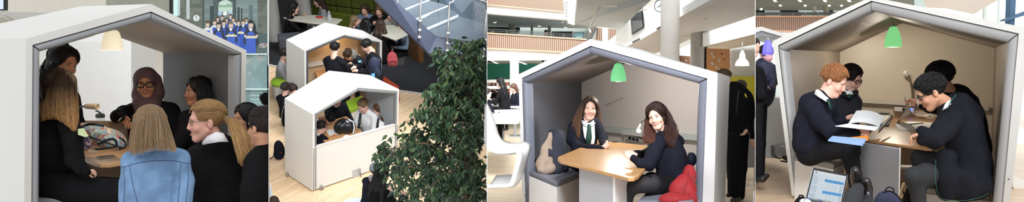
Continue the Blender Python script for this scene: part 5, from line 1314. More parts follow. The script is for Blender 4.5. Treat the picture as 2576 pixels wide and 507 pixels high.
MAT_PAPER = mat('white_paper', (236, 236, 234), .8, vary=.015)
def bay2_stair(B, F):
 U = B.up
 st = thing('staircase', 'dark blue staircase with white step edges and a glass balustrade', 'staircase', B.drop(at(1150, 110, 17)), U)
 navy = mat('stair_navy', (58, 64, 82), .6, vary=.06, scale=3); grey = mat('stair_grey', (88, 94, 102), .7, vary=.08, scale=20); nose = mat('step_nosing', (224, 224, 224), .5, vary=.02)
 # stringer and landing edge
 pts = [(930, -14), (982, -10), (1098, 93), (1192, 114), (1225, 121), (1225, 150), (1192, 143), (1086, 136), (1078, 134)]
 dd = [15.2, 15.2, 15.6, 15.7, 15.7, 15.6, 15.6, 15.6, 15.5]
 slab(pts, dd, .12, navy, 'stringer', st, vec=Vector((.0, .22, -.06)), clip=[E2R])
 # treads: upper surfaces and dark risers
 rows = [[(960, -20), (1040, -40), (1081, -2), (1014, 23)], [(1014, 26), (1081, 2), (1127, 13), (1042, 47)], [(1042, 50), (1127, 17), (1153, 36), (1070, 71)], [(1072, 74), (1153, 40), (1226, 62), (1226, 108), (1192, 114), (1098, 92)]]
 for i, r in enumerate(rows):
  d = [15.75, 16.5, 16.7, 15.85] if i < 3 else [15.8, 16.7, 16.9, 15.9, 15.9, 15.75]
  slab(r, d, .05, grey, 'tread', st, vec=-U * .05, clip=[E2R])
 for (x0, y0, x1, y1) in ((1014, 23, 1081, -2), (1042, 47, 1127, 13), (1070, 71, 1153, 36)):
  slab([(x0, y0), (x1, y1), (x1, y1 + 4.5), (x0, y0 + 4.5)], [15.7, 16.55, 16.55, 15.7], .04, nose, 'step_nosing', st, vec=U * -.03)
 slab([(1086, -40), (1226, -40), (1226, 70), (1153, 42)], [17.0, 17.0, 17.2, 16.9], .1, mat('stair_blue_wall', (44, 54, 70), .5, vary=.1), 'side_wall', st, clip=[E2R])
 gl = mat('balustrade_glass', (110, 128, 138), .05, vary=0, alpha=.14, spec=.6)
 for p in ([(1003, 0), (1054, 40), (1054, 60), (1003, 12)], [(986, -30), (1100, -30), (1102, 90), (1060, 56)], [(1104, -30), (1222, -20), (1222, 112), (1104, 92)]):
  slab(p, 15.5, .012, gl, 'glass_pane', st)
 mt = M_CHROME
 for (x0, x1, y0, y1) in ((1001, 998.5, -20, 46), (1060, 1054, -20, 97), (1131, 1124, 6, 131), (1224, 1216, 24, 147)):
  mb = MB(); ptube(mb, [(x0, y0), (x1, y1)], 15.4, 2.2, sm=0); po = mb.build('post', mt, st, smooth=True, clip=[E2R])
  mb = MB()
  for f_ in (.62, .82, .97) if y1 > 60 else (.72, .98):
   c = at(lerp(x0, x1, f_) + 1, lerp(y0, y1, f_), 15.38); mb.lathe(c, C_R, [(.003, -.03), (.022, -.03), (.026, -.02), (.026, .02), (.022, .03), (.003, .03)], 12)
  mb.build('clamp', mat('clamp_steel', (206, 206, 206), .3, .6, vary=0), po, smooth=True)
 mb = MB(); ptube(mb, [(1129, 8), (1141, 3), (1138, -8)], 15.4, 2.0); ptube(mb, [(1194, -6), (1225, 6)], 15.4, 2.6, sm=0); mb.build('handrail', MATS['clamp_steel'], st, smooth=True, clip=[E2R])
 br = thing('cupboard', 'brown wooden cupboard end under the staircase', 'cupboard', F(1062, 160), U)
 mb = MB(); p = F(1055, 160); q_ = F(1068, 156); r_ = q_ + (q_ - p).cross(U).normalized() * -1.0; u_ = U * 1.0
 mb.prism([p, q_, r_, r_ + (p - q_)], u_); mb.build('side_panel', MATS['brown_panel'], br, bevel=.01)
 mb = MB(); c = lerp(p, q_, .5) + U * .6; mb.box(c - (q_ - p).cross(U).normalized() * .0 , (q_ - p) * .05, U * .06, (q_ - p).cross(U).normalized() * .02); mb.build('handle', M_BLKPLASTIC, br)
def bay2_furniture(B, F):
 U = B.up
 white = mat('white_table', (196, 192, 178), .45, vary=.01)
 def table(pts, h, label, d=None):
  P = [F(x, y, h) for x, y in pts]; c = sum(P, Vector()) / len(P)
  t = thing('table', label, 'table', B.drop(c), U); mb = MB(); mb.prism(P, -U * .035); mb.build('table_top', white, t, bevel=.008)
  mb = MB(); mb.tube([B.drop(c, .02), c - U * .035], .05, 10); mb.build('leg', M_CHROME, t, smooth=True)
  mb = MB(); mb.box(B.drop(c, .012), C_R * .3, C_F.cross(C_R).cross(U).normalized() * 0 + (U.cross(C_R)).normalized() * .3, U * .012); mb.build('base', M_CHROME, t)
  return t
 table([(712, 43), (790, 37), (861, 48), (846, 60), (790, 58), (730, 50)], .74, 'long white table beside the olive bench at the far left')
 table([(946, 66), (990, 62), (1030, 84), (994, 100), (952, 84)], .74, 'white table under the staircase where girls sit')
 b = thing('bench', 'dark grey upholstered bench by the round column at the far left', 'bench', F(728, 108), U)
 gm = mat('dark_grey_fabric', (76, 78, 84), .85, vary=.06)
 P = [F(697, 84, .42), F(754, 78, .42), F(757, 90, .42), F(700, 97, .42)]; mb = MB(); mb.prism(P, -U * .36); mb.build('seat', gm, b, bevel=.03)
 for p in P:
  mb = MB(); mb.tube([B.drop(p), B.drop(p, .1)], .02, 8); mb.build('leg', M_CHROME, b)
 # bottle and wrapper on the far table
 c = F(830, 53, .74); o = thing('water_bottle', 'clear water bottle standing on the far white table', 'bottle', c, U)
 mb = MB(); mb.lathe(c, U, [(.003, 0), (.04, 0), (.042, .02), (.042, .16), (.02, .21), (.02, .22), (.003, .22)], 16); mb.build('bottle_body', MATS.get('clear_plastic') or mat('clear_plastic', (226, 232, 236), .08, vary=0, alpha=.35), o, smooth=True)
 mb = MB(); mb.lathe(c + U * .22, U, [(.003, 0), (.022, 0), (.022, .03), (.003, .03)], 12); mb.build('cap', mat('white_cap', (226, 226, 226), .4, vary=0), o, smooth=True)
 mb = MB()
 for i in range(7):
  p = F(797 + i * 2.2, 42 + (i % 3) * 1.4, .745); mb.box(p, C_R * .03, U * .012, C_F * .025)
 o = mb.build('snack_wrapper', mat('red_wrapper', (186, 60, 50), .4, vary=.3, scale=40), None); tag(o, 'red and white snack wrapper on the far white table', 'wrapper')
 # pink backpack on the carpet
 c = F(988, 163); S = SDF(); q = depth_of(c) / FPX; r_, u_, t_ = B.frame(c)
 S.ell(c + u_ * 18 * q, r_ * 13 * q, u_ * 19 * q, t_ * 9 * q); S.ell(c + u_ * 10 * q + t_ * 6 * q, r_ * 11 * q, u_ * 11 * q, t_ * 6 * q, 3 * q); S.box(c + u_ * 9 * q, r_ * 10 * q, u_ * 8 * q, t_ * 6 * q, 2 * q, 5 * q)
 bp = thing('backpack', 'coral pink backpack standing on the dark carpet by the girls\' table', 'backpack', c, U); solid('bag_body', S, 1.0 * q, [mat('coral_fabric', (196, 88, 92), .85, vary=.1)], bp)
 mb = MB(); mb.tube([c + r_ * x * q + u_ * y * q + t_ * 12 * q for x, y in ((-9, 13), (0, 17), (9, 13))], 1.0 * q, 6); mb.build('zip', mat('coral_dark', (140, 56, 62), .8), bp); mb = MB(); mb.tube([c + r_ * x * q + u_ * y * q for x, y in ((-4, 35), (0, 41), (4, 35))], 1.2 * q, 6); mb.build('handle', MATS['coral_dark'], bp, smooth=True)
 # red seat beside the rear booth
 P = [F(958, 196, .4), F(966, 190, .4), F(1004, 216, .4), F(998, 222, .4)]; mb = MB(); mb.prism(P, -U * .36)
 o = mb.build('bench', mat('orange_red', (178, 66, 34), .7, vary=.06), None, bevel=.02); tag(o, 'orange-red bench end beside the rear booth', 'bench')
 # green bench seen through the front booth
 g = thing('bench', 'lime green bench seen through the open back of the front booth', 'bench', F(890, 285), U)
 P = [F(846, 262, .44), F(907, 240, .44), F(925, 254, .44), F(870, 280, .44)]; mb = MB(); mb.prism(P, -U * .1); mb.build('seat_cushion', mat('lime_vinyl', (150, 190, 50), .5, vary=.05), g, bevel=.02)
 mb = MB(); mb.prism([lerp(p, sum(P, Vector()) / 4, .04) - U * .1 for p in P], -U * .33); mb.build('base', M_WHITE, g)
 # bags on the oak floor
 c = F(703, 397); q = depth_of(c) / FPX; r_, u_, t_ = B.frame(c); S = SDF(); S.ell(c + u_ * 24 * q + r_ * 3 * q, r_ * 13 * q, u_ * 27 * q, t_ * 11 * q); S.ell(c + u_ * 13 * q - r_ * 1 * q + t_ * 6 * q, r_ * 11 * q, u_ * 12 * q, t_ * 8 * q, 4 * q)
 bp = thing('backpack', 'navy backpack standing on the oak floor left of the front booth', 'backpack', c, U); solid('bag_body', S, 1.0 * q, [M_NAVY], bp)
 mb = MB(); mb.tube([c + r_ * x * q + u_ * y * q + t_ * z * q for x, y, z in ((-9, 30, 6), (-13, 14, 8), (-18, 6, 3), (-24, 3, 0))], 1.1 * q, 6); mb.build('strap', M_BLKPLASTIC, bp, smooth=True)
 mb = MB(); mb.box(c + u_ * 22 * q + r_ * 4 * q + t_ * 11.4 * q, r_ * 3 * q, u_ * .8 * q, t_ * .3 * q); mb.build('logo_patch', mat('red_patch', (200, 60, 50), .6, vary=0), bp)
 # stools and chairs
 lime = MATS['lime_vinyl']
 def stool(x, y, label, m=lime):
  c = F(x, y); o = thing('stool', label, 'stool', c, U); mb = MB(); mb.lathe(c + U * .4, U, [(.004, 0), (.2, 0), (.21, .03), (.2, .07), (.004, .08)], 20); mb.build('seat', m, o, smooth=True); mb = MB(); mb.lathe(c, U, [(.004, 0), (.19, 0), (.19, .4), (.004, .4)], 20); mb.build('base', M_WHITE, o, angle=40)
 stool(713, 249, 'lime-topped white stool under the sitter in grey knit')
 whp = mat('pale_blue_plastic', (214, 224, 232), .4, vary=.01)
 for (x, y, lab, fl) in ((680, 588, 'pale blue plastic chair at the bottom corner beside the partition', 1), (904, 630, 'pale blue plastic chair back below the front booth castor', -1)):
  cl = [E2L] if x < 700 else None; c = F(x, y); q = depth_of(c) / FPX; r_, u_, t_ = B.frame(c); o = thing('chair', lab, 'chair', c, U)
  mb = MB(); mb.prism([c + u_ * .44 + r_ * .2 * a + t_ * .2 * b_ for a, b_ in ((-1, -1), (1, -1), (1, 1), (-1, 1))], u_ * .03); mb.build('seat', whp, o, bevel=.02, clip=cl)
  mb = MB(); secs = [[c + u_ * (.46 + .4 * k / 6) + r_ * (.16 * math.sin(a)) + t_ * (-.21 - .06 * k / 6 + .06 * (1 - math.cos(a)) ) for a in np.linspace(-1.2, 1.2, 9)] for k in range(7)]
  mb.grid(secs)
  ob = mb.build('backrest', whp, o, smooth=True, clip=cl); sm = ob.modifiers.new('thickness', 'SOLIDIFY'); sm.thickness = .02
  for a, b_ in ((-1, -1), (1, -1), (1, 1), (-1, 1)):
   mb = MB(); mb.tube([c + r_ * .2 * a + t_ * .2 * b_, c + u_ * .44 + r_ * .17 * a + t_ * .17 * b_], .014, 8); mb.build('leg', M_CHROME, o, smooth=True, clip=cl)
def bay2_people(B, F):
 gk = mat('grey_marl_knit', (150, 150, 152), .95, vary=.25, scale=60, bump=.3); dn = mat('pale_denim', (112, 132, 154), .9, vary=.15, scale=20)
 sp = lambda *a, **k: small_person(B, *a, **k).finish()
 # rear booth
 f = small_person(B, 843, 122, 33, 'dark-haired boy in a black blazer standing at the rear booth, back turned', d=15.75, yaw=150, pose='stand', collar=True, hair=(24, 20, 20), pitch=18, arms='table'); f.finish()
 hood = mat('navy_hoodie', (30, 32, 44), .9, vary=.2)
 f = small_person(B, 876, 138, 31, 'brown-haired boy in a navy hoodie bent over the rear booth table', d=16.4, yaw=-38, pose='sit', top=hood, hair=(62, 44, 30), pitch=42, lean=34, topname='hoodie', skin='tan')
 mb = MB(); k = f.hk; mb.ell(f.P(888, 137, .05), f.r_ * f.R(10), f.t_ * f.R(8), f.u_ * f.R(14)); f.part('hood', mat('grey_hood', (128, 124, 118), .9), mb)
 mb = MB(); text_mesh(mb, 'ATHLETE', f.P(868, 166, -.27), (f.r_ * .95 - f.u_ * .3).normalized(), f.u_, .13); f.part('lettering', mat('print_white', (214, 214, 214), .8, vary=0), mb)
 f.finish()
 f = small_person(B, 922, 115, 32, 'boy in a black blazer looking at his phone at the rear booth', d=15.7, yaw=-78, pose='stand', collar=True, hair=(26, 22, 22), pitch=26, arms='hold'); f.finish()
 p = at(905, 154, 15.5); r_, u_, t_ = B.frame(p); o = thing('phone', 'phone in the hand of the boy with the navy backpack', 'phone', p - u_ * .06, B.up)
 mb = MB(); mb.box(p, r_ * .034, u_ * .022, t_ * .005); mb.build('case', M_BLKPLASTIC, o, bevel=.004); mb = MB(); mb.box(p + t_ * .006, r_ * .03, u_ * .018, t_ * .001); mb.build('display', mat('phone_lit', (120, 190, 220), .2, vary=0, emit=.5), o)
 c = at(943, 168, 15.5); r_, u_, t_ = B.frame(c); q = 15.5 / FPX; S = SDF(); S.ell(c, r_ * 17 * q, u_ * 28 * q, t_ * 12 * q); S.ell(c - u_ * 12 * q + t_ * 7 * q + r_ * 5 * q, r_ * 12 * q, u_ * 13 * q, t_ * 8 * q, 4 * q)
 bp = thing('backpack', 'navy backpack worn by the boy with the phone', 'backpack', B.drop(c, .9), B.up); solid('bag_body', S, 1.0 * q, [mat('navy_nylon', (34, 40, 62), .7, vary=.15)], bp)
 mb = MB(); ptube(mb, [(925, 138, .0), (920, 146, -.1), (922, 168, -.12), (932, 186, -.05)], 15.5, 2.2); ptube(mb, [(950, 138, .02), (958, 150, -.05), (956, 176, -.05)], 15.5, 2.0); mb.build('strap', M_NAVY, bp, smooth=True)
 c = at(938, 187, 15.3); o = thing('water_bottle', 'blue bottle in the side pocket of the worn navy backpack', 'bottle', c - B.up * .06, B.up); mb = MB(); mb.lathe(c - B.up * .06, B.up, [(.003, 0), (.034, 0), (.036, .02), (.036, .09), (.003, .09)], 14); mb.build('bottle_body', mat('sky_blue_plastic', (90, 150, 214), .3, vary=0), o, smooth=True); mb = MB(); mb.lathe(c + B.up * .03, B.up, [(.003, 0), (.026, 0), (.024, .035), (.003, .035)], 12); mb.build('cap', M_NAVY, o, smooth=True)
 # front booth
 f = small_person(B, 809, 318, 32, 'boy with glasses and a black blazer leaning on the front booth panel', d=14.55, yaw=100, ang=35, pose='sit', collar=True, hair=(44, 32, 28), pitch=10, lean=10, arms='table'); f.glasses(M_BLACKFRAME, r=.004); f.finish()
 f = small_person(B, 827, 297, 33, 'boy in a white shirt with his dark-haired head bent over his writing', d=14.75, yaw=60, pose='sit', top=M_SHIRT, hair=(24, 20, 20), pitch=62, lean=40, topname='shirt', skin='tan'); f.finish()
 f = small_person(B, 846, 248, 33, 'boy in a black blazer whose face is hidden by the front booth roof edge', d=15.3, yaw=30, pose='sit', collar=True, hair=(40, 30, 24), pitch=10, lean=6); f.finish()
 c = at(866, 316, 14.65); r_, u_, t_ = B.frame(c); q = 14.6 / FPX; S = SDF(); S.ell(c, r_ * 25 * q, u_ * 18 * q, t_ * 16 * q); S.ell(c + r_ * 10 * q - u_ * 4 * q, r_ * 18 * q, u_ * 15 * q, t_ * 16 * q, 5 * q); S.ell(c - r_ * 12 * q - u_ * 3 * q, r_ * 14 * q, u_ * 14 * q, t_ * 14 * q, 5 * q)
 bp = thing('backpack', 'black shiny backpack slumped on the front booth table', 'backpack', c - u_ * 17 * q, B.up); solid('bag_body', S, 1.0 * q, [mat('black_nylon', (28, 28, 32), .35, vary=.3, scale=20, bump=.6, bscale=30)], bp, None, 1.6 * q, 26)
 mb = MB(); ptube(mb, [(850, 306, -.15), (862, 298, -.2), (878, 304, -.22), (886, 318, -.2)], 14.6, 1.3); mb.build('strap', M_BLACK, bp, smooth=True)
 f = small_person(B, 913, 265, 34, 'short-haired fair boy in a white shirt and dark tie in the front booth', d=14.9, yaw=-42, pose='sit', top=M_SHIRT, hair=(122, 96, 66), pitch=22, lean=10, topname='shirt')
 f.quadpatch('tie', mat('black_tie', (28, 32, 36), .6), [[(904, 285, -.22), (910, 285, -.22)], [(901, 305, -.27), (908, 306, -.27)], [(899, 322, -.3), (906, 322, -.3)]], 1.2); f.finish()
 f = small_person(B, 953, 275, 36, 'girl with a brown bob and white blouse at the right of the front booth', d=15.1, yaw=-72, ang=-40, pose='sit', top=M_SHIRT, hair=(92, 62, 40), pitch=14, lean=8, long=.25, topname='blouse')
 f.quadpatch('tie', MATS['black_tie'], [[(950, 297, -.2), (954, 297, -.2)], [(947, 310, -.24), (953, 311, -.24)], [(946, 324, -.26), (952, 324, -.26)]], 1.2); f.finish()
 # left edge
 f = small_person(B, 716, 137, 31, 'sitter in a grey knitted jumper half hidden by the rear booth', d=17.2, yaw=75, pose='sit', top=gk, hair=(40, 30, 26), pitch=5, topname='jumper'); f.finish()
 f = small_person(B, 737, 226, 31, 'dark-haired person whose head shows above the front booth eave', d=15.9, yaw=20, pose='sit', hair=(44, 32, 28), pitch=20); f.finish()
 f = small_person(B, 719, 222, 28, 'person in a furry dark hat behind the front booth eave', d=16.6, yaw=140, pose='sit', hair=(40, 36, 34), pitch=10)
 f.tufts(160, .3, .008, .012, c0=LC((66, 60, 56))); f.finish()
 c = at(714, 285, 15.3); S = SDF(); q = 15.3 / FPX; r_, u_, t_ = B.frame(c); S.cap(c + u_ * 24 * q + r_ * 5 * q, c - u_ * 30 * q - r_ * 1 * q, 6 * q, 8 * q, .01)
 co = thing('coat', 'black coat hanging down the hidden side of the front booth', 'coat', c - u_ * 36 * q, B.up); solid('coat_body', S, 1.0 * q, [M_BLACK], co, None, .01, 25); mb = MB(); ptube(mb, [(716, 258, -.1), (709, 288, -.12), (707, 318, -.1)], 15.3, .8); mb.build('zip', M_CHROME, co, smooth=True)
 # bottom edge
 f = small_person(B, 690, 510, 36, 'person with long brown hair cut off by the bottom edge beside the partition', d=12.6, yaw=170, pose='sit', hair=(58, 38, 28), long=.5, pitch=10, clip=[(E1R[0], -E1R[1])]); f.finish()
 f = small_person(B, 962, 442, 44, 'black-curled person in a black coat sitting below the ficus branches', d=10.9, yaw=140, pose='sit', top=M_BLACK, hair=(20, 18, 18), long=.35, pitch=18, topname='coat', lean=16); f.tufts(260, .35, .008, .012, zmin=-.9, front=.3); f.finish()
 f = small_person(B, 948, 430, 40, 'person in a grey patterned bobble hat beside the black-curled sitter', d=11.6, yaw=120, pose='sit', top=M_NAVY, hair=(40, 34, 30), pitch=18, lean=16)
 hm = mat('bobble_knit', (120, 122, 128), .95, vary=.6, scale=50, bump=.5); k = f.hk
 S = SDF(); S.ell(f.Hh(0, -.014, .06), f.hx * .1 * k, f.hy * .118 * k, f.hz * .09 * k); S.box(f.Hh(0, 0, -.1), f.hx * .3 * k, f.hy * .3 * k, f.hz * .12 * k, 0, .01 * k, True); f.cl['hat'] = S; f.clm['hat'] = hm; f.clw['hat'] = (0, 20)
 mb = MB(); mb.ell(f.P(932, 445, -.1), f.r_ * f.R(6), f.t_ * f.R(6), f.u_ * f.R(6)); f.part('bobble', mat('bobble_grey', (140, 138, 138), .95, bump=.8), mb); f.finish()
 # far crowd
 blk = M_BLACK; dw = mat('shaded_white_shirt', (150, 148, 144), .9); patt = mat('grey_pattern_skirt', (86, 84, 84), .9, vary=.7, scale=40)  # white tops greyed in their colour for the shade at the far tables
 crowd = [(738, 20, 32, 95, 'sit', blk, patt, (26, 20, 18), .9, 'girl in black with a patterned skirt on the grey bench at the far left', 'face'),
             (801, 2, 30, -90, 'sit', gk, M_TROUSER, (60, 44, 34), .6, 'sitter in a pale grey top behind the far round column', 'table'),
             (917, 24, 27, -15, 'sit', dn, M_TROUSER, (74, 56, 42), .8, 'girl in a pale denim jacket with her hand at her mouth', 'face'),
             (953, 27, 28, -12, 'sit', blk, M_TROUSER, (104, 76, 50), .9, 'girl with long light brown hair facing out at the olive bench', 'face'),
             (893, 52, 27, 80, 'sit', mat('dark_vest', (34, 36, 46), .9), M_TROUSER, (128, 104, 76), .4, 'girl with a dark blond bob seen from the side behind the rear booth', 'table'),
             (921, 60, 30, 160, 'sit', dw, M_TROUSER, (20, 16, 16), .8, 'girl with long black hair in a pale top, back turned', 'table'),
             (957, 64, 31, 175, 'sit', blk, M_TROUSER, (62, 46, 36), 1.2, 'girl with very long brown hair and a black top, back turned', 'table'),
             (978, 36, 26, 40, 'sit', dw, M_TROUSER, (30, 24, 22), .2, 'pupil in a white shirt half hidden by the stair stringer', 'table'),
             (1010, 62, 26, -60, 'sit', dn, M_TROUSER, (40, 30, 26), .2, 'pupil in a blue-grey top at the white table under the stair', 'table')]
 for (x, y, h, yaw, pose, top, legs, hair, lg, lab, arms) in crowd:
  f = small_person(B, x, y, h, lab, d=depth_of(F(x, y + h * 2.9)) - .35, yaw=yaw, pose=pose, top=top, legs=legs, hair=hair, long=lg, group='pupils at the far tables', arms=arms, vox=1.4); f.finish()
def bay2_tree(B):
 U = B.up; rs = random.Random(21)
 t = thing('ficus_tree', 'large ficus tree with dark glossy leaves at the right edge of the atrium', 'tree', B.drop(at(1150, 520, 10.0)), U)
 wood = mat('ficus_bark', (104, 88, 70), .85, vary=.2, bump=.4)
 outline = [(1088, 150), (1110, 128), (1135, 108), (1165, 96), (1226, 96), (1226, 520), (1020, 520), (990, 500), (985, 470), (965, 440), (950, 405), (928, 402), (935, 388), (965, 385), (960, 372), (975, 352), (985, 330), (1012, 332), (1030, 322), (1045, 322), (1045, 300), (1068, 296), (1038, 296), (1040, 283), (1075, 270), (1092, 262), (1068, 250), (1062, 236), (1082, 232), (1090, 218), (1086, 190), (1098, 176)]
 def inside(x, y):
  c = False; j = len(outline) - 1
  for i in range(len(outline)):
   (xi, yi), (xj, yj) = outline[i], outline[j]
   if (yi > y) != (yj > y) and x < (xj - xi) * (y - yi) / (yj - yi) + xi: c = not c
   j = i
  return c
 limbs = [[(1165, 700, 0), (1168, 520, 0), (1172, 400, 0), (1180, 300, .1), (1190, 200, .1), (1195, 120, .1)], [(1170, 430, 0), (1120, 380, -.2), (1060, 360, -.3), (990, 375, -.4), (945, 392, -.5)], [(1175, 360, 0), (1120, 320, -.3), (1080, 300, -.4), (1042, 296, -.5)], [(1182, 290, .1), (1140, 240, .0), (1120, 180, -.1), (1105, 130, -.2)],
             [(1170, 480, 0), (1110, 440, -.4), (1040, 420, -.6), (985, 430, -.7)], [(1168, 520, 0), (1100, 490, -.6), (1040, 480, -.8), (1000, 495, -.9)], [(1180, 320, .1), (1200, 240, -.2), (1215, 160, -.3)], [(1176, 400, 0), (1205, 360, -.4), (1222, 330, -.5)], [(1170, 470, 0), (1200, 440, -.6), (1222, 420, -.7)], [(1182, 260, .1), (1120, 230, -.3), (1075, 235, -.5)]]
 D = 10.0; mb = MB(); twigs = []
 for i, L in enumerate(limbs):
  P = [at(x, y, D + z) for x, y, z in L]; P = [Vector(v) for v in spline(P, 5)]; r0 = .045 if i == 0 else .014
  mb.tube(P, [max(.003, r0 * (1 - .85 * k / (len(P) - 1))) for k in range(len(P))], 7); twigs += P[3:]
 # twigs that leave the limbs
 tips = []
 for k in range(430):
  while True:
   x, y = rs.uniform(925, 1226), rs.uniform(95, 520)
   if inside(x, y): break
  z = rs.uniform(-.9, .7); e = at(x, y, D + z); b = min(rs.sample(twigs, 16), key=lambda v: (v - e).length); L = (b - e).length
  if L > .9: b = e + (b - e) * (.9 / L)
  m = lerp(b, e, .5) + U * .06; P = [Vector(v) for v in spline([b, m, e], 4)]; tips.append(P)
  mb.tube(P, [.0045 * (1 - .6 * j / (len(P) - 1)) for j in range(len(P))], 5)
 mb.build('branches', wood, t, smooth=True, clip=[E2R])
 lv = MB(); cols = [LC((32, 56, 36)), LC((44, 70, 44)), LC((58, 84, 52)), LC((26, 46, 32)), LC((74, 98, 58))]
 r0, u0, t0 = B.frame(at(1120, 300, D))
 def leaf(p, d, s, c):
  d = d.normalized(); w = d.cross(t0 + Vector((rs.uniform(-.8, .8), rs.uniform(-.8, .8), rs.uniform(-.6, .6)))).normalized(); nn = d.cross(w).normalized()
  vs = [p]; N = ((.2, .28), (.45, .36), (.7, .24), (.88, .1))
  for (l, ww) in N: vs += [p + d * s * l + w * s * ww * .62 + nn * s * (.08 - .12 * l * l), p + d * s * l + nn * s * (-.02 - .16 * l * l), p + d * s * l - w * s * ww * .62 + nn * s * (.08 - .12 * l * l)]
  vs.append(p + d * s * 1.05 - nn * s * .22); L = len(vs) - 1; fs = [(0, 1, 2), (0, 2, 3)]
  for i in range(3):
   a = 1 + i * 3; fs += [(a, a + 3, a + 4, a + 1), (a + 1, a + 4, a + 5, a + 2)]
  fs += [(10, L, 11), (11, L, 12)]; lv.add(vs, fs, 0, c)
 for P in tips:
  for k in range(rs.randint(9, 15)):
   p = P[min(len(P) - 1, int(len(P) * (.25 + .75 * rs.random())))] + Vector((rs.gauss(0, .02), rs.gauss(0, .02), rs.gauss(0, .02)))
   d = r0 * rs.uniform(-1, .7) - U * rs.uniform(.1, 1.1) + t0 * rs.uniform(-.3, .8); c = rs.choice(cols); leaf(p, d, rs.uniform(.06, .105), jit(c, .2))
 lv.build('foliage', attr_mat('ficus_leaf', .38, .45), t, smooth=True, fixn=False, clip=[E2R])
# ================================================================= BAY 3: two girls in a booth, balconies behind
def lights_row(mats, d, items, root, name='ceiling_light'):
 for pts in items: slab(pts, d, .05, mats, name, root)
def bay3():
 B = BAY3; F = B.fl
 fill_light(Vector((1.1, 1.8, 4.6)), at(1570, 330, 8.8), 2.0, 1.6, 75, sp=50); fill_light(Vector((1.6, 12.0, 6.5)), Vector((1.4, 18.0, 1.0)), 5, 4, 900)
 wood_floor = plank_mat('floor_oak_c', (248, 232, 208), (240, 218, 190), (190, 160, 126), (0, 0, .35), 1.0, 1.3, .09, .35, vary=.35)
 mb = MB(); mb.prism([B.drop(at(1226.5, 253, 3.6)), B.drop(at(1898.5, 253, 3.6)), B.drop(at(1899.4, 253, 27)), B.drop(at(1225.8, 253, 27))], Vector((0, 0, -.08))); o = mb.build('floor_hall', wood_floor, None); o['kind'] = 'structure'
 white = mat('paint_white', (236, 238, 238), .8, vary=.01); ceil = mat('ceiling_grey', (196, 202, 200), .8, vary=.03, scale=1)
 teal = mat('teal_wall', (70, 166, 148), .7, vary=.04, scale=2); lit = mat('lamp_tube', (255, 255, 250), .5, vary=0, emit=4.0)
 S = lambda pts, d, m, name, t=.2, **k: slab(pts, d, t, m, name, kind='structure', **k)
 # far walls
 S([(1225.6, 150), (1480, 150), (1480, 330), (1225.6, 330)], 26, teal, 'wall_teal')
 S([(1225.6, -40), (1560, -40), (1560, 152), (1225.6, 152)], 27.2, mat('far_wall_pale', (206, 214, 208), .8, vary=.03), 'wall_far')
 S([(1480, -40), (1899.4, -40), (1899.4, 300), (1480, 300)], 26.5, mat('far_wall_warm', (206, 200, 190), .8, vary=.02), 'wall_end')
 # ground floor ceiling under the first balcony, with strip lights
 mb = MB(); mb.prism([at(1225.6, 160, 25.8), at(1480, 160, 25.8), at(1480, 146, 20.2), at(1225.6, 146, 20.2)], Vector((0, 0, .1))); o = mb.build('ceiling_ground', ceil, None); o['kind'] = 'structure'
 def lamp(pts, dd, label, grp=None, cat='ceiling light'):
  o = thing('ceiling_light', label, cat, at(pts[0][0], pts[0][1], dd), None, grp)
  slab(pts, dd, .04, lit, 'diffuser', o); e = [(x + (x - sum(p[0] for p in pts) / len(pts)) * .15, y + (y - sum(p[1] for p in pts) / len(pts)) * .25) for x, y in pts]
  slab(e, dd + .03, .05, M_WHITE, 'housing', o); return o
 for i, (x, y) in enumerate(((1232, 155), (1279, 152), (1304, 157))):
  lamp([(x, y - 2), (x + 5, y - 2), (x + 22, y + 4), (x + 15, y + 4)], 22.5, ['strip light at the far left under the first balcony', 'small strip light left of the white notice pillar under the balcony', 'strip light right of the white notice pillar under the balcony'][i], 'strip lights under the first balcony')
 # first balcony: fascia, slatted parapet, rail, ceiling above
 slat = band_mat('wood_slats', [(0, (76, 56, 44)), (.3, (82, 60, 48)), (.36, (150, 120, 102)), (.9, (158, 128, 108)), (1, (110, 84, 68))], (1, 0, 0), 6.4, .6, bump=.4)
 bal = thing('balcony', 'first balcony with a wood-slatted parapet across the hall', 'balcony', at(1320, 125, 20))
 slab([(1225.6, 123), (1440, 132), (1470, 132), (1470, 150), (1225.6, 152)], 20.0, .3, white, 'fascia', bal)
 slab([(1225.6, 84), (1476, 100), (1476, 133), (1225.6, 120)], 19.9, .12, slat, 'parapet', bal)
 slab([(1225.6, 81.5), (1476, 97.5), (1476, 100.5), (1225.6, 84.5)], 19.86, .2, mat('wood_rail', (196, 150, 116), .5), 'parapet_cap', bal); slab([(1225.6, 119.5), (1476, 132), (1476, 134.5), (1225.6, 123)], 19.86, .2, MATS['wood_rail'], 'parapet_foot', bal)
 rl = mat('dark_rail', (96, 102, 102), .5, .3, vary=0)
 mb = MB();
 for dy in (-10, -5.5, -1): mb.tube([at(1225.6, 83 + dy - .5, 20), at(1480, 98 + dy * .9, 20)], .008, 6)
 ra = mb.build('rail', rl, bal, clip=[E3L])
 for x in (1275, 1306, 1331, 1357, 1392, 1418, 1442, 1466):
  yb = 84 + (x - 1226) * .064; mb = MB(); mb.tube([at(x, yb, 20), at(x, yb - 11, 20)], .009, 6); mb.build('baluster', rl, bal)
 mb = MB(); mb.prism([at(1225.6, 68, 26.6), at(1500, 72, 26.6), at(1500, 58, 20.2), at(1225.6, 33, 20.2)], Vector((0, 0, .1))); o = mb.build('ceiling_first', ceil, None); o['kind'] = 'structure'
 for i, (x, y, w, h) in enumerate(((1275, 39, 10, 8), (1346, 46, 8, 7), (1415, 52, 6, 8), (1484, 77, 6, 7))):
  lamp([(x - w / 2, y - h / 2), (x + w * .2, y - h / 2), (x + w / 2, y + h / 2), (x - w * .1, y + h / 2)], 21, ['oblong ceiling light above the balcony column', 'oblong ceiling light in the middle above the first balcony', 'oblong ceiling light by the white railing edge', 'oblong ceiling light under the concrete slab edge'][i], 'oblong lights over the first balcony')
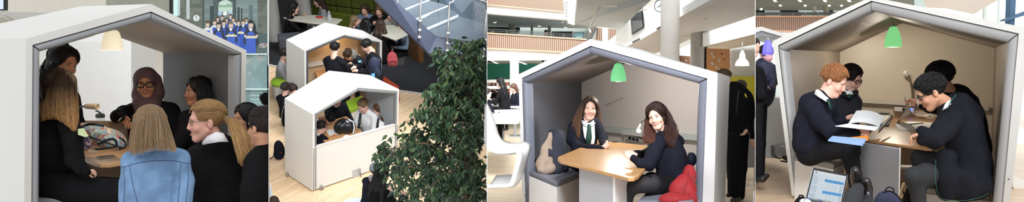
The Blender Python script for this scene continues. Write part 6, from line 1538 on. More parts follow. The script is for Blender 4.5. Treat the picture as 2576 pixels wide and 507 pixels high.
 for i, (x, y) in enumerate(((1244.5, 55), (1357, 64), (1423.5, 68))):
  o = thing('downlight', ['round downlight nearest the left end of the balcony ceiling', 'round downlight in the middle of the balcony ceiling', 'round downlight right of the balcony ceiling middle'][i], 'downlight', at(x, y, 23), None, 'downlights over the first balcony'); mb = MB(); q = 23 / FPX; mb.ell(at(x, y, 23), C_R * 4.4 * q, C_F * .03, C_U * 2.6 * q); mb.build('diffuser', lit, o, smooth=True); mb = MB(); mb.lathe(at(x, y, 23.03), C_U, [(5.4 * q, -.02), (5.4 * q, .03), (4.6 * q, .03), (4.6 * q, -.02)], 18); mb.build('ring', M_WHITE, o)
 gl = mat('dark_window', (66, 70, 68), .15, vary=.25, scale=2)
 for i, (r) in enumerate((rect(1226, 68, 1308, 84), rect(1388, 79, 1440, 96))): S(r, 26.3, gl, 'window_%d' % (i + 2), .1)
 for (x0, x1, y0, y1) in ((1280, 1297, 50, 84), (1335, 1341, 66, 90), (1378, 1386, 70, 92)):
  mb = MB(); p = at((x0 + x1) / 2, y1 + 6, 24); q = 24 / FPX; mb.lathe(p, UP, [((x1 - x0) / 2 * q, 0), ((x1 - x0) / 2 * q, 60 * q)], 20); o = mb.build('concrete_column', M_CONC, None, angle=40); tag(o, {1280: 'round concrete column standing behind the balcony rail at left', 1335: 'thin pale post behind the balcony rail', 1378: 'thin pale post left of the dark balcony window'}[x0], 'column')
 tv = thing('wall_screen', 'lit teal screen on the balcony behind the rail', 'screen', at(1457, 90, 21)); slab(rect(1443, 81, 1469, 98), 21, .05, M_BLKPLASTIC, 'frame', tv); slab(rect(1445, 82.5, 1467, 96.5), 20.99, .02, mat('screen_teal', (40, 110, 116), .3, vary=.6, scale=6, emit=.5), 'display', tv)
 mb = MB()
 for (x, y, w, h) in ((1451, 92, 4, 1.6), (1456, 91, 3, 2), (1460, 92, 4, 1.6), (1455, 95, 8, .8)): mb.prism([at(a, b, 20.985) for a, b in rect(x, y, x + w, y + h)], Vector((0, .004, 0)))
 mb.build('display_text', mat('screen_white', (200, 230, 226), .4, vary=0, emit=.7), tv)
 # second balcony
 b2 = thing('balcony', 'upper balcony with a wood-slatted parapet at the top edge of the hall', 'balcony', at(1320, 20, 19.5))
 slab([(1225.6, -40), (1424, -30), (1420, 29), (1225.6, 11)], 19.5, .12, slat, 'parapet', b2); slab([(1225.6, 10.5), (1420, 28.5), (1420, 31), (1225.6, 13)], 19.46, .2, MATS['wood_rail'], 'parapet_foot', b2)
 slab([(1225.6, 13), (1420, 31), (1429, 50), (1225.6, 33.5)], 19.6, .5, white, 'fascia', b2)
 rw = thing('railing', 'white stepped railing at the end of the upper balcony', 'railing', at(1426, 45, 17.5))
 for i in range(9):
  y = -6 + i * 6; slab([(1419 + i * .5, y), (1428 + i * .4, y + 1), (1429 + i * .4, y + 4), (1420 + i * .5, y + 4)], 17.5, .5, white, 'rail', rw)
 slab([(1428, -20), (1436, -20), (1434, 48), (1429, 48)], 17.6, .1, white, 'post', rw)
 # concrete slab overhead, beam and hanging pipe
 S([(1434, -40), (1460, -40), (1446, 62), (1430, 57)], 16.8, white, 'trim_5', .3)
 conc = mat('concrete_soffit', (160, 162, 158), .85, vary=.06, scale=2, bump=.1)
 mb = MB(); mb.prism([at(1457, -40, 9.6), at(1680, -40, 9.6), at(1636, 2, 10.4), at(1561, 73, 16.2), at(1445, 61, 16.4)], Vector((0, 0, .2))); o = mb.build('ceiling_slab', conc, None); o['kind'] = 'structure'
 pi = thing('pipe', 'white pipe bracket hanging under the concrete slab', 'pipe', at(1500, 40, 12.5)); pm = mat('pipe_white', (226, 226, 222), .4, vary=0)
 mb = MB(); ptube(mb, [(1522, -8), (1498, 40), (1483, 72)], 12.5, 3.0, sm=0); mb.build('drop_pipe', pm, pi, smooth=True); mb = MB(); ptube(mb, [(1499, 11), (1560, 15), (1628, 21)], 12.4, 3.2, sm=0); mb.build('cross_pipe', pm, pi, smooth=True)
 mb = MB(); mb.ell(at(1500, 11, 12.4), C_R * .03, C_F * .03, C_U * .034); mb.ell(at(1624, 21, 12.4), C_R * .03, C_F * .03, C_U * .034); mb.build('joint', pm, pi, smooth=True)
 # middle: slats, dark strut, column, slanting white beam
 S([(1504, 70), (1560, 74), (1548, 110), (1500, 104)], 21.5, slat, 'wall_slats')
 o = slab([(1499, 68), (1504, 70), (1488, 99), (1482, 98)], 19.5, .15, mat('dark_strut', (50, 50, 52), .6, vary=0), 'strut'); tag(o, 'dark slanting strut at the end of the first balcony', 'strut')
 mb = MB(); p = at(1522, 118, 17); q = 17 / FPX; mb.lathe(p, UP, [(8 * q, 0), (8 * q, 52 * q)], 24); o = mb.build('concrete_column', M_CONC, None, angle=40); tag(o, 'short concrete column rising behind the booth ridge', 'column')
 S([(1531, 103), (1572, 72), (1572, 150), (1535, 122)], 16.6, white, 'wall_step')
 # right: long white beam with screen, clock and light strip
 wb = mat('beam_white', (230, 230, 228), .7, vary=.01)
 beam = thing('beam', 'long white ceiling beam carrying a screen, a clock and light strips', 'beam', at(1600, 90, 13))
 dl = lambda x: 14.5 - (x - 1560) * .016
 def bs(pts, off=0.0): return [dl(x) + off for x, y in pts]
 pts = [(1555, 74), (1661, -2), (1700, -30), (1840, -30), (1787, 0), (1662, 70), (1560, 120), (1550, 122)]; slab(pts, bs(pts), .25, wb, 'face', beam)
 for pts, m, nm in (([(1566, 117), (1589, 106), (1591, 109), (1568, 120)], lit, 'light_strip'), ([(1590, 105.5), (1610, 95), (1611, 98), (1592, 108.5)], M_BLKPLASTIC, 'gap_strip'), ([(1611, 95), (1651, 72), (1652, 76), (1612, 99)], lit, 'light_strip'), ([(1652, 71), (1663, 65), (1663, 69), (1653, 75)], M_BLKPLASTIC, 'gap_strip'), ([(1706, 40), (1787, -4), (1793, -4), (1707, 44)], lit, 'light_strip')):
  slab(pts, bs(pts, -.05), .06, m, nm, beam)
 tv = thing('television', 'black flat screen hanging on the white beam', 'television', at(1605, 85, 13)); pts = [(1587.5, 43), (1617, 25), (1621, 68), (1591, 87)]; slab(pts, [d - .12 for d in bs(pts)], .07, M_BLKPLASTIC, 'bezel', tv)
 pts2 = [(1590, 45), (1614, 30), (1617, 67), (1592, 82)]; slab(pts2, [d - .14 for d in bs(pts2)], .02, mat('tv_glass', (44, 46, 46), .12, vary=.2, scale=3, spec=.7), 'display', tv)
 ck = thing('wall_clock', 'round wall clock half hidden by the big column', 'clock', at(1662, 30, 12.6)); c = at(1662, 15, 12.6); q = 12.6 / FPX; nrm = Vector((-.55, -1, 0)).normalized()
 mb = MB(); mb.lathe(c, nrm, [(.002, 0), (15 * q, 0), (16 * q, .01), (16 * q, .03), (14.4 * q, .03), (14.4 * q, .02), (.002, .02)], 32); mb.build('case', M_BLKPLASTIC, ck, angle=40)
 mb = MB(); mb.lathe(c + nrm * .021, nrm, [(.002, 0), (14.2 * q, 0), (14.2 * q, .002), (.002, .002)], 32); mb.build('dial', mat('clock_white', (236, 236, 234), .4, vary=0), ck)
 rr_ = nrm.cross(UP).normalized() * -1; mb = MB()
 mb.tube([c + nrm * .027, c + nrm * .027 + UP * 9 * q + rr_ * 2 * q], .8 * q, 5); mb.tube([c + nrm * .027, c + nrm * .027 - rr_ * 6 * q - UP * 3 * q], .9 * q, 5); mb.build('hand', M_BLKPLASTIC, ck)
 mb = MB()
 for i in range(12):
  a = i * PI / 6; v = UP * math.cos(a) + rr_ * math.sin(a); mb.tube([c + nrm * .026 + v * 10.6 * q, c + nrm * .026 + v * 12.8 * q], .55 * q, 4)
 mb.build('hour_mark', M_BLKPLASTIC, ck)
 # ceiling right of the beam, second beam, small ceiling, walls
 mb = MB(); mb.prism([at(1560, 121, 15.5), at(1662, 70, 13.2), at(1787, 0, 10.6), at(1899.4, -40, 9.5), at(1899.4, 40, 12.3), at(1768, 84, 15), at(1690, 120, 17), at(1600, 150, 17.5)], Vector((0, 0, .12))); o = mb.build('ceiling_hall', mat('ceiling_warm', (200, 198, 196), .7, vary=.03, scale=1), None); o['kind'] = 'structure'
 for i, (x, y) in enumerate(((1764, 28), (1775, 47))):
  mb = MB(); mb.ell(at(x, y, 12.4), C_R * .012, C_F * .012, C_U * .012); o = mb.build('sprinkler', M_CHROME, None, smooth=True); tag(o, ['upper small sprinkler head on the pale ceiling', 'lower small sprinkler head on the pale ceiling'][i], 'sprinkler')
 S([(1769, 82), (1899.4, 37), (1899.4, 85), (1769, 117)], 14.6, wb, 'trim_6', .3); S([(1690, 133), (1769, 98), (1769, 135), (1690, 150)], 16.5, wb, 'trim_7', .2)
 mb = MB(); mb.prism([at(1769, 117, 15), at(1899.4, 85, 14.6), at(1899.4, 112, 18.3), at(1835, 123, 18.4), at(1777, 120, 17.5)], Vector((0, 0, .08))); o = mb.build('ceiling_nook', mat('ceiling_cream', (214, 204, 190), .8, vary=.01), None); o['kind'] = 'structure'
 S([(1830, 95), (1899.4, 80), (1899.4, 194), (1830, 194)], 18.5, mat('wall_pale_grey', (200, 198, 194), .8, vary=.02), 'wall_nook')
 S([(1830, 192), (1899.4, 192), (1899.4, 256), (1830, 256)], 18.4, mat('wall_lime', (186, 178, 50), .7, vary=.03), 'wall_lime')
 S([(1830, 256), (1899.4, 256), (1899.4, 470), (1830, 440)], 14.0, mat('wall_grey_glass', (118, 118, 116), .25, vary=.1, scale=1.5), 'wall_low')
 S([(1852, 446), (1868, 452), (1899.4, 470), (1899.4, 481), (1868, 461), (1852, 454)], 11.9, M_WHITE, 'baseboard_right', .05)
 # columns
 for (x, w, yb, d, lab, m) in ((1684.5, 47, 175, 11.6, 'big round concrete column in front of the white beam', mat('concrete_light', (206, 200, 192), .8, vary=.05, scale=3, bump=.05)), (1753, 33, 190, 14.8, 'darker round concrete column right of the big column', mat('concrete_mid', (156, 152, 146), .35, vary=.1, scale=3))):
  p = at(x, yb, d); r = w / 2 * d / FPX; top = at(x, -40 if w > 40 else 80, d).z; mb = MB(); mb.lathe(p, UP, [(r, 0), (r, top - p.z)], 36); o = mb.build('concrete_column', m, None, angle=40); tag(o, lab, 'column')
 # wooden boards with triangular holes
 bw = wood_mat('oak_board', (176, 118, 64), (196, 138, 80), (0, 0, 1)); tri_m = mat('hole_pale', (206, 206, 206), .6, vary=0); trd = mat('hole_dark', (110, 84, 58), .8, vary=0)
 def board(pts, d, m, tris, label):
  b = thing('wooden_board', label, 'board', at(pts[3][0], pts[3][1], d)); slab(pts, d, .06, m, 'board_panel', b)
  for (x, y, s, k, mm) in tris:
   T = {0: [(0, 0), (s, 0), (s, s)], 1: [(0, s), (s, 0), (s, s)], 2: [(0, 0), (s, s), (0, s)]}[k]; slab([(x + a, y + c) for a, c in T], d - .012, .02, mm, 'cut_out', b)
 S(rect(1772, 118, 1780, 195), 15.6, M_BLKPLASTIC, 'trim_8', .05)
 board([(1779, 121), (1836, 123), (1836, 196), (1779, 196)], 15.5, bw, [(1786, 130, 7, 1, tri_m), (1793, 138, 7, 2, tri_m), (1812, 133, 6, 0, trd), (1805, 147, 7, 1, tri_m), (1786, 154, 7, 1, tri_m), (1790, 158, 6, 1, tri_m), (1797, 165, 6, 1, tri_m), (1804, 172, 6, 0, tri_m), (1819, 146, 5, 1, trd)], 'oak board with triangular cut-outs beside the pendant lamp nook')
 board([(1700, 139), (1736, 141), (1736, 178), (1700, 172)], 16.3, wood_mat('brown_board', (112, 78, 54), (130, 92, 64), (0, 0, 1)), [(1705, 149, 5, 1, tri_m), (1724, 149, 5, 2, tri_m), (1712, 154, 4, 1, tri_m)], 'dark brown board with triangular cut-outs between the two columns')
 pendant(B, 'white bell pendant lamp over the lime wall nook', 1867, 135, 166, 14, 35, 14.2, mat('white_shade_lit', (250, 250, 248), .5, vary=0, emit=.7), 29, prof=[(0, 0), (1.0, .02), (.98, .12), (.9, .3), (.72, .46), (.5, .58), (.42, .66), (.4, .96), (.3, 1.0)], fit=M_WHITE)
 bay3_booth(B, F); bay3_seating(B, F); bay3_people(B, F)
def bay3_booth(B, F):
 OF = [(1314, 507), (1304, 187), (1485, 98), (1805, 182), (1796, 507)]
 IF = [(1322, 507), (1313, 196), (1486, 115), (1779, 197), (1767, 507)]
 PF = [(1333, 507), (1325, 208), (1487, 136), (1755, 210), (1747, 507)]
 BK = [(1463, 470, 11.6), (1463, 207, 11.6), (1596, 150, 10.8), (1775, 212, 9.7), (1770, 480, 9.7)]
 OB = [(1448, 480, 11.8), (1448, 190, 11.8), (1590, 118, 10.9), (1836, 192, 9.75), (1824, 507, 9.75)]
 bt, g = booth(B, 'white booth with blue-grey padding where two girls sit at a wood table', OF, IF, PF, BK, 9.4, 7.0, M_PAD3, M_WHITE3, mat('taupe_soffit', (114, 104, 101), .6, vary=.03), OB=OB, lining_wall=mat('dark_lining3', (82, 83, 90), .55, vary=.04, scale=6, bump=.05),
     back=mat('gloss_whiteboard', (238, 230, 224), .22, vary=.02, scale=1.2, spec=.45))
 for (x, y) in ((1308, 225), (1318, 402), (1321, 490)):
  mb = MB(); mb.ell(at(x, y, 9.32), C_R * .008, C_F * .004, C_U * .008); mb.build('screw_cap', M_CHROME, bt, smooth=True)
 K = g['K']; bn = (K[3] - K[1]).cross(UP).normalized(); bn = bn if bn.dot(CAM - K[1]) > 0 else -bn
 W = lambda x, y, o=0.0: onplane(x, y, K[1] + bn * o, bn)
 # ledge rail, lower board, socket box on the back wall
 mb = MB(); p = [W(1464, 312, .1), W(1757, 340, .1), W(1757, 354, .1), W(1464, 326, .1)]; mb.prism(p, -bn * .1); mb.build('ledge', mat('pale_aqua', (206, 214, 210), .4, vary=.02), bt, bevel=.005)
 mb = MB(); p = [W(1563, 329, .16), W(1626, 337, .16), W(1626, 345, .16), W(1563, 337, .16)]; mb.prism(p, -bn * .06); mb.build('cable_tray', M_WHITE, bt)
 ps = thing('power_strip', 'white socket strip with dark outlets under the booth ledge', 'power strip', W(1597, 357, .05))
 mb = MB(); p = [W(1572, 338, .1), W(1619, 349, .1), W(1619, 357, .1), W(1572, 347, .1)]; mb.prism(p, -bn * .1); mb.build('box', mat('white_plastic', (232, 232, 232), .35, vary=0), ps, bevel=.005)
 for i in range(3):
  x = 1581 + i * 9.2; y = 342.5 + i * 2.1; mb = MB(); mb.prism([W(x, y, .102), W(x + 7, y + 1.6, .102), W(x + 7, y + 8.6, .102), W(x, y + 7, .102)], -bn * .01); mb.build('socket', M_BLKPLASTIC, ps)
 for i in range(2):
  x = 1609.5 + i * 4.5; y = 347.5 + i; mb = MB(); mb.prism([W(x, y, .102), W(x + 3, y + .7, .102), W(x + 3, y + 6.6, .102), W(x, y + 6, .102)], -bn * .008); mb.build('usb_port', mat('port_grey', (150, 150, 150), .5, vary=0), ps)
 o = None; mb = MB(); P = [W(1574, 344, .12), W(1570, 356, .2), W(1574, 366, .35), W(1590, 373, .4), W(1608, 373, .4), W(1622, 366, .3), W(1626, 358, .2)]; mb.tube([Vector(v) for v in spline(P, 6)], .007, 6); o = mb.build('cable', MATS['white_plastic'], None, smooth=True); tag(o, 'white charging cable looping below the socket strip', 'cable')
 # handwriting
 mb = MB(); a = W(1524, 266.5, .002); b = W(1567, 248.5, .002); rv = (b - a).normalized(); uv = (W(1524, 258, .002) - a); uv -= rv * uv.dot(rv); uv.normalize(); text_mesh(mb, '@MAIN FORMATION', a, rv, uv, (b - a).length / 9.4, .001)
 h = W(1563, 254.5, .003); s_ = (b - a).length / 38
 mb.add([h - uv * s_, h - rv * s_ * .8 + uv * s_ * .2, h - rv * s_ * .45 + uv * s_ * .6, h + uv * s_ * .25, h + rv * s_ * .45 + uv * s_ * .6, h + rv * s_ * .8 + uv * s_ * .2], [(0, 1, 2, 3, 4, 5)])
 mb.build('handwriting', mat('marker_ink', (98, 84, 96), .6, vary=0), bt)
 # benches
 cm = M_PAD3
 mb = MB(); c = [at(1331, 427, 8.75), at(1401, 457, 7.9), at(1458, 434, 8.7), at(1426, 415, 9.6), at(1352, 408, 9.8)]; mb.prism(c, Vector((0, 0, -.052))); sc = mb.build('seat_cushion', cm, bt, bevel=.015, seg=3)
 c2 = [at(1331, 441, 8.76), at(1401, 470, 7.92), at(1457, 447, 8.72), at(1426, 428, 9.6), at(1352, 421, 9.8)]
 mb = MB(); mb.prism(c2, Vector((0, 0, -.55))); mb.build('bench', M_WHITE3, bt)
 mb = MB(); c = [at(1604, 502, 6.9), at(1744, 506, 6.5), at(1748, 462, 7.8), at(1640, 470, 8.2)]; mb.prism(c, Vector((0, 0, -.06))); mb.build('seat_cushion', cm, bt, bevel=.015, seg=3)
 mb = MB(); mb.prism([p - UP * .065 for p in c], Vector((0, 0, -.4))); mb.build('bench', M_WHITE3, bt)
 # table
 zt = .72; T = lambda x, y, z=zt: onplane(x, y, Vector((0, 0, z)), UP)
 tb = thing('table', 'light oak table with rounded corners between the two girls', 'table', B.drop(T(1530, 400)))
 top = [T(1403, 398), T(1404.5, 393), T(1455, 372), T(1500, 352), T(1640, 366), T(1634, 395), T(1622, 424), T(1606, 441), T(1596, 446), T(1582, 447), T(1545, 437), T(1410, 404)]
 mb = MB(); mb.prism(top, Vector((0, 0, -.03))); mb.build('table_top', wood_mat('oak_top', (176, 130, 82), (194, 150, 100), (1, -.3, 0), .8, .35), tb, bevel=.006)
 lg = mat('leg_grey', (178, 178, 184), .5, vary=.02); a, b = T(1457, 410), T(1542, 432); d0 = depth_of(a); mb = MB()
 mb.prism([a - UP * .03, b - UP * .03, B.drop(b, .0), B.drop(a, .0)], Vector((.18, .34, 0))); lgo = mb.build('leg', lg, tb)
 mb = MB(); bb = b + (b - a).normalized() * .002; e = (b - a).normalized(); mb.prism([b - UP * .03 - Vector((0, .004, 0)), b + e * .035 - UP * .03 - Vector((0, .004, 0)), B.drop(b + e * .035) - Vector((0, .004, 0)), B.drop(b) - Vector((0, .004, 0))], Vector((.18, .34, 0))); mb.build('leg_edge', M_WHITE3, lgo)
 gq = 9.6 / FPX; mb = MB(); mb.lathe(T(1547, 357), UP, [(.002, 0), (8 * gq, 0), (8 * gq, .006), (6 * gq, .008), (.002, .004)], 24); mb.build('grommet', M_BLKPLASTIC, tb, smooth=True); mb = MB(); mb.lathe(T(1624, 377), UP, [(.002, 0), (8 * gq, 0), (8 * gq, .006), (6 * gq, .008), (.002, .004)], 24); mb.build('grommet', M_BLKPLASTIC, tb, smooth=True)
 # lamps
 gs = mat('green_shade', (150, 226, 170), .45, vary=.03, scale=60, emit=.75, ecol=(124, 226, 154))
 pendant(B, 'green pendant lamp hanging in the two girls\' booth', 1555.5, 160, 204, 17, 39, 9.3, gs, 10, light=36, lcol=(1, .95, .9), prof=[(0, 0), (1.0, .0), (1.0, .12), (.97, .34), (.86, .55), (.7, .76), (.52, .93), (.44, 1.0)], fit=mat('lamp_cap_grey', (190, 190, 186), .4, vary=0))
 dl = thing('desk_lamp', 'lit gooseneck desk lamp at the right girl\'s side of the table', 'lamp', T(1630, 370))
 mb = MB(); ptube(mb, [(1630, 368), (1634, 340), (1631, 315), (1625, 303), (1618, 302), (1613, 309), (1611, 315)], 9.0, 1.7); mb.build('gooseneck', mat('neck_grey', (110, 112, 110), .4, .5, vary=0), dl, smooth=True)
 a, b = at(1612, 313, 9.0), at(1606.5, 329, 8.9); ax = b - a; mb = MB(); mb.lathe(a, ax, [(.004, 0), (.016, 0), (.02, ax.length * .5), (.031, ax.length * .98), (.028, ax.length), (.024, ax.length * .9), (.003, ax.length * .6)], 20); mb.build('lamp_head', MATS['white_plastic'], dl, smooth=True)
 mb = MB(); mb.ell(lerp(a, b, .9), C_R * .022, C_F * .022, C_U * .018); mb.build('bulb', mat('bulb_hot', (255, 250, 235), .5, vary=0, emit=8), dl, smooth=True)
 l = bpy.data.lights.new('desk_spot', 'SPOT'); l.energy = .7; l.color = (1, .86, .62); l.spot_size = math.radians(95); l.spot_blend = .6; l.shadow_soft_size = .03
 lo = bpy.data.objects.new('desk_spot', l); COL.objects.link(lo); lo.location = b + ax.normalized() * .03; lo.rotation_euler = (T(1575, 415) - b).to_track_quat('-Z', 'Y').to_euler()
 # coat on the bench
 S = SDF(); d = 8.7; q = d / FPX; P = lambda x, y, z=0: at(x, y, d + z)
 S.cap(P(1398, 342, .2), P(1390, 425, .0), 19 * q, 24 * q, .05); S.cap(P(1408, 350, .3), P(1416, 420, .15), 16 * q, 16 * q, .05); S.cap(P(1388, 330, .3), P(1412, 338, .35), 8 * q, 9 * q, .04); S.cap(P(1376, 380, .0), P(1368, 424, -.1), 12 * q, 13 * q, .05); S.cap(P(1368, 428, -.08), P(1400, 430, -.05), 6 * q, 8 * q, .04)
 S.ell(P(1398, 385, .15), C_R * 24 * q, C_F * 20 * q, C_U * 50 * q, .04); S.ell(P(1398, 335, .3), C_R * 20 * q, C_F * 14 * q, C_U * 12 * q, .03)
 co = thing('coat', 'dark navy coat with a beige side panel heaped on the bench', 'coat', P(1395, 440)); solid('coat_body', S, 1.4 * q, [mat('coat_navy', (34, 36, 50), .75, vary=.2, bump=.3, bscale=20)], co, None, 2.2 * q, 16)
 S = SDF()
 for (a_, b_) in (((1384, 336, .1, 6), (1376, 372, .02, 11)), ((1376, 372, .02, 11), (1368, 412, -.1, 15)), ((1368, 412, -.1, 15), (1366, 428, -.14, 12)), ((1380, 392, -.02, 10), (1386, 424, -.14, 11))): S.cap(P(*a_[:3]), P(*b_[:3]), a_[3] * q, b_[3] * q, .05)
 solid('beige_panel', S, 1.3 * q, [mat('coat_beige', (150, 130, 114), .75, vary=.08, bump=.35, bscale=18)], co, None, 2.6 * q, 20)
 S = SDF(); S.cap(P(1352, 404, .25), P(1362, 412, .1), 8 * q, 8 * q, .03); o = thing('bag', 'small dark bag tucked between the coat and the booth wall', 'bag', P(1355, 418, .2)); solid('bag_body', S, 1.4 * q, [M_BLACK], o); mb = MB(); ptube(mb, [(1350, 398, .2), (1353, 393, .2), (1360, 400, .1)], d, 1.1); mb.build('handle', M_BLKPLASTIC, o, smooth=True)
 # red coat and navy bag at the right
 d = 6.95; q = d / FPX
 S = SDF(); S.cap(at(1728, 455, 7.1), at(1716, 500, 6.9), 14 * q, 20 * q, .05); S.cap(at(1735, 430, 7.1), at(1742, 500, 6.8), 10 * q, 14 * q, .05)
 S.ell(at(1722, 470, 6.95), C_R * 26 * q, C_F * 30 * q, C_U * 34 * q, .05); S.ell(at(1700, 500, 6.7), C_R * 42 * q, C_F * 26 * q, C_U * 15 * q, .05); S.ell(at(1706, 478, 6.9), C_R * 26 * q, C_F * 20 * q, C_U * 28 * q, .06); S.ell(at(1732, 440, 7.1), C_R * 16 * q, C_F * 20 * q, C_U * 26 * q, .05)
 rc = thing('coat', 'red coat under and behind the long-haired girl', 'coat', at(1720, 505, 7.0)); solid('coat_body', S, 1.3 * q, [mat('coat_red', (142, 24, 30), .7, vary=.12, bump=.3, bscale=18)], rc, None, 2.4 * q, 18); mb = MB(); ptube(mb, [(1712, 500), (1722, 480), (1730, 450), (1733, 425)], 6.7, .9); mb.build('zip', mat('red_dark', (120, 20, 26), .6), rc, smooth=True)
 S = SDF(); S.ell(at(1740, 400, 7.9), C_R * 14 * q, C_F * 16 * q, C_U * 20 * q); nb = thing('backpack', 'navy backpack in the corner above the red coat', 'backpack', at(1740, 420, 7.9)); solid('bag_body', S, 1.4 * q, [mat('navy_nylon', (34, 40, 62), .7, vary=.15)], nb); mb = MB(); ptube(mb, [(1734, 384, -.2), (1732, 398, -.28), (1736, 414, -.26)], 7.9, 1.6); mb.build('strap', M_NAVY, nb, smooth=True)
def bay3_seating(B, F):
 wt = mat('white_table_gloss', (240, 240, 240), .35, vary=.01); st = mat('grey_steel', (150, 150, 152), .4, .5, vary=0)
 E = [E3L]
 def table(pts, h, label, legs, base):
  P = [F(x, y, h) for x, y in pts]; c = sum(P, Vector()) / len(P); t = thing('table', label, 'table', B.drop(c), None, 'white tables in the hall'); mb = MB(); mb.prism(P, -UP * .05); mb.build('table_top', wt, t, bevel=.01, clip=E)
  for (x, y, r) in legs:
   p = F(x, y); d = depth_of(p); mb = MB(); mb.box(p + UP * (h / 2 - .03), C_R * r * d / FPX, C_F * .03, UP * (h / 2 - .03)); mb.build('leg', st, t)
   mb = MB(); mb.box(p + UP * .012, C_R * base * d / FPX, Vector((0, .26, 0)), UP * .012); mb.build('base', st, t, bevel=.006)
 table([(1215, 304), (1243, 276), (1306, 274), (1310, 300), (1304, 304)], .9, 'large white table top nearest the booth wall at left', [(1265, 362, 4), ], 19)
 table([(1283, 266), (1296, 257), (1312, 256), (1312, 268)], .9, 'white table corner behind the nearest white table', [(1296, 342, 3)], 14)
 table([(1222, 257), (1228, 248), (1262, 246), (1258, 254), (1224, 262)], .86, 'far white table beside the seated dark-haired person', [(1240, 318, 2.4)], 12)
 def chair(x, y, col, label, yaw=0.0, w=.42, h=.86, name='chair'):
  m = mat('plastic_' + name + '_%d_%d_%d' % col, col, .4, vary=.01); c = F(x, y); r = Matrix.Rotation(math.radians(yaw), 3, 'Z'); X = r @ C_R; Y = r @ Vector((0, 1, 0))
  t = thing('chair', label, 'chair', c, None, 'plastic chairs at the hall tables')
  mb = MB(); mb.prism([c + UP * .45 + X * a * w / 2 + Y * b * w / 2 for a, b in ((-1, -1), (1, -1), (1, 1), (-1, 1))], UP * .035); mb.build('seat', m, t, bevel=.015, clip=E)
  mb = MB(); mb.prism([c + UP * z + X * a * w * .47 - Y * (w / 2 + (z - .45) * .18) for a, z in ((-1, .5), (1, .5), (1, h - .04), (.85, h), (-.85, h), (-1, h - .04))], Y * .03); mb.build('backrest', m, t, bevel=.012, clip=E)
  for a in (-1, 1):
   for b in (-1, 1):
    mb = MB(); mb.tube([c + X * a * w * .5 + Y * b * w * .5, c + UP * .46 + X * a * w * .43 + Y * b * w * .43], .018, 8); mb.build('leg', m, t, smooth=True, clip=E)
 chair(1240, 330, (236, 236, 236), 'white chair pulled up to the front left of the nearest table', 160)
 chair(1245, 309, (232, 104, 36), 'orange chair at the second row of tables', 200); chair(1258, 309, (38, 38, 38), 'black chair with its back to the nearest table', 10); chair(1272, 308, (240, 240, 240), 'white chair between the black and the green chair', -15); chair(1283, 307, (116, 186, 40), 'green chair with its back to the nearest table', -25)
 chair(1290, 292, (44, 46, 46), 'dark grey chair beyond the green chair by the brown-haired person', -30); chair(1268, 292, (60, 62, 62), 'dark chair beyond the white chair', 20)
 # white one-piece S-shaped chair in front
 c = at(1225, 470, 8.0); pc = thing('chair', 'white one-piece S-curved plastic chair in front at the bottom left', 'chair', F(1250, 480))
 prof = [(1180, 250), (1206, 300), (1222, 352), (1240, 374), (1270, 377), (1296, 374), (1309, 384), (1308, 402), (1300, 430), (1290, 462), (1276, 470), (1250, 471), (1215, 473)]
 A = [at(x, y, 8.1) for x, y, in prof]; sp = [Vector(v) for v in spline(A, 6)]; back = Vector((.12, .75, 0)); mb = MB(); n = len(sp); rows = []
 for k in range(9):
  t_ = k / 8; dz = -.05 * math.sin(PI * t_); rows.append([p + back * t_ + UP * dz for p in sp])
 mb.grid(rows)
 o = mb.build('shell', mat('panton_white', (240, 240, 240), .25, vary=0), pc, smooth=True, clip=E); sm = o.modifiers.new('thickness', 'SOLIDIFY'); sm.thickness = .035
 # handrails and notice pillar
 for y in (202, 218):
  mb = MB(); mb.tube([at(1225.8, y + 2, 21), at(1306, y, 21)], .045, 8); o = mb.build('handrail', MATS['pipe_white'], None, smooth=True); tag(o, 'upper white handrail behind the far tables' if y == 202 else 'lower white handrail behind the far tables', 'handrail')
 p = thing('pillar', 'white square pillar with printed notices by the booth', 'pillar', F(1294, 250)); slab(rect(1283, 152, 1305, 262), 19.5, .5, mat('paint_white', (236, 238, 238), .8), 'shaft', p)
 rs = random.Random(3)
 for (x, y) in ((1286, 186), (1291, 184), (1297, 186), (1287, 200), (1293, 199), (1298, 201), (1289, 212), (1296, 213)):
  slab(rect(x, y, x + 5, y + 12), 19.48, .02, mat('notice_blue', (190, 206, 222), .7, vary=.2, scale=30), 'notice', p)
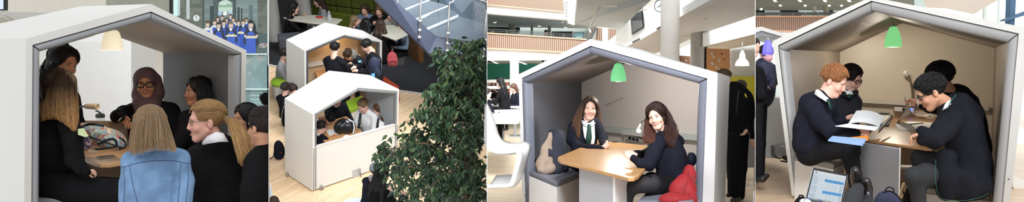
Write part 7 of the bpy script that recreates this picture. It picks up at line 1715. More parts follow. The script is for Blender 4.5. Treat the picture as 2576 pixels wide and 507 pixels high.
def bay3_people(B, F):
 E = [E3L]
 # ---- left girl
 f = Fig(B, 1482, 420, 9.3, 'smiling girl with long brown hair, white shirt and dark green tie', 'fair', (58, 38, 28))
 f.head(1484, 273, 56, yaw=4, pitch=0, roll=4, smile=1, neck=(1474, 314, .0, 13))
 f.cloth('cardigan', M_NAVY, .005, 20)
 f.E('cardigan', 1470, 350, 0, 33, 48, 24, 4, body=.8); f.chain('cardigan', [(1446, 318, .02, 13), (1472, 308, .02, 13), (1500, 312, -.02, 13)], .5); f.E('cardigan', 1464, 400, .05, 36, 34, 26)
 f.limb('cardigan', [(1442, 320, .0, 14), (1440, 350, -.08, 15), (1452, 371, -.3, 14)], .75); f.limb('cardigan', [(1452, 371, -.3, 13), (1485, 374, -.5, 11), (1514, 372, -.55, 8)], .75)
 f.limb('cardigan', [(1504, 316, -.04, 13), (1516, 345, -.15, 12), (1520, 360, -.3, 11)], .75); f.limb('cardigan', [(1520, 360, -.3, 11), (1522, 364, -.45, 9), (1522, 366, -.52, 8)], .75)
 f.hand(1516, 369, -.56, (.95, .12, .1), (0, .5, -.8), 26, .55, 1); f.hand(1527, 358, -.52, (.1, -.8, .4), (-.9, 0, .1), 26, .6, -1)
 f.quadpatch('shirt', M_SHIRT, [[(1466, 308, -.06), (1480, 309, -.09), (1495, 306, -.06)], [(1466, 322, -.11), (1481, 325, -.14), (1496, 320, -.12)], [(1470, 345, -.16), (1484, 350, -.18), (1497, 345, -.17)], [(1480, 362, -.18), (1488, 364, -.18), (1495, 360, -.18)]], 3)
 f.quadpatch('collar', M_SHIRT, [[(1463, 301, -.03), (1465, 311, -.09)], [(1472, 304, -.07), (1475, 319, -.13)], [(1479, 309, -.1), (1481, 318, -.15)]], 2); f.quadpatch('collar', M_SHIRT, [[(1498, 299, -.03), (1498, 309, -.09)], [(1491, 303, -.07), (1491, 317, -.13)], [(1483, 309, -.1), (1483, 318, -.15)]], 2)
 f.quadpatch('tie', M_TIE, [[(1478, 312, -.16), (1487, 312, -.16)], [(1478, 319, -.18), (1487, 319, -.18)], [(1474, 345, -.2), (1489, 345, -.2)], [(1474, 362, -.2), (1486, 363, -.2)]], 2)
 f.cloth('skirt', M_BLACK, .003, 20); f.limb('skirt', [(1452, 425, .0, 22), (1500, 430, -.4, 18)], .8); f.limb('skirt', [(1460, 428, .25, 22), (1510, 432, -.2, 18)], .8); f.cloth('tights', M_BLACK); f.limb('tights', [(1500, 430, -.4, 15), (1508, 500, -.4, 10)], .8); f.limb('tights', [(1510, 432, -.2, 15), (1516, 500, -.2, 10)], .8)
 f.cap(.006, ear=False, nape=None, line=.012, top=.004)
 f.strands([((rr.uniform(-.12, .0), .6, .8), (-1, rr.uniform(-.5, .35), -.5)) for i in range(70)] + [((rr.uniform(-.05, .08), .6, .8), (1, rr.uniform(-.5, .35), -.5)) for i in range(70)], .0048, .01)
 f.curtain([[(1466, 256, .0, 4), (1456, 280, -.02, 6), (1448, 305, -.06, 8), (1442, 332, -.08, 6), (1440, 346, -.08, 3)], [(1464, 262, .06, 4), (1456, 290, .06, 7), (1450, 318, .08, 8), (1440, 340, .1, 6), (1436, 352, .1, 3)], [(1470, 254, -.04, 3), (1462, 280, -.06, 4), (1458, 305, -.12, 5), (1456, 335, -.17, 4), (1457, 352, -.18, 2)]], 200, 1.0, LC((56, 37, 28)), LC((112, 74, 50)), wave=1.2)
 f.curtain([[(1499, 256, .0, 4), (1506, 280, .0, 5), (1507, 308, -.05, 5), (1505, 335, -.12, 4), (1502, 348, -.14, 2)], [(1500, 262, .06, 4), (1507, 290, .06, 5), (1510, 312, .06, 5), (1508, 338, .0, 4), (1506, 350, .0, 2)]], 130, 1.0, LC((56, 37, 28)), LC((104, 68, 46)), wave=1.2)
 f.finish()
 # ---- right girl
 f = Fig(B, 1680, 450, 7.4, 'girl with long wavy dark brown hair and a navy cardigan, glancing round from the table', 'fair', (44, 26, 22))
 f.head(1652, 293, 63, yaw=-18, pitch=2, roll=-14, smile=.35, fat=1.06, neck=(1676, 340, .06, 15))
 f.cloth('cardigan', M_NAVY, .006, 18)
 f.E('cardigan', 1688, 402, .05, 42, 66, 32, -10, body=.8); f.chain('cardigan', [(1658, 350, -.02, 18), (1680, 338, .06, 17), (1704, 356, .14, 18)], .5); f.E('cardigan', 1696, 445, .08, 44, 34, 34, body=.8)
 f.limb('cardigan', [(1656, 358, -.08, 19), (1642, 388, -.16, 18), (1632, 412, -.24, 16)], .75); f.limb('cardigan', [(1632, 412, -.24, 16), (1610, 410, -.26, 12), (1594, 398, -.26, 9.5)], .75)
 f.limb('cardigan', [(1650, 370, .3, 15), (1622, 388, .34, 12), (1598, 386, .2, 8)], .75)
 f.hand(1592, 396, -.26, (-.85, .5, .1), (.3, -.5, -.8), 34, .5, -1); f.hand(1596, 387, .0, (-.95, .25, .2), (0, -.6, -.6), 34, .5, 1)
 f.cloth('skirt', M_BLACK, .004, 18); f.limb('skirt', [(1696, 472, .05, 30), (1650, 468, -.15, 28), (1632, 462, -.2, 24)], .8); f.limb('skirt', [(1700, 470, .3, 28), (1640, 456, .2, 24)], .8)
 f.cloth('tights', mat('black_tights', (40, 36, 38), .7, vary=.1), .0, 18); f.limb('tights', [(1640, 462, -.2, 24), (1598, 466, -.26, 19), (1588, 470, -.26, 18)], .8); f.limb('tights', [(1588, 470, -.26, 17), (1576, 500, -.24, 15), (1566, 560, -.2, 10)], .8); f.limb('tights', [(1650, 456, .2, 20), (1592, 456, .2, 16)], .8); f.limb('tights', [(1592, 456, .2, 15), (1572, 520, .2, 10)], .8)
 m = f.cloth('shoe', M_SHOE); f.chain('shoe', [(1576, 494, -.1, 9), (1556, 500, -.16, 8), (1546, 502, -.2, 6)])
 f.cap(.008, ear=False, nape=None, line=.008, top=.006)
 f.strands([((rr.uniform(-.1, .2), .6, .8), (-1, rr.uniform(-.5, .35), -.5)) for i in range(70)] + [((rr.uniform(-.05, .2), .6, .8), (1, rr.uniform(-.6, .3), -.5)) for i in range(70)] + [((.1, 0, 1), (rr.uniform(-1, 1), -1, -.5)) for i in range(60)], .0048, .014)
 c0, c1 = LC((44, 26, 22)), LC((98, 58, 42))
 f.curtain([[(1636, 272, .05, 3), (1627, 298, .04, 4), (1625, 326, -.04, 6), (1621, 348, -.1, 7), (1622, 364, -.12, 4)], [(1634, 300, .06, 4), (1631, 322, .0, 5), (1634, 346, -.1, 7), (1632, 364, -.14, 3)], [(1640, 318, .08, 4), (1644, 336, -.02, 6), (1646, 352, -.12, 6), (1642, 366, -.15, 3)]], 240, 1.1, c0, c1, wave=2.6, curl=1.7)
 f.curtain([[(1662, 264, .04, 6), (1676, 290, .02, 9), (1678, 320, -.02, 10), (1672, 345, -.1, 7), (1668, 360, -.12, 4)], [(1668, 266, .06, 7), (1684, 300, .06, 10), (1692, 335, .03, 10), (1694, 365, -.02, 7), (1698, 384, -.02, 3)], [(1666, 268, .12, 7), (1686, 305, .15, 10), (1700, 340, .16, 9), (1708, 372, .14, 6), (1712, 388, .14, 3)]], 300, 1.1, c0, LC((70, 42, 34)), wave=2.6, curl=1.7)
 f.finish()
 # ---- person in black right of the booth
 f = Fig(B, 1858, 400, 10.6, 'standing person in black hoodie and trousers right of the booth, head hidden by it', 'fair', (96, 72, 52))
 f.head(1822, 198, 44, yaw=100, pitch=12, neck=(1838, 234, 0, 12), detail=False)
 f.cloth('hoodie', M_BLACK, .006, 16); f.E('hoodie', 1856, 285, 0, 33, 72, 24, 0, body=.8); f.chain('hoodie', [(1830, 232, 0, 14), (1856, 224, 0, 15), (1876, 238, 0, 14)], .5); f.chain('hoodie', [(1834, 216, .02, 10), (1850, 214, .02, 9)])
 f.limb('hoodie', [(1882, 244, 0, 13), (1889, 285, .0, 12), (1881, 322, -.1, 9)], .75); f.limb('hoodie', [(1832, 240, .1, 13), (1826, 290, .1, 12), (1826, 325, .1, 9)], .75); f.hand(1879, 324, -.12, (-.45, -.85, .1), (-.7, .2, .6), 26, .35, 1)
 f.cloth('trousers', M_BLACK, .005, 14); f.limb('trousers', [(1846, 345, 0, 21), (1846, 420, 0, 16), (1843, 483, 0, 12)], .8); f.limb('trousers', [(1864, 345, .05, 21), (1863, 420, .05, 16), (1860, 490, .0, 13)], .8)
 f.cloth('shoe', M_SHOE); f.chain('shoe', [(1861, 497, 0, 8), (1845, 503, -.15, 8)]); f.cloth('shoe#2', M_SHOE); f.chain('shoe#2', [(1843, 484, .1, 7), (1832, 490, -.02, 6)])
 f.cap(.004); f.tufts(150, .3, .005, .004)
 mb = MB(); mb.tube([f.P(1858, 226, -.3), f.P(1856, 250, -.36), f.P(1853, 285, -.36)], f.R(1.6), 6); f.part('strap', M_BLKPLASTIC, mb)
 mb = MB(); mb.prism([f.P(x, y, -.31) for x, y in ((1874, 234), (1878, 238), (1880, 246), (1877, 245), (1873, 239))], Vector((0, .004, 0))); f.part('emblem', mat('emblem_yellow', (226, 200, 40), .6, vary=0), mb); f.finish()
 f = small_person(B, 1865, 221, 38, 'dark-clad person with brown hair standing behind the black hoodie', d=12.6, yaw=150, pose='stand', top=M_BLACK, legs=M_BLACK, hair=(74, 52, 38), long=.4, arms='down'); f.finish()
 # ---- hall
 sp = lambda *a, **k: small_person(B, *a, clip=None, **k).finish()
 sp(1238.5, 77, 12, 'person in a dark green top behind the balcony rail', d=21.0, yaw=80, pose='stand', top=mat('hall_green', (46, 70, 60), .9), arms='table', vox=1.0)
 sp(1374, 82, 13, 'person in a blue jacket at the balcony rail', d=21.0, yaw=20, pose='stand', top=mat('hall_blue', (50, 62, 110), .9), arms='table', vox=1.0)
 sp(1258, 208, 24, 'dark-haired person in black seated with her back turned at the far tables', d=17.0, yaw=-110, top=M_BLACK, hair=(26, 24, 26), long=.5, vox=1.2)
 sp(1292, 221, 22, 'brown-haired person looking down at a phone beside the notice pillar', d=17.6, yaw=-60, top=M_NAVY, hair=(92, 62, 46), long=.4, pitch=30, arms='hold', vox=1.2)
 for (x, y, h, c, lab, yaw) in ((1277, 204, 13, (214, 104, 50), 'person in an orange top at the far wall', 30), (1251, 202, 13, (70, 80, 96), 'dark-haired person in blue-grey left of the orange top', -40), (1243, 205, 13, (44, 46, 54), 'person in dark clothes near the teal wall', 40), (1231, 207, 13, (150, 140, 128), 'person in a beige top at the far left of the hall', 60), (1267, 207, 12, (60, 66, 76), 'person in grey beside the orange top', -20)):
  sp(x, y, h, lab, group='people by the far teal wall', d=23.0, yaw=yaw, top=mat('hall_%d' % c[0], c, .9), hair=(40, 30, 26), vox=1.0)
 f = small_person(B, 1226, 236, 26, 'person in navy cut off by the panel edge beside the far tables', d=15.0, yaw=60, top=M_NAVY, clip=E, vox=1.2); f.finish()
# ================================================================= BAY 4: four boys in a booth with a laptop in front
BAY4 = Bay(UP, Vector((0, 0, .15)))
def bay4():
 B = BAY4; F = B.fl
 fill_light(Vector((3.6, 1.8, 4.6)), at(2260, 330, 8.8), 2.0, 1.6, 28, sp=56)
 fill_light(at(2040, -60, 11.5) + UP * .7, at(2000, 60, 19), 1.5, 1.2, 260); fill_light(at(2440, -60, 11.5) + UP * .9, at(2440, 20, 16), 1.5, 1.2, 160)
 S = lambda pts, d, m, name, t=.2, **k: slab(pts, d, t, m, name, kind='structure', **k)
 wf = plank_mat('floor_oak_d', (230, 200, 166), (216, 184, 148), (160, 126, 94), (0, 0, .55), 1.0, 1.3, .09, .35, vary=.35)
 mb = MB(); mb.prism([B.drop(at(1901, 253, 3.6)), B.drop(at(2680, 253, 3.6)), B.drop(at(2680, 253, 27)), B.drop(at(1900.8, 253, 27))], Vector((0, 0, -.08))); o = mb.build('floor_study', wf, None); o['kind'] = 'structure'
 # balcony behind
 slat = MATS.get('wood_slats') or band_mat('wood_slats', [(0, (76, 56, 44)), (.3, (82, 60, 48)), (.36, (150, 120, 102)), (.9, (158, 128, 108)), (1, (110, 84, 68))], (1, 0, 0), 6.4, .6, bump=.4)
 ceil = mat('ceiling_sage', (150, 160, 154), .8, vary=.03, scale=1); lit = mat('lamp_tube', (255, 255, 250), .5, vary=0, emit=4.0); wr = mat('wood_rail', (196, 150, 116), .5)
 S([(1900.6, -40), (2330, -40), (2330, 300), (1900.6, 300)], 25.5, mat('far_wall_sage', (176, 186, 178), .8, vary=.03), 'wall_sage')
 bal = thing('balcony', 'wood-slatted balcony across the back above the four boys\' booth', 'balcony', at(1980, 76, 19))
 slab([(1900.6, 42), (2130, 42), (2130, 80), (1900.6, 76)], 19, .12, slat, 'parapet', bal); slab([(1900.6, 39.5), (2130, 39.5), (2130, 42.5), (1900.6, 42.5)], 18.95, .2, wr, 'parapet_cap', bal); slab([(1900.6, 75), (2130, 79), (2130, 82), (1900.6, 78)], 18.95, .2, wr, 'parapet_foot', bal)
 slab([(1900.6, 78), (2130, 82), (2130, 104), (1900.6, 98)], 19.1, .3, mat('paint_white', (236, 238, 238), .8), 'fascia', bal)
 rl = mat('dark_rail', (70, 76, 78), .5, .3, vary=0); mb = MB()
 for y in (32.5, 35, 37.5): mb.tube([at(1900.8, y, 19), at(2120, y - 1, 19)], .012, 6)
 mb.build('rail', rl, bal)
 for x in (1911, 1962, 1995, 2026, 2058): mb = MB(); mb.tube([at(x, 40, 19), at(x, 31, 19)], .015, 6); mb.build('baluster', rl, bal)
 mb = MB(); mb.prism([at(1900.8, 26, 25), at(2300, 26, 25), at(2300, -40, 15), at(1900.8, -40, 15)], Vector((0, 0, .1))); o = mb.build('ceiling_study', ceil, None); o['kind'] = 'structure'
 for i, (x, y) in enumerate(((1948, 1), (2011, 1), (2074, 1), (2135, 1))):
  o = thing('ceiling_light', ['oblong ceiling light at the far left over the study balcony', 'second oblong ceiling light from the left over the study balcony', 'third oblong ceiling light from the left over the study balcony', 'oblong ceiling light touching the booth roof line'][i], 'ceiling light', at(x, y, 19.5), None, 'oblong lights over the study balcony')
  slab([(x - 5, y - 4), (x, y - 4), (x + 7, y + 3), (x + 1, y + 3)], 19.5, .04, lit, 'diffuser', o); slab([(x - 6, y - 5), (x + .5, y - 5), (x + 8, y + 4), (x, y + 4)], 19.53, .05, M_WHITE, 'housing', o)
 for i, (x, y) in enumerate(((1963, 13.5), (2025.5, 14), (2086, 14), (1915, 23), (2117, 14))):
  o = thing('downlight', ['round downlight above the pale poster', 'round downlight above the middle of the dark windows', 'round downlight right of the balcony column', 'dim downlight in the corner at the panel edge', 'round downlight beside the booth roof'][i], 'downlight', at(x, y, 22), None, 'downlights over the study balcony'); q = 22 / FPX
  mb = MB(); mb.ell(at(x, y, 22), C_R * 3.4 * q, C_F * .03, C_U * 2.4 * q); mb.build('diffuser', lit, o, smooth=True); mb = MB(); mb.lathe(at(x, y, 22.03), C_U, [(4.2 * q, -.02), (4.2 * q, .02), (3.6 * q, .02), (3.6 * q, -.02)], 18); mb.build('ring', M_WHITE, o)
 gl = mat('dark_window', (66, 70, 68), .15, vary=.25, scale=2)
 for i, r in enumerate((rect(1964, 25, 2008, 41), rect(2008, 30, 2016, 41), rect(2085, 24, 2096, 41), rect(1901, 22, 1924, 41))): S(r, 25.0, gl, 'window_%d' % (i + 4), .1)
 ps = thing('poster', 'pale landscape poster standing behind the balcony rail', 'poster', at(1944, 42, 22)); slab(rect(1930, 26, 1959, 42), 22, .04, mat('poster_white', (226, 232, 232), .6, vary=.02), 'sheet', ps)
 rs = random.Random(9); mb = MB()
 for i in range(9): x = 1934 + i * 2.5; h = rs.uniform(2, 6); mb.prism([at(a, b, 21.98) for a, b in rect(x, 36 - h, x + 2, 36)], Vector((0, .004, 0)))
 mb.build('print', mat('poster_print', (96, 116, 130), .6, vary=.4, scale=30), ps)
 for (x0, x1, lab) in ((2071, 2085, 'round concrete column on the study balcony'), (2044, 2053, 'slim pale post on the study balcony')):
  mb = MB(); q = 22.5 / FPX; p = at((x0 + x1) / 2, 50, 22.5); mb.lathe(p, UP, [((x1 - x0) / 2 * q, 0), ((x1 - x0) / 2 * q, 46 * q)], 20); o = mb.build('concrete_column', M_CONC if x0 > 2060 else mat('post_pale', (196, 200, 192), .8), None, angle=40); tag(o, lab, 'column')
 # to the right of the roof ridge: white soffit, dark strip, column, bright windows with blue frames
 S([(2330, -40), (2680, -40), (2680, 400), (2330, 400)], 24, mat('sky_glass_wall', (236, 244, 250), .3, vary=0, emit=.75, ecol=(236, 246, 255)), 'window_8', .05)
 S([(2345, -40), (2372, -40), (2352, 18), (2336, 12)], 16, M_BLKPLASTIC, 'trim_9', .1); S([(2372, -40), (2398, -40), (2372, 20), (2352, 18)], 16, mat('paint_white', (236, 238, 238), .8), 'trim_10', .1)
 mb = MB(); mb.prism([at(2330, 20, 15), at(2372, 20, 15), at(2450, 36, 16.5), at(2480, 17, 15.5), at(2520, -6, 14), at(2380, -60, 12), at(2300, -60, 12)], Vector((0, 0, .15))); o = mb.build('ceiling_soffit', mat('soffit_white', (236, 240, 244), .7, vary=.02), None); o['kind'] = 'structure'
 mb = MB(); q = 18 / FPX; p = at(2492, 60, 18); mb.lathe(p, UP, [(18 * q, 0), (18 * q, 130 * q)], 28); o = mb.build('concrete_column', mat('concrete_sage', (186, 194, 186), .8, vary=.06), None, angle=40); tag(o, 'pale concrete column against the bright windows at top right', 'column')
 bl = mat('steel_blue', (74, 104, 132), .5, vary=.05); fr = thing('window_frame', 'blue steel window mullion and bar at the top right corner', 'window frame', at(2550, 60, 20)); slab([(2544, -40), (2558, -40), (2552, 70), (2540, 70)], 20, .2, bl, 'mullion', fr); slab([(2526, 50), (2580, 30), (2620, 16), (2620, 24), (2580, 38), (2530, 53)], 19.8, .2, bl, 'transom', fr)
 # pale floor-side strip outside right
 S([(2548, 440), (2680, 500), (2680, 600), (2548, 470)], 9.6, mat('kerb_pale', (224, 220, 214), .6), 'trim_11', .5)
 S([(2555, 320), (2680, 320), (2680, 480), (2555, 430)], 15, mat('water_blue', (196, 226, 236), .3, vary=.03, emit=.3, ecol=(196, 230, 240)), 'window_9', .05)
 bay4_booth(B, F); bay4_left(B, F); bay4_people(B, F); bay4_front(B, F)
def bay4_booth(B, F):
 OF = [(1991, 482), (1943, 103), (2192, -8), (2594, 72), (2541, 507)]
 IF = [(2000, 482), (1957, 114), (2192, 2), (2563, 84), (2523, 507)]
 PF = [(2009, 482), (1972, 127), (2192, 28), (2534, 108), (2494, 507)]
 BK = [(2113, 440, 11.8), (2113, 131, 11.8), (2270, 58, 11.5), (2502, 120, 11.2), (2490, 480, 11.2)]
 OB = [(2098, 445, 12.0), (2098, 116, 12.0), (2270, 36, 11.7), (2532, 104, 11.4), (2528, 490, 11.4)]
 bt, g = booth(B, 'large white booth where four boys in dark uniforms read at a table', OF, IF, PF, BK, 9.1, 6.7, M_PAD4, M_WHITE, mat('warm_soffit', (140, 129, 118), .6, vary=.03), OB=OB, lining_wall=mat('taupe_wall4', (146, 134, 122), .55, vary=.03),
     back=mat('cream_board', (222, 212, 196), .4, vary=.02, scale=1.5))
 K = g['K']; bn = (K[3] - K[1]).cross(UP).normalized(); bn = bn if bn.dot(CAM - K[1]) > 0 else -bn
 W = lambda x, y, o=0.0: onplane(x, y, K[1] + bn * o, bn)
 for (x, y) in ((1993, 446), (2537, 450)):
  mb = MB(); dd = 9.0 if x < 2100 else 6.85; mb.ell(at(x, y, dd), C_R * .008, C_F * .004, C_U * .008); mb.build('screw_cap', mat('screw_dark', (90, 86, 84), .4, .5, vary=0), bt, smooth=True)
 mb = MB(); mb.prism([W(2116, 245, .1), W(2488, 266, .1), W(2488, 278, .1), W(2116, 255, .1)], -bn * .1); mb.build('ledge', mat('ledge_cream', (216, 210, 200), .5, vary=.01), bt, bevel=.005)
 # sockets, cable, LED
 ps = thing('power_strip', 'socket strip with a blue light on the back wall of the boys\' booth', 'power strip', W(2275, 284, .05)); wp = mat('white_plastic', (232, 232, 232), .35, vary=0)
 mb = MB(); mb.prism([W(2250, 268, .1), W(2300, 271, .1), W(2300, 282, .1), W(2250, 279, .1)], -bn * .1); mb.build('box', wp, ps, bevel=.005)
 for x in (2270, 2279): mb = MB(); mb.prism([W(x, 271, .104), W(x + 7, 271.4, .104), W(x + 7, 279, .104), W(x, 278.6, .104)], -bn * .01); mb.build('socket', M_BLKPLASTIC, ps)
 mb = MB(); mb.ell(W(2291, 274.5, .115), C_R * .012, C_F * .01, C_U * .018); mb.build('indicator', mat('led_blue', (40, 90, 255), .3, vary=0, emit=6), ps, smooth=True)
 mb = MB(); P = [W(2292, 278, .12), W(2300, 285, .3), W(2318, 290, .6), W(2336, 288, .7), W(2346, 292, .7), W(2342, 298, .8), W(2332, 296, .8)]; mb.tube([Vector(v) for v in spline(P, 6)], .007, 6); mb.box(W(2332, 292, .75), C_R * .04, C_F * .03, C_U * .012); o = mb.build('cable', wp, None, smooth=True); tag(o, 'white charger and cable on the table behind the front boy\'s head', 'cable')
 # benches
 cm = M_PAD4; c = [at(2001, 389, 8.75), at(2098, 410, 8.2), at(2126, 395, 9.0), at(2090, 388, 10.0), at(2010, 374, 9.8)]
 mb = MB(); mb.prism(c, Vector((0, 0, -.06))); mb.build('seat_cushion', cm, bt, bevel=.015, seg=3)
 mb = MB(); mb.prism([p - UP * .062 + Vector((0, .01, 0)) for p in c], Vector((0, 0, -.6))); mb.build('bench', M_WHITE, bt)
 mb = MB(); c2 = [at(2330, 470, 7.5), at(2490, 488, 7.4), at(2492, 440, 8.8), at(2372, 428, 9.0)]; mb.prism(c2, Vector((0, 0, -.06))); mb.build('seat_cushion', cm, bt, bevel=.015, seg=3)
 mb = MB(); mb.prism([p - UP * .062 for p in c2], Vector((0, 0, -.5))); mb.build('bench', M_WHITE, bt)
 # table
 zt = .15 + .74; T = lambda x, y, z=zt: onplane(x, y, Vector((0, 0, z)), UP)
 tb = thing('table', 'wood table of the four boys with open notebooks on it', 'table', B.drop(T(2260, 330)))
 top = [T(2176, 350), T(2330, 372), T(2345, 373), T(2362, 360), T(2392, 302), T(2385, 296), T(2236, 284), T(2226, 288)]
 mb = MB(); mb.prism(top, Vector((0, 0, -.026))); mb.build('table_top', wood_mat('oak_top_warm', (150, 106, 66), (170, 126, 82), (.3, 1, 0), .8, .35), tb, bevel=.006)
 lg = mat('leg_grey4', (128, 128, 132), .5, vary=.03); a, b = T(2166, 352), T(2262, 366); mb = MB(); mb.prism([a - UP * .03, b - UP * .03, B.drop(b), B.drop(a)], Vector((.25, .5, 0))); lgo = mb.build('leg', lg, tb)
 e = (b - a).normalized(); mb = MB(); o_ = Vector((0, -.004, 0)); mb.prism([b - UP * .03 + o_, b + e * .02 - UP * .03 + o_, B.drop(b + e * .02) + o_, B.drop(b) + o_], Vector((.25, .5, 0))); mb.build('leg_edge', M_WHITE, lgo)
 mb = MB(); gq = 10.0 / FPX; mb.lathe(T(2320, 297), UP, [(.002, 0), (8 * gq, 0), (8 * gq, .006), (6 * gq, .008), (.002, .004)], 24); mb.build('grommet', M_BLKPLASTIC, tb, smooth=True)
 # lamps
 gs = mat('green_shade4', (160, 226, 172), .45, vary=.03, scale=60, emit=.8, ecol=(130, 220, 140))
 pendant(B, 'green pendant lamp over the four boys\' table', 2246.5, 68, 118, 15, 40, 10.5, gs, 12, light=31, lcol=(1, .88, .72), prof=[(0, 0), (1.0, .0), (1.02, .1), (.98, .3), (.86, .55), (.7, .76), (.5, .93), (.42, 1.0)], fit=mat('lamp_cap_grey', (150, 146, 140), .4, vary=0), r=.03)
 dl = thing('desk_lamp', 'silver gooseneck lamp rising from the booth ledge, white head tilted up', 'lamp', W(2294, 262, .1))
 mb = MB(); P = [W(2294, 262, .12), W(2295, 240, .12), W(2293, 220, .15), W(2290, 205, .18), W(2284, 193, .2)]; mb.tube([Vector(v) for v in spline(P, 5)], .014, 8); mb.build('gooseneck', M_CHROME, dl, smooth=True)
 a, b = W(2285, 195, .2), W(2276, 180, .25); ax = b - a; mb = MB(); mb.lathe(a, ax, [(.004, 0), (.014, 0), (.02, ax.length * .5), (.036, ax.length * .98), (.034, ax.length), (.028, ax.length * .92), (.003, ax.length * .6)], 20); mb.build('lamp_head', wp, dl, smooth=True)
 # things on the table
 nb = thing('notebook', 'open spiral notebook with handwritten pages held by the ginger boy', 'notebook', T(2165, 330))
 def page(P, th=.004, n=8, bow=.03):
  a, b, c, d = P; mb = MB(); r0 = [lerp(a, b, i / n) + UP * bow * math.sin(PI * i / n) for i in range(n + 1)]; r1 = [lerp(d, c, i / n) + UP * bow * math.sin(PI * i / n) for i in range(n + 1)]
  off = UP * -th; mb.loft(r0, r1); mb.loft([p + off for p in r0], [p + off for p in r1]); mb.loft(r0, [p + off for p in r0]); mb.loft(r1, [p + off for p in r1]); mb.add([r0[0], r1[0], r1[0] + off, r0[0] + off], [(0, 1, 2, 3)]); mb.add([r0[-1], r1[-1], r1[-1] + off, r0[-1] + off], [(0, 1, 2, 3)]); return mb, r0, r1
 pw = MAT_PAPER
 A = [at(2154, 278, 8.55), at(2224, 292, 8.6), at(2212, 318, 8.0), at(2134, 310, 7.95)]
 mb, r0, r1 = page(A); pg = mb.build('page', pw, nb, smooth=False)
 Bp = [at(2134, 310, 7.95), at(2212, 318, 8.0), at(2203, 327, 7.75), at(2101, 316, 7.6)]
 mb, _, _ = page(Bp, bow=.0); mb.build('page', pw, nb)
 mb = MB(); mb.prism([at(2212, 320, 7.98), at(2240, 290, 8.75), at(2243, 293, 8.7), at(2210, 330, 7.7)], UP * -.02); mb.build('cover', M_BLKPLASTIC, nb)
 mb = MB(); rs = random.Random(2)
 nU = (A[1] - A[0]).cross(A[3] - A[0]).normalized(); nU = nU if nU.z > 0 else -nU
 for i in range(11):
  t = .12 + i * .075
  for k in range(9):
   if rs.random() < .25 or (i < 3 and k < 3): continue
   u = .08 + k * .1; p0 = lerp(lerp(A[0], A[1], u), lerp(A[3], A[2], u), t) + UP * (.03 * math.sin(PI * u) + .004); p1 = lerp(lerp(A[0], A[1], u + .07), lerp(A[3], A[2], u + .07), t + .004) + UP * (.03 * math.sin(PI * (u + .07)) + .004); mb.tube([p0, p1], .0008, 4)
 mb.build('handwriting', mat('ink_grey', (176, 180, 198), .7, vary=0), pg)
 mb = MB();
 for i in range(16):
  p = lerp(A[3], A[2], (i + .5) / 16) + UP * .03 * math.sin(PI * (i + .5) / 16); mb.tube([p + UP * .008 * math.cos(a) + Vector((0, -.008, 0)) * math.sin(a) for a in [j * PI / 4 for j in range(9)]], .0014, 4)
 mb.build('spiral', M_CHROME, nb)
 def sheet(pts, m, label, name='paper_sheet', th=.003, cat='paper', z=.002):
  mb = MB(); mb.prism([T(x, y, zt + z + th) for x, y in pts], UP * -th); o = mb.build(name, m, None); tag(o, label, cat); return o
 bd = thing('binder', 'open grey binder of papers behind the spiral notebook', 'binder', T(2222, 300)); mb = MB(); mb.prism([T(x, y, zt + .03) for x, y in ((2196, 284), (2246, 288), (2236, 312), (2180, 312))], UP * -.028); mb.build('cover', mat('binder_grey', (90, 92, 94), .6), bd); mb = MB(); mb.prism([T(x, y, zt + .045) for x, y in ((2197, 285), (2240, 289), (2228, 308), (2184, 308))], UP * -.014); mb.build('page', mat('paper_grey', (206, 206, 200), .8, vary=.05, scale=20), bd)
 ph = thing('phone', 'dark phone lying behind the open binder', 'phone', T(2221, 284)); mb = MB(); mb.prism([T(x, y, zt + .06) for x, y in ((2207, 284), (2214, 281.5), (2238, 283), (2232, 286))], UP * -.012); mb.build('case', M_BLKPLASTIC, ph, bevel=.003); mb = MB(); mb.prism([T(x, y, zt + .0605) for x, y in ((2209, 283.8), (2215, 282), (2236, 283.3), (2231, 285.4))], UP * .001); mb.build('display', mat('phone_glass', (34, 34, 40), .08, vary=0, spec=.7), ph)
 mb = MB(); mb.prism([at(2094, 341, 7.4), at(2180, 348, 7.45), at(2170, 363, 7.2), at(2083, 351, 7.15)], Vector((0, 0, -.012))); o = mb.build('folder', mat('folder_blue', (128, 156, 196), .6, vary=.08, scale=20), None); tag(o, 'blue folder on the ginger boy\'s knee under the table edge', 'folder')
 mb = MB(); mb.prism([at(2140, 344, 7.5), at(2186, 340, 7.75), at(2183, 352, 7.5), at(2150, 350, 7.4)], Vector((0, 0, -.008))); o = mb.build('folder', mat('folder_orange', (226, 140, 44), .6, vary=.05), None); tag(o, 'orange folder under the spiral notebook', 'folder')
 sheet([(2252, 308), (2290, 304), (2352, 308), (2345, 324), (2260, 327)], pw, 'loose paper sheets lying before the boy with the ring')
 mb = MB(); a, b, c, d = T(2253, 310), T(2258, 307), at(2275, 238, 8.6), at(2287, 262, 8.9); vs = spline([a, lerp(a, c, .5) + Vector((.05, -.02, 0)), c], 6); v2 = spline([T(2262, 303), lerp(T(2262, 303), d, .5) + Vector((.08, 0, 0)), d], 6); A1 = [Vector(v) for v in vs]; B1 = [Vector(v) for v in v2]; mb.loft(A1, B1); o = mb.build('paper_sheet', pw, None, smooth=True); sm = o.modifiers.new('thickness', 'SOLIDIFY'); sm.thickness = .003; tag(o, 'white sheet held upright by the boy at the back right', 'paper')
 mb = MB(); mb.tube([T(2288, 312, zt + .012), T(2320, 309, zt + .012)], .006, 8); mb.tube([T(2320, 309, zt + .012), T(2324, 308.6, zt + .011)], [.006, .001], 8); o = mb.build('pen', M_BLKPLASTIC, None, smooth=True); tag(o, 'black pen lying on the loose sheets', 'pen')
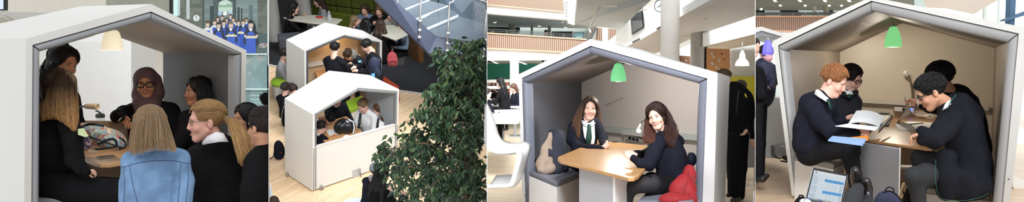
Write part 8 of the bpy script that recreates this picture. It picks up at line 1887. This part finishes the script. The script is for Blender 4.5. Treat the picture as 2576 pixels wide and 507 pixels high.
 bq = 9.2 / FPX; p = T(2261, 290); bo = thing('water_bottle', 'clear plastic bottle behind the upright sheet', 'bottle', p); mb = MB(); mb.lathe(p, UP, [(.002, 0), (8 * bq, 0), (8.6 * bq, 2 * bq), (8.6 * bq, 24 * bq), (4 * bq, 31 * bq), (3.6 * bq, 34 * bq), (.002, 34 * bq)], 20); mb.build('bottle_body', mat('bottle_pink', (206, 186, 182), .1, vary=.05, alpha=.6), bo, smooth=True); mb = MB(); mb.lathe(p + UP * 33 * bq, UP, [(.002, 0), (4.6 * bq, 0), (4.6 * bq, 4.5 * bq), (.002, 5 * bq)], 16); mb.build('cap', wp, bo, smooth=True)
def bay4_left(B, F):
 E = [E4L]
 # neighbouring booth with the violet lamp
 nb = thing('booth', 'white booth at the left panel edge with a violet lamp and a counter', 'booth', F(1935, 396)); P = at
 def clipb(mb, name, m, **k): return mb.build(name, m, nb, clip=E, **k)
 mb = MB(); mb.prism([P(1860, 86, 11), P(1916, 67, 11.2), P(1996, 91, 11.8), P(1996, 100, 11.8), P(1916, 77, 11.2), P(1860, 96, 11)], Vector((0, .25, 0))); clipb(mb, 'roof_panel', M_WHITE)
 mb = MB(); mb.prism([P(1860, 96, 11.05), P(1916, 77, 11.25), P(1996, 100, 11.85), P(1985, 106, 11.85), P(1917, 90, 11.25), P(1860, 108, 11.05)], Vector((0, .9, 0))); clipb(mb, 'padding', M_PAD)
 mb = MB(); mb.prism([P(1860, 105, 13.4), P(1918, 84, 13.5), P(1996, 104, 13.8), P(1996, 246, 13.8), P(1860, 246, 13.4)], Vector((0, .05, 0))); clipb(mb, 'back_panel', mat('sage_back', (150, 158, 150), .7, vary=.05))
 mb = MB(); mb.prism([P(1890, 244, 10.9), P(1996, 246, 11.2), P(1996, 398, 11.2), P(1890, 396, 10.9)], Vector((0, .9, 0))); fp = clipb(mb, 'front_panel', M_WHITE)
 mb = MB(); mb.prism([P(1938, 364, 10.9), P(1974, 358, 11.0), P(1975, 388, 11.0), P(1940, 393, 10.9)], Vector((0, -.03, 0))); mb.build('cable_hatch', mat('hatch_grey', (178, 178, 178), .5, vary=.02), fp); mb = MB(); ptube(mb, [(1944, 366), (1943, 380), (1946, 392), (1962, 398), (1974, 392)], 10.85, 1.3); ptube(mb, [(1948, 368), (1948, 384), (1956, 396)], 10.85, .9); mb.build('cable', M_BLKPLASTIC, fp, smooth=True)
 mb = MB(); mb.box(P(1968, 367, 10.9), C_R * .03, C_F * .02, C_U * .014); mb.build('socket', MATS['white_plastic'], fp)
 mb = MB(); mb.prism([P(1928, 236, 10.8), P(1950, 236, 10.8), P(1952, 243, 10.7), P(1926, 243, 10.7)], Vector((0, .02, 0))); o = mb.build('paper_sheet', mat('pale_green_paper', (206, 222, 170), .8, vary=.02), None); tag(o, 'green-tinted paper on the counter under the violet lamp', 'paper')
 pendant(B, 'violet lit pendant lamp in front of a face at the left booth', 1931, 102, 137, 13, 26, 10.2, mat('violet_glow', (110, 104, 226), .5, vary=0, emit=.6, ecol=(110, 104, 236)), 12, light=1.5, lcol=(.6, .5, 1), prof=[(0, 0), (1.0, .0), (1.0, .2), (.92, .5), (.76, .75), (.55, .93), (.5, 1.0)], clip=E)
 # people there
 pf = mat('puffer_black', (34, 38, 52), .6, vary=.2, bump=.5, bscale=12)
 f = Fig(B, 1925, 300, 10.5, 'person in a dark puffer coat whose face is behind the violet lamp', 'fair', (40, 30, 26), clip=E)
 f.head(1928, 138, 46, yaw=35, pitch=14, neck=(1924, 168, 0, 12)); f.cloth('puffer_coat', pf, .012, 12); f.E('puffer_coat', 1922, 215, 0, 30, 55, 22, body=.8); f.chain('puffer_coat', [(1902, 172, 0, 14), (1924, 160, .02, 13), (1940, 172, .0, 13)], .5); f.E('puffer_coat', 1922, 156, 0, 15, 8, 12)
 f.limb('puffer_coat', [(1906, 178, -.05, 14), (1904, 215, -.12, 13), (1920, 216, -.3, 10)], .75); f.limb('puffer_coat', [(1940, 178, 0, 13), (1944, 205, -.1, 12), (1938, 222, -.25, 9)], .75); f.hand(1922, 216, -.3, (.9, -.2, .2), (0, -.8, .3), 22, .4, 1)
 f.cloth('trousers', M_TROUSER); f.limb('trousers', [(1914, 265, 0, 16), (1914, 360, 0, 12), (1914, 440, 0, 9)], .8); f.cap(.004); f.tufts(80, .3, .005, .004); f.finish()
 f = Fig(B, 1906, 300, 9.4, 'standing person in black trousers and shiny black shoe at the left panel edge', 'fair', (40, 30, 26), clip=E)
 f.head(1893, 118, 46, yaw=60, pitch=10, detail=False, neck=(1890, 152, 0, 12)); f.cloth('jacket', M_BLACK, .006, 14); f.E('jacket', 1896, 225, 0, 34, 62, 22, body=.8); f.limb('jacket', [(1906, 180, -.1, 14), (1912, 215, -.1, 13), (1914, 240, -.15, 12)], .75)
 f.cloth('trousers', M_TROUSER, .005, 14); f.limb('trousers', [(1900, 270, 0, 19), (1905, 360, 0, 14), (1909, 440, .0, 11)], .8); f.cloth('shoe', M_SHOE); f.chain('shoe', [(1906, 450, 0, 9), (1918, 449, -.1, 9), (1930, 441, -.1, 6)]); f.cap(.004); f.finish()
 for (x, y, d, lab) in ((1977, 395, 10.6, 'dark shoe tip showing past the booth post at left'),):
  S = SDF(); q = d / FPX; S.cap(at(x - 3, y, d), at(x + 8, y + 4, d), 6 * q, 7 * q, .02); sh = thing('shoe', lab, 'shoe', at(x, y + 8, d)); solid('shoe_upper', S, 1.2 * q, [M_SHOE], sh); mb = MB(); mb.prism([at(x - 9, y + 9, d), at(x + 15, y + 11, d), at(x + 15, y + 14, d), at(x - 9, y + 12, d)], Vector((0, .08, 0))); mb.build('sole', M_BLKPLASTIC, sh)
def bay4_people(B, F):
 coat = mat('coat_black', (27, 27, 34), .85, vary=.2, bump=.2, bscale=30)
 # second boy (behind the ginger one)
 f = Fig(B, 2132, 400, 9.6, 'boy with dark curly hair and black glasses beside the ginger boy', 'fair', (34, 24, 20))
 f.head(2140, 200, 62, yaw=62, pitch=16, roll=2, neck=(2126, 240, .02, 14), smile=.2); f.glasses(M_BLACKFRAME, r=.0036)
 f.cloth('coat', coat, .008, 16); f.E('coat', 2124, 292, 0, 40, 52, 30, 8, body=.8); f.chain('coat', [(2098, 250, .02, 18), (2126, 240, .02, 17), (2148, 250, .0, 17)], .5); f.chain('coat', [(2112, 234, -.05, 9), (2134, 240, -.12, 9), (2152, 232, -.1, 8)], .5)
 f.limb('coat', [(2152, 258, -.05, 17), (2150, 296, -.15, 15), (2134, 300, -.4, 11)], .75); f.hand(2132, 296, -.45, (.9, .35, .2), (.2, -.6, .7), 34, .5, 1); f.limb('coat', [(2098, 258, .1, 17), (2096, 300, .0, 15), (2116, 306, -.3, 12)], .75)
 f.cloth('trousers', M_TROUSER); f.limb('trousers', [(2110, 350, .1, 22), (2176, 356, -.2, 17)], .8); f.limb('trousers', [(2120, 345, .3, 22), (2196, 350, .2, 17)], .8); f.E('coat', 2118, 335, .1, 34, 24, 26)
 f.quadpatch('collar', M_SHIRT, [[(2120, 222, -.07), (2124, 234, -.12)], [(2132, 228, -.15), (2137, 240, -.2)], [(2142, 226, -.14), (2146, 236, -.17)]], 2)
 f.quadpatch('tie', M_TIE, [[(2134, 236, -.2), (2140, 236, -.2)], [(2134, 246, -.22), (2142, 246, -.22)]], 1.5)
 f.cap(.002, nape=-.06, top=.01); f.tufts(420, .25, .0065, .006, top=.012, flow=(.1, .3, -.4), front=.6); f.finish()
 # ginger boy
 f = Fig(B, 2050, 420, 8.2, 'ginger-haired boy in a navy jumper holding the open notebook', 'pink', (150, 98, 60))
 f.head(2097, 205, 75, yaw=74, pitch=24, roll=0, neck=(2072, 248, .0, 19))
 f.cloth('jumper', M_NAVY, .007, 14)
 f.E('jumper', 2044, 318, 0, 46, 82, 38, 8, body=.8); f.chain('jumper', [(2036, 260, .05, 26), (2060, 252, .02, 24), (2084, 266, -.02, 20)], .5); f.E('jumper', 2036, 362, .05, 42, 34, 40, body=.8)
 f.limb('jumper', [(2044, 272, -.12, 26), (2066, 306, -.22, 22), (2092, 330, -.32, 18)], .75); f.limb('jumper', [(2092, 330, -.32, 18), (2122, 336, -.36, 14), (2154, 334, -.34, 9.5)], .75)
 f.hand(2156, 333, -.33, (.95, .05, .1), (0, -.5, -.8), 42, .55, 1); f.limb('jumper', [(2086, 270, .15, 20), (2098, 300, .2, 16), (2118, 302, .2, 12)], .7)
 f.cloth('trousers', M_TROUSER, .006, 14); f.limb('trousers', [(2036, 384, .05, 32), (2090, 372, -.15, 28), (2136, 372, -.3, 25)], .8); f.limb('trousers', [(2136, 372, -.3, 24), (2150, 440, -.3, 17), (2156, 500, -.3, 13)], .8); f.limb('trousers', [(2046, 378, .3, 30), (2146, 372, .1, 24)], .8)
 f.quadpatch('collar', M_SHIRT, [[(2052, 226, -.06), (2048, 236, -.08)], [(2058, 224, -.11), (2058, 243, -.16)], [(2066, 230, -.16), (2070, 250, -.2)], [(2076, 240, -.17), (2079, 256, -.2)], [(2084, 246, -.12), (2086, 255, -.15)]], 3); f.cloth('shirt', M_SHIRT); f.E('shirt', 2068, 246, 0, 18, 11, 15, 30)
 f.quadpatch('tie', M_TIE, [[(2079, 250, -.2), (2086, 248, -.18)], [(2084, 262, -.22), (2090, 260, -.2)], [(2088, 276, -.22), (2094, 272, -.2)]], 2)
 f.cap(-.003, nape=-.055, top=.006); f.tufts(520, .35, .0045, .0, top=.008, flow=(.0, .5, -.6), front=.55, var=.25); f.finish()
 # boy behind on the right
 f = Fig(B, 2420, 420, 8.9, 'black-haired boy at the back right reaching out to hold the sheet', 'tan', (20, 17, 18))
 f.head(2366, 200, 76, yaw=-112, pitch=18, roll=-4, neck=(2394, 240, .0, 18)); f.cloth('blazer', M_BLAZER, .008, 14)
 f.E('blazer', 2424, 300, .0, 48, 86, 38, -18, body=.8); f.chain('blazer', [(2384, 246, -.02, 20), (2410, 234, .02, 22), (2438, 256, .04, 22)], .5); f.E('blazer', 2450, 370, 0, 40, 50, 40)
 f.limb('blazer', [(2386, 256, -.05, 22), (2356, 268, -.2, 18), (2338, 268, -.3, 15)], .75); f.limb('blazer', [(2338, 268, -.3, 15), (2325, 262, -.35, 12), (2312, 257, -.4, 10.5)], .75); f.quadpatch('cuff', M_SHIRT, [[(2307, 250, -.46), (2307, 266, -.44)], [(2311, 248, -.48), (2311, 268, -.45)]], 1.5); f.hand(2309, 257, -.42, (-.9, .25, .1), (-.1, -.6, .8), 36, .45, -1)
 f.cloth('trousers', M_TROUSER); f.limb('trousers', [(2450, 420, .1, 30), (2370, 420, -.1, 24)], .8)
 f.cap(.006, nape=-.07, top=.006); f.tufts(420, .3, .005, .008, top=.008, flow=(0, .3, -.7), front=.7); f.finish()
 # boy with the ring, in front
 f = Fig(B, 2420, 450, 7.2, 'boy in a black blazer with green piping, glasses and a ring, leaning on the table', 'tan', (18, 16, 18))
 f.head(2344, 233, 84, yaw=-80, pitch=30, roll=2, neck=(2392, 272, .02, 22)); f.glasses(M_BLACKFRAME, r=.0034)
 bz = M_BLAZER; f.cloth('blazer', bz, .008, 13)
 f.E('blazer', 2424, 338, .0, 50, 100, 44, -14, body=.8); f.chain('blazer', [(2388, 284, -.05, 28), (2410, 262, .05, 28), (2440, 290, .08, 30)], .5); f.E('blazer', 2434, 420, .0, 56, 78, 44, -6, body=.8); f.chain('blazer', [(2382, 396, -.2, 24), (2378, 450, -.24, 26)], .6); f.E('blazer', 2424, 458, -.06, 66, 46, 42, 0, body=.7); f.chain('blazer', [(2380, 440, -.22, 26), (2378, 478, -.22, 24)], .6); f.chain('blazer', [(2420, 450, -.24, 30), (2424, 476, -.22, 28), (2466, 470, -.16, 24)], .6)
 f.limb('blazer', [(2396, 296, -.14, 30), (2372, 330, -.22, 27), (2352, 352, -.28, 23)], .75); f.limb('blazer', [(2352, 352, -.28, 22), (2330, 340, -.25, 17), (2318, 330, -.22, 13)], .75); f.chain('blazer', [(2352, 352, -.28, 20), (2322, 352, -.24, 14)])
 f.hand(2312, 338, -.22, (-.75, -.35, .2), (-.3, -.7, .4), 42, .6, -1)
 f.cloth('trousers', mat('grey_trouser', (38, 39, 42), .85, vary=.15), .006, 13); f.limb('trousers', [(2400, 446, -.05, 32), (2330, 440, -.2, 27), (2300, 444, -.25, 24)], .8); f.limb('trousers', [(2300, 444, -.25, 23), (2312, 500, -.2, 17), (2318, 560, -.2, 13)], .8); f.limb('trousers', [(2400, 420, .25, 30), (2318, 396, .2, 22)], .8); f.limb('trousers', [(2318, 396, .2, 22), (2316, 470, .2, 16)], .8)
 f.quadpatch('collar', M_SHIRT, [[(2376, 262, -.12), (2370, 278, -.16)], [(2384, 254, -.16), (2380, 272, -.2)], [(2392, 250, -.12), (2392, 262, -.17)]], 2)
 gp = mat('piping_green', (30, 84, 72), .7, vary=0); mb = MB(); P_ = [f.P(*p) for p in ((2384, 272, -.34), (2392, 254, -.3), (2402, 242, -.2), (2404, 238, -.1))]; mb.tube([Vector(v) for v in spline(P_, 5)], f.R(1.2), 6); f.part('piping', gp, mb)
 mb = MB(); P_ = [f.P(*p) for p in ((2354, 400, -.3), (2353, 450, -.36), (2362, 492, -.36), (2384, 502, -.37), (2430, 503, -.38), (2470, 494, -.34), (2488, 484, -.26))]; mb.tube([Vector(v) for v in spline(P_, 6)], f.R(.7), 6); f.part('piping', gp, mb)
 mb = MB(); c = f.P(2300, 344, -.24); mb.tube([c + (f.u_ * math.cos(a) + f.t_ * math.sin(a)) * f.R(4.0) for a in [i * PI / 8 for i in range(17)]], f.R(1.1), 6); f.part('ring', M_CHROME, mb)
 f.cap(.001, nape=-.065, top=.004); f.tufts(620, .3, .005, .003, top=.006, flow=(0, .4, -.6), front=.58); f.finish()
def bay4_front(B, F):
 # laptop held on someone's lap in front of the booth
 d0 = 5.2; P = lambda x, y, d=d0: at(x, y, d); al = mat('aluminium', (186, 186, 186), .35, .7, vary=0)
 lp = thing('laptop', 'open laptop showing a spreadsheet-like web page in front of the boys\' booth', 'laptop', P(2075, 540))
 a, b, c, d = P(2045, 419.5, 5.3), P(2134.5, 437, 5.3), P(2118, 516, 5.15), P(2025, 500, 5.15); n = (b - a).cross(d - a).normalized(); n = n if n.dot(CAM - a) > 0 else -n
 def scr(u, v, o=0.0): return lerp(lerp(a, b, u), lerp(d, c, u), v) + n * o
 mb = MB(); mb.prism([a, b, c, d], -n * .012); mb.build('lid', al, lp, bevel=.006, seg=3)
 mb = MB(); mb.prism([scr(.015, .015, .0015), scr(.985, .015, .0015), scr(.985, 1, .0015), scr(.015, 1, .0015)], -n * .001); mb.build('bezel', mat('bezel_black', (20, 18, 20), .1, vary=0, spec=.6), lp)
 def R_(mb, u0, v0, u1, v1, o, col): mb.add([scr(u0, v0, o), scr(u1, v0, o), scr(u1, v1, o), scr(u0, v1, o)], [(0, 1, 2, 3)], 0, LC(col))
 m = MB(); R_(m, .05, .09, .95, .985, .0022, (206, 218, 228)); R_(m, .05, .09, .95, .125, .0025, (226, 230, 234)); R_(m, .05, .125, .95, .2, .0025, (214, 220, 226)); R_(m, .05, .2, .24, .985, .0024, (196, 210, 222)); R_(m, .84, .42, .92, .95, .0024, (186, 198, 204))
 R_(m, .10, .13, .14, .17, .0028, (60, 60, 66)); R_(m, .28, .33, .29, .36, .0028, (200, 110, 60))
 for v in (.3, .66): R_(m, .40, v, .92, v + .085, .0028, (60, 150, 214))
 rs = random.Random(4)
 for v in (.31, .345):
  for u in (.42, .53, .66, .78): R_(m, u, v, u + rs.uniform(.03, .08), v + .012, .0031, (30, 90, 140))
 for i in range(15):
  v = .24 + i * .034
  if .50 < v < .56: continue
  for u in (.08, .14, .19): R_(m, u, v, u + rs.uniform(.02, .045), v + .009, .003, (130, 140, 150))
 for i in range(8):
  v = .41 + i * .03
  for u in (.53, .63, .72): R_(m, u, v, u + .02, v + .008, .003, (140, 150, 158))
 for i in range(7):
  v = .77 + i * .026
  for u in (.53, .63, .72): R_(m, u, v, u + .02, v + .008, .003, (140, 150, 158))
 for i in range(4): R_(m, .08, .8 + i * .03, .22, .808 + i * .03, .003, (140, 150, 160))
 R_(m, .05, .94, .95, .985, .003, (150, 170, 190))
 for i in range(17): u = .06 + i * .052; R_(m, u, .945, u + .036, .98, .0033, rs.choice(((70, 110, 160), (190, 200, 210), (90, 90, 96), (120, 170, 120), (60, 70, 120), (200, 150, 90))))
 m.build('display', attr_mat('laptop_page', .25, .3, emit=.85, lit=True), lp, fixn=False)
 mb = MB(); base = [d, c, c + Vector((0, -.22, -.02)) , d + Vector((0, -.22, -.02))]; mb.prism([p + n * 0 for p in base], -UP * .012); kb = mb.build('keyboard_base', al, lp, bevel=.004)
 mb = MB();
 for i in range(4):
  for k in range(12):
   p = lerp(lerp(d, c, (k + .7) / 13), lerp(base[3], base[2], (k + .7) / 13), .12 + i * .14); e = (c - d).normalized(); mb.box(p + UP * .001, e * .007, Vector((0, .008, 0)), UP * .001)
 mb.build('keys', M_BLKPLASTIC, kb)
 S = SDF(); S.ell(P(2026, 506, 5.0), C_R * .032, C_F * .05, C_U * .018); o = thing('computer_mouse', 'white computer mouse at the lower left corner of the laptop', 'mouse', P(2026, 512, 5.0)); solid('mouse_body', S, .003, [MATS['white_plastic']], o); mb = MB(); mb.tube([P(2025, 499, 4.97), P(2023, 503, 4.95)], .003, 6); mb.build('scroll_wheel', M_PAD, o)
 # the lap of whoever holds it: legs in dark trousers and black leather shoes seen from the toes
 f = Fig(B, 2150, 520, 6.6, 'stretched-out legs in dark trousers and black leather shoes beside the laptop', 'fair', (40, 30, 26))
 f.cloth('trousers', mat('charcoal_trouser', (44, 44, 46), .85, vary=.12), .006, 14)
 f.limb('trousers', [(2160, 472, .3, 14), (2148, 494, .0, 20), (2130, 560, -.6, 26)], .8); f.limb('trousers', [(2182, 500, .3, 14), (2172, 530, .0, 20), (2140, 580, -.6, 26)], .8)
 f.E('trousers', 2080, 604, -1.55, 66, 44, 60); f.limb('trousers', [(2130, 560, -.6, 26), (2060, 590, -1.45, 44)], .8); f.limb('trousers', [(2140, 580, -.6, 26), (2120, 596, -1.4, 42)], .8)
 for i, (x, y, dd, h) in enumerate(((2153, 443, .35, 0), (2181, 470, .3, 1))):
  f.cloth('shoe#%d' % i, M_SHOE); f.chain('shoe#%d' % i, [(x - 2, y - 14, dd - .02, 11), (x, y + 4, dd + .02, 12.5), (x + (1 if i == 0 else 2), y + 22, dd + .05, 11.5)], .5)
  if i == 1: f.chain('shoe#1', [(x + 1, y + 20, dd, 12), (x + 2, y + 40, dd, 11)], .5)
  mb = MB(); P_ = [f.P(x + a, y + b, dd + .06) for a, b in ((-13, 6), (-12, -14), (-4, -24), (5, -22), (11, -10), (13, 8))]; mb.tube([Vector(v) for v in spline(P_, 6)], f.R(1.3), 6); f.part('sole', mat('sole_brown', (70, 54, 44), .7), mb)
  mb = MB()
  for k in range(3): mb.tube([f.P(x - 6, y + 8 + k * 4, dd - .14), f.P(x, y + 7 + k * 4, dd - .16), f.P(x + 6, y + 9 + k * 4, dd - .14)], f.R(.8), 5)
  f.part('laces', M_BLACK, mb)
 f.finish()
 # bags on the floor
 def bag(x, y, d, parts, m, label, loops, straps=(), lm=None):
  S = SDF(); q = d / FPX
  for (dx, dy, rx, ry, rz) in parts: S.ell(at(x + dx, y + dy, d), C_R * rx * q, C_F * rz * q, C_U * ry * q, 6 * q)
  o = thing('backpack', label, 'backpack', at(x, y + 40, d)); solid('bag_body', S, 1.3 * q, [m], o, None, 1.5 * q, 20)
  mb = MB(); ptube(mb, loops, d - .02, 1.6); mb.build('handle', lm or M_BLACK, o, smooth=True)
  if straps: mb = MB(); ptube(mb, straps, d - .16, 1.6); mb.build('strap', M_BLACK, o, smooth=True)
 bag(2233, 512, 6.3, [(0, 0, 34, 34, 24), (-4, 14, 36, 30, 24)], mat('bag_navy', (40, 42, 66), .8, vary=.15), 'navy backpack with a loop handle on the floor before the table leg', [(2229, 484), (2228, 476), (2236, 470), (2247, 474), (2249, 485)], [(2222, 484), (2240, 480), (2262, 496), (2270, 510)])
 bag(2292, 486, 7.3, [(0, 0, 20, 34, 20), (8, 14, 22, 34, 22)], M_BLACK, 'black backpack with a tan edge under the front boy\'s knee', [(2290, 456), (2292, 448), (2298, 450)], [(2272, 480), (2276, 492), (2284, 504)])
 S = SDF(); q = 7.2 / FPX; S.cap(at(2276, 464, 7.2), at(2266, 494, 7.15), 7 * q, 5 * q, .02); o = thing('bag', 'tan bag edge showing left of the black backpack', 'bag', at(2268, 500, 7.2)); solid('bag_body', S, 1.3 * q, [mat('tan_canvas', (176, 148, 110), .85, vary=.08)], o); mb = MB(); ptube(mb, [(2278, 462, -.06), (2270, 478, -.07), (2264, 494, -.07)], 7.2, .7); mb.build('zip', M_BLKPLASTIC, o, smooth=True)
 bag(2016, 516, 5.6, [(0, 0, 18, 24, 20), (-4, 10, 18, 24, 20)], M_BLACK, 'black bag with a rounded top left of the laptop', [(2008, 498), (2012, 490), (2022, 492)])
for _f in ('bay1', 'bay2', 'bay3', 'bay4'):
 if _f in globals(): globals()[_f]()
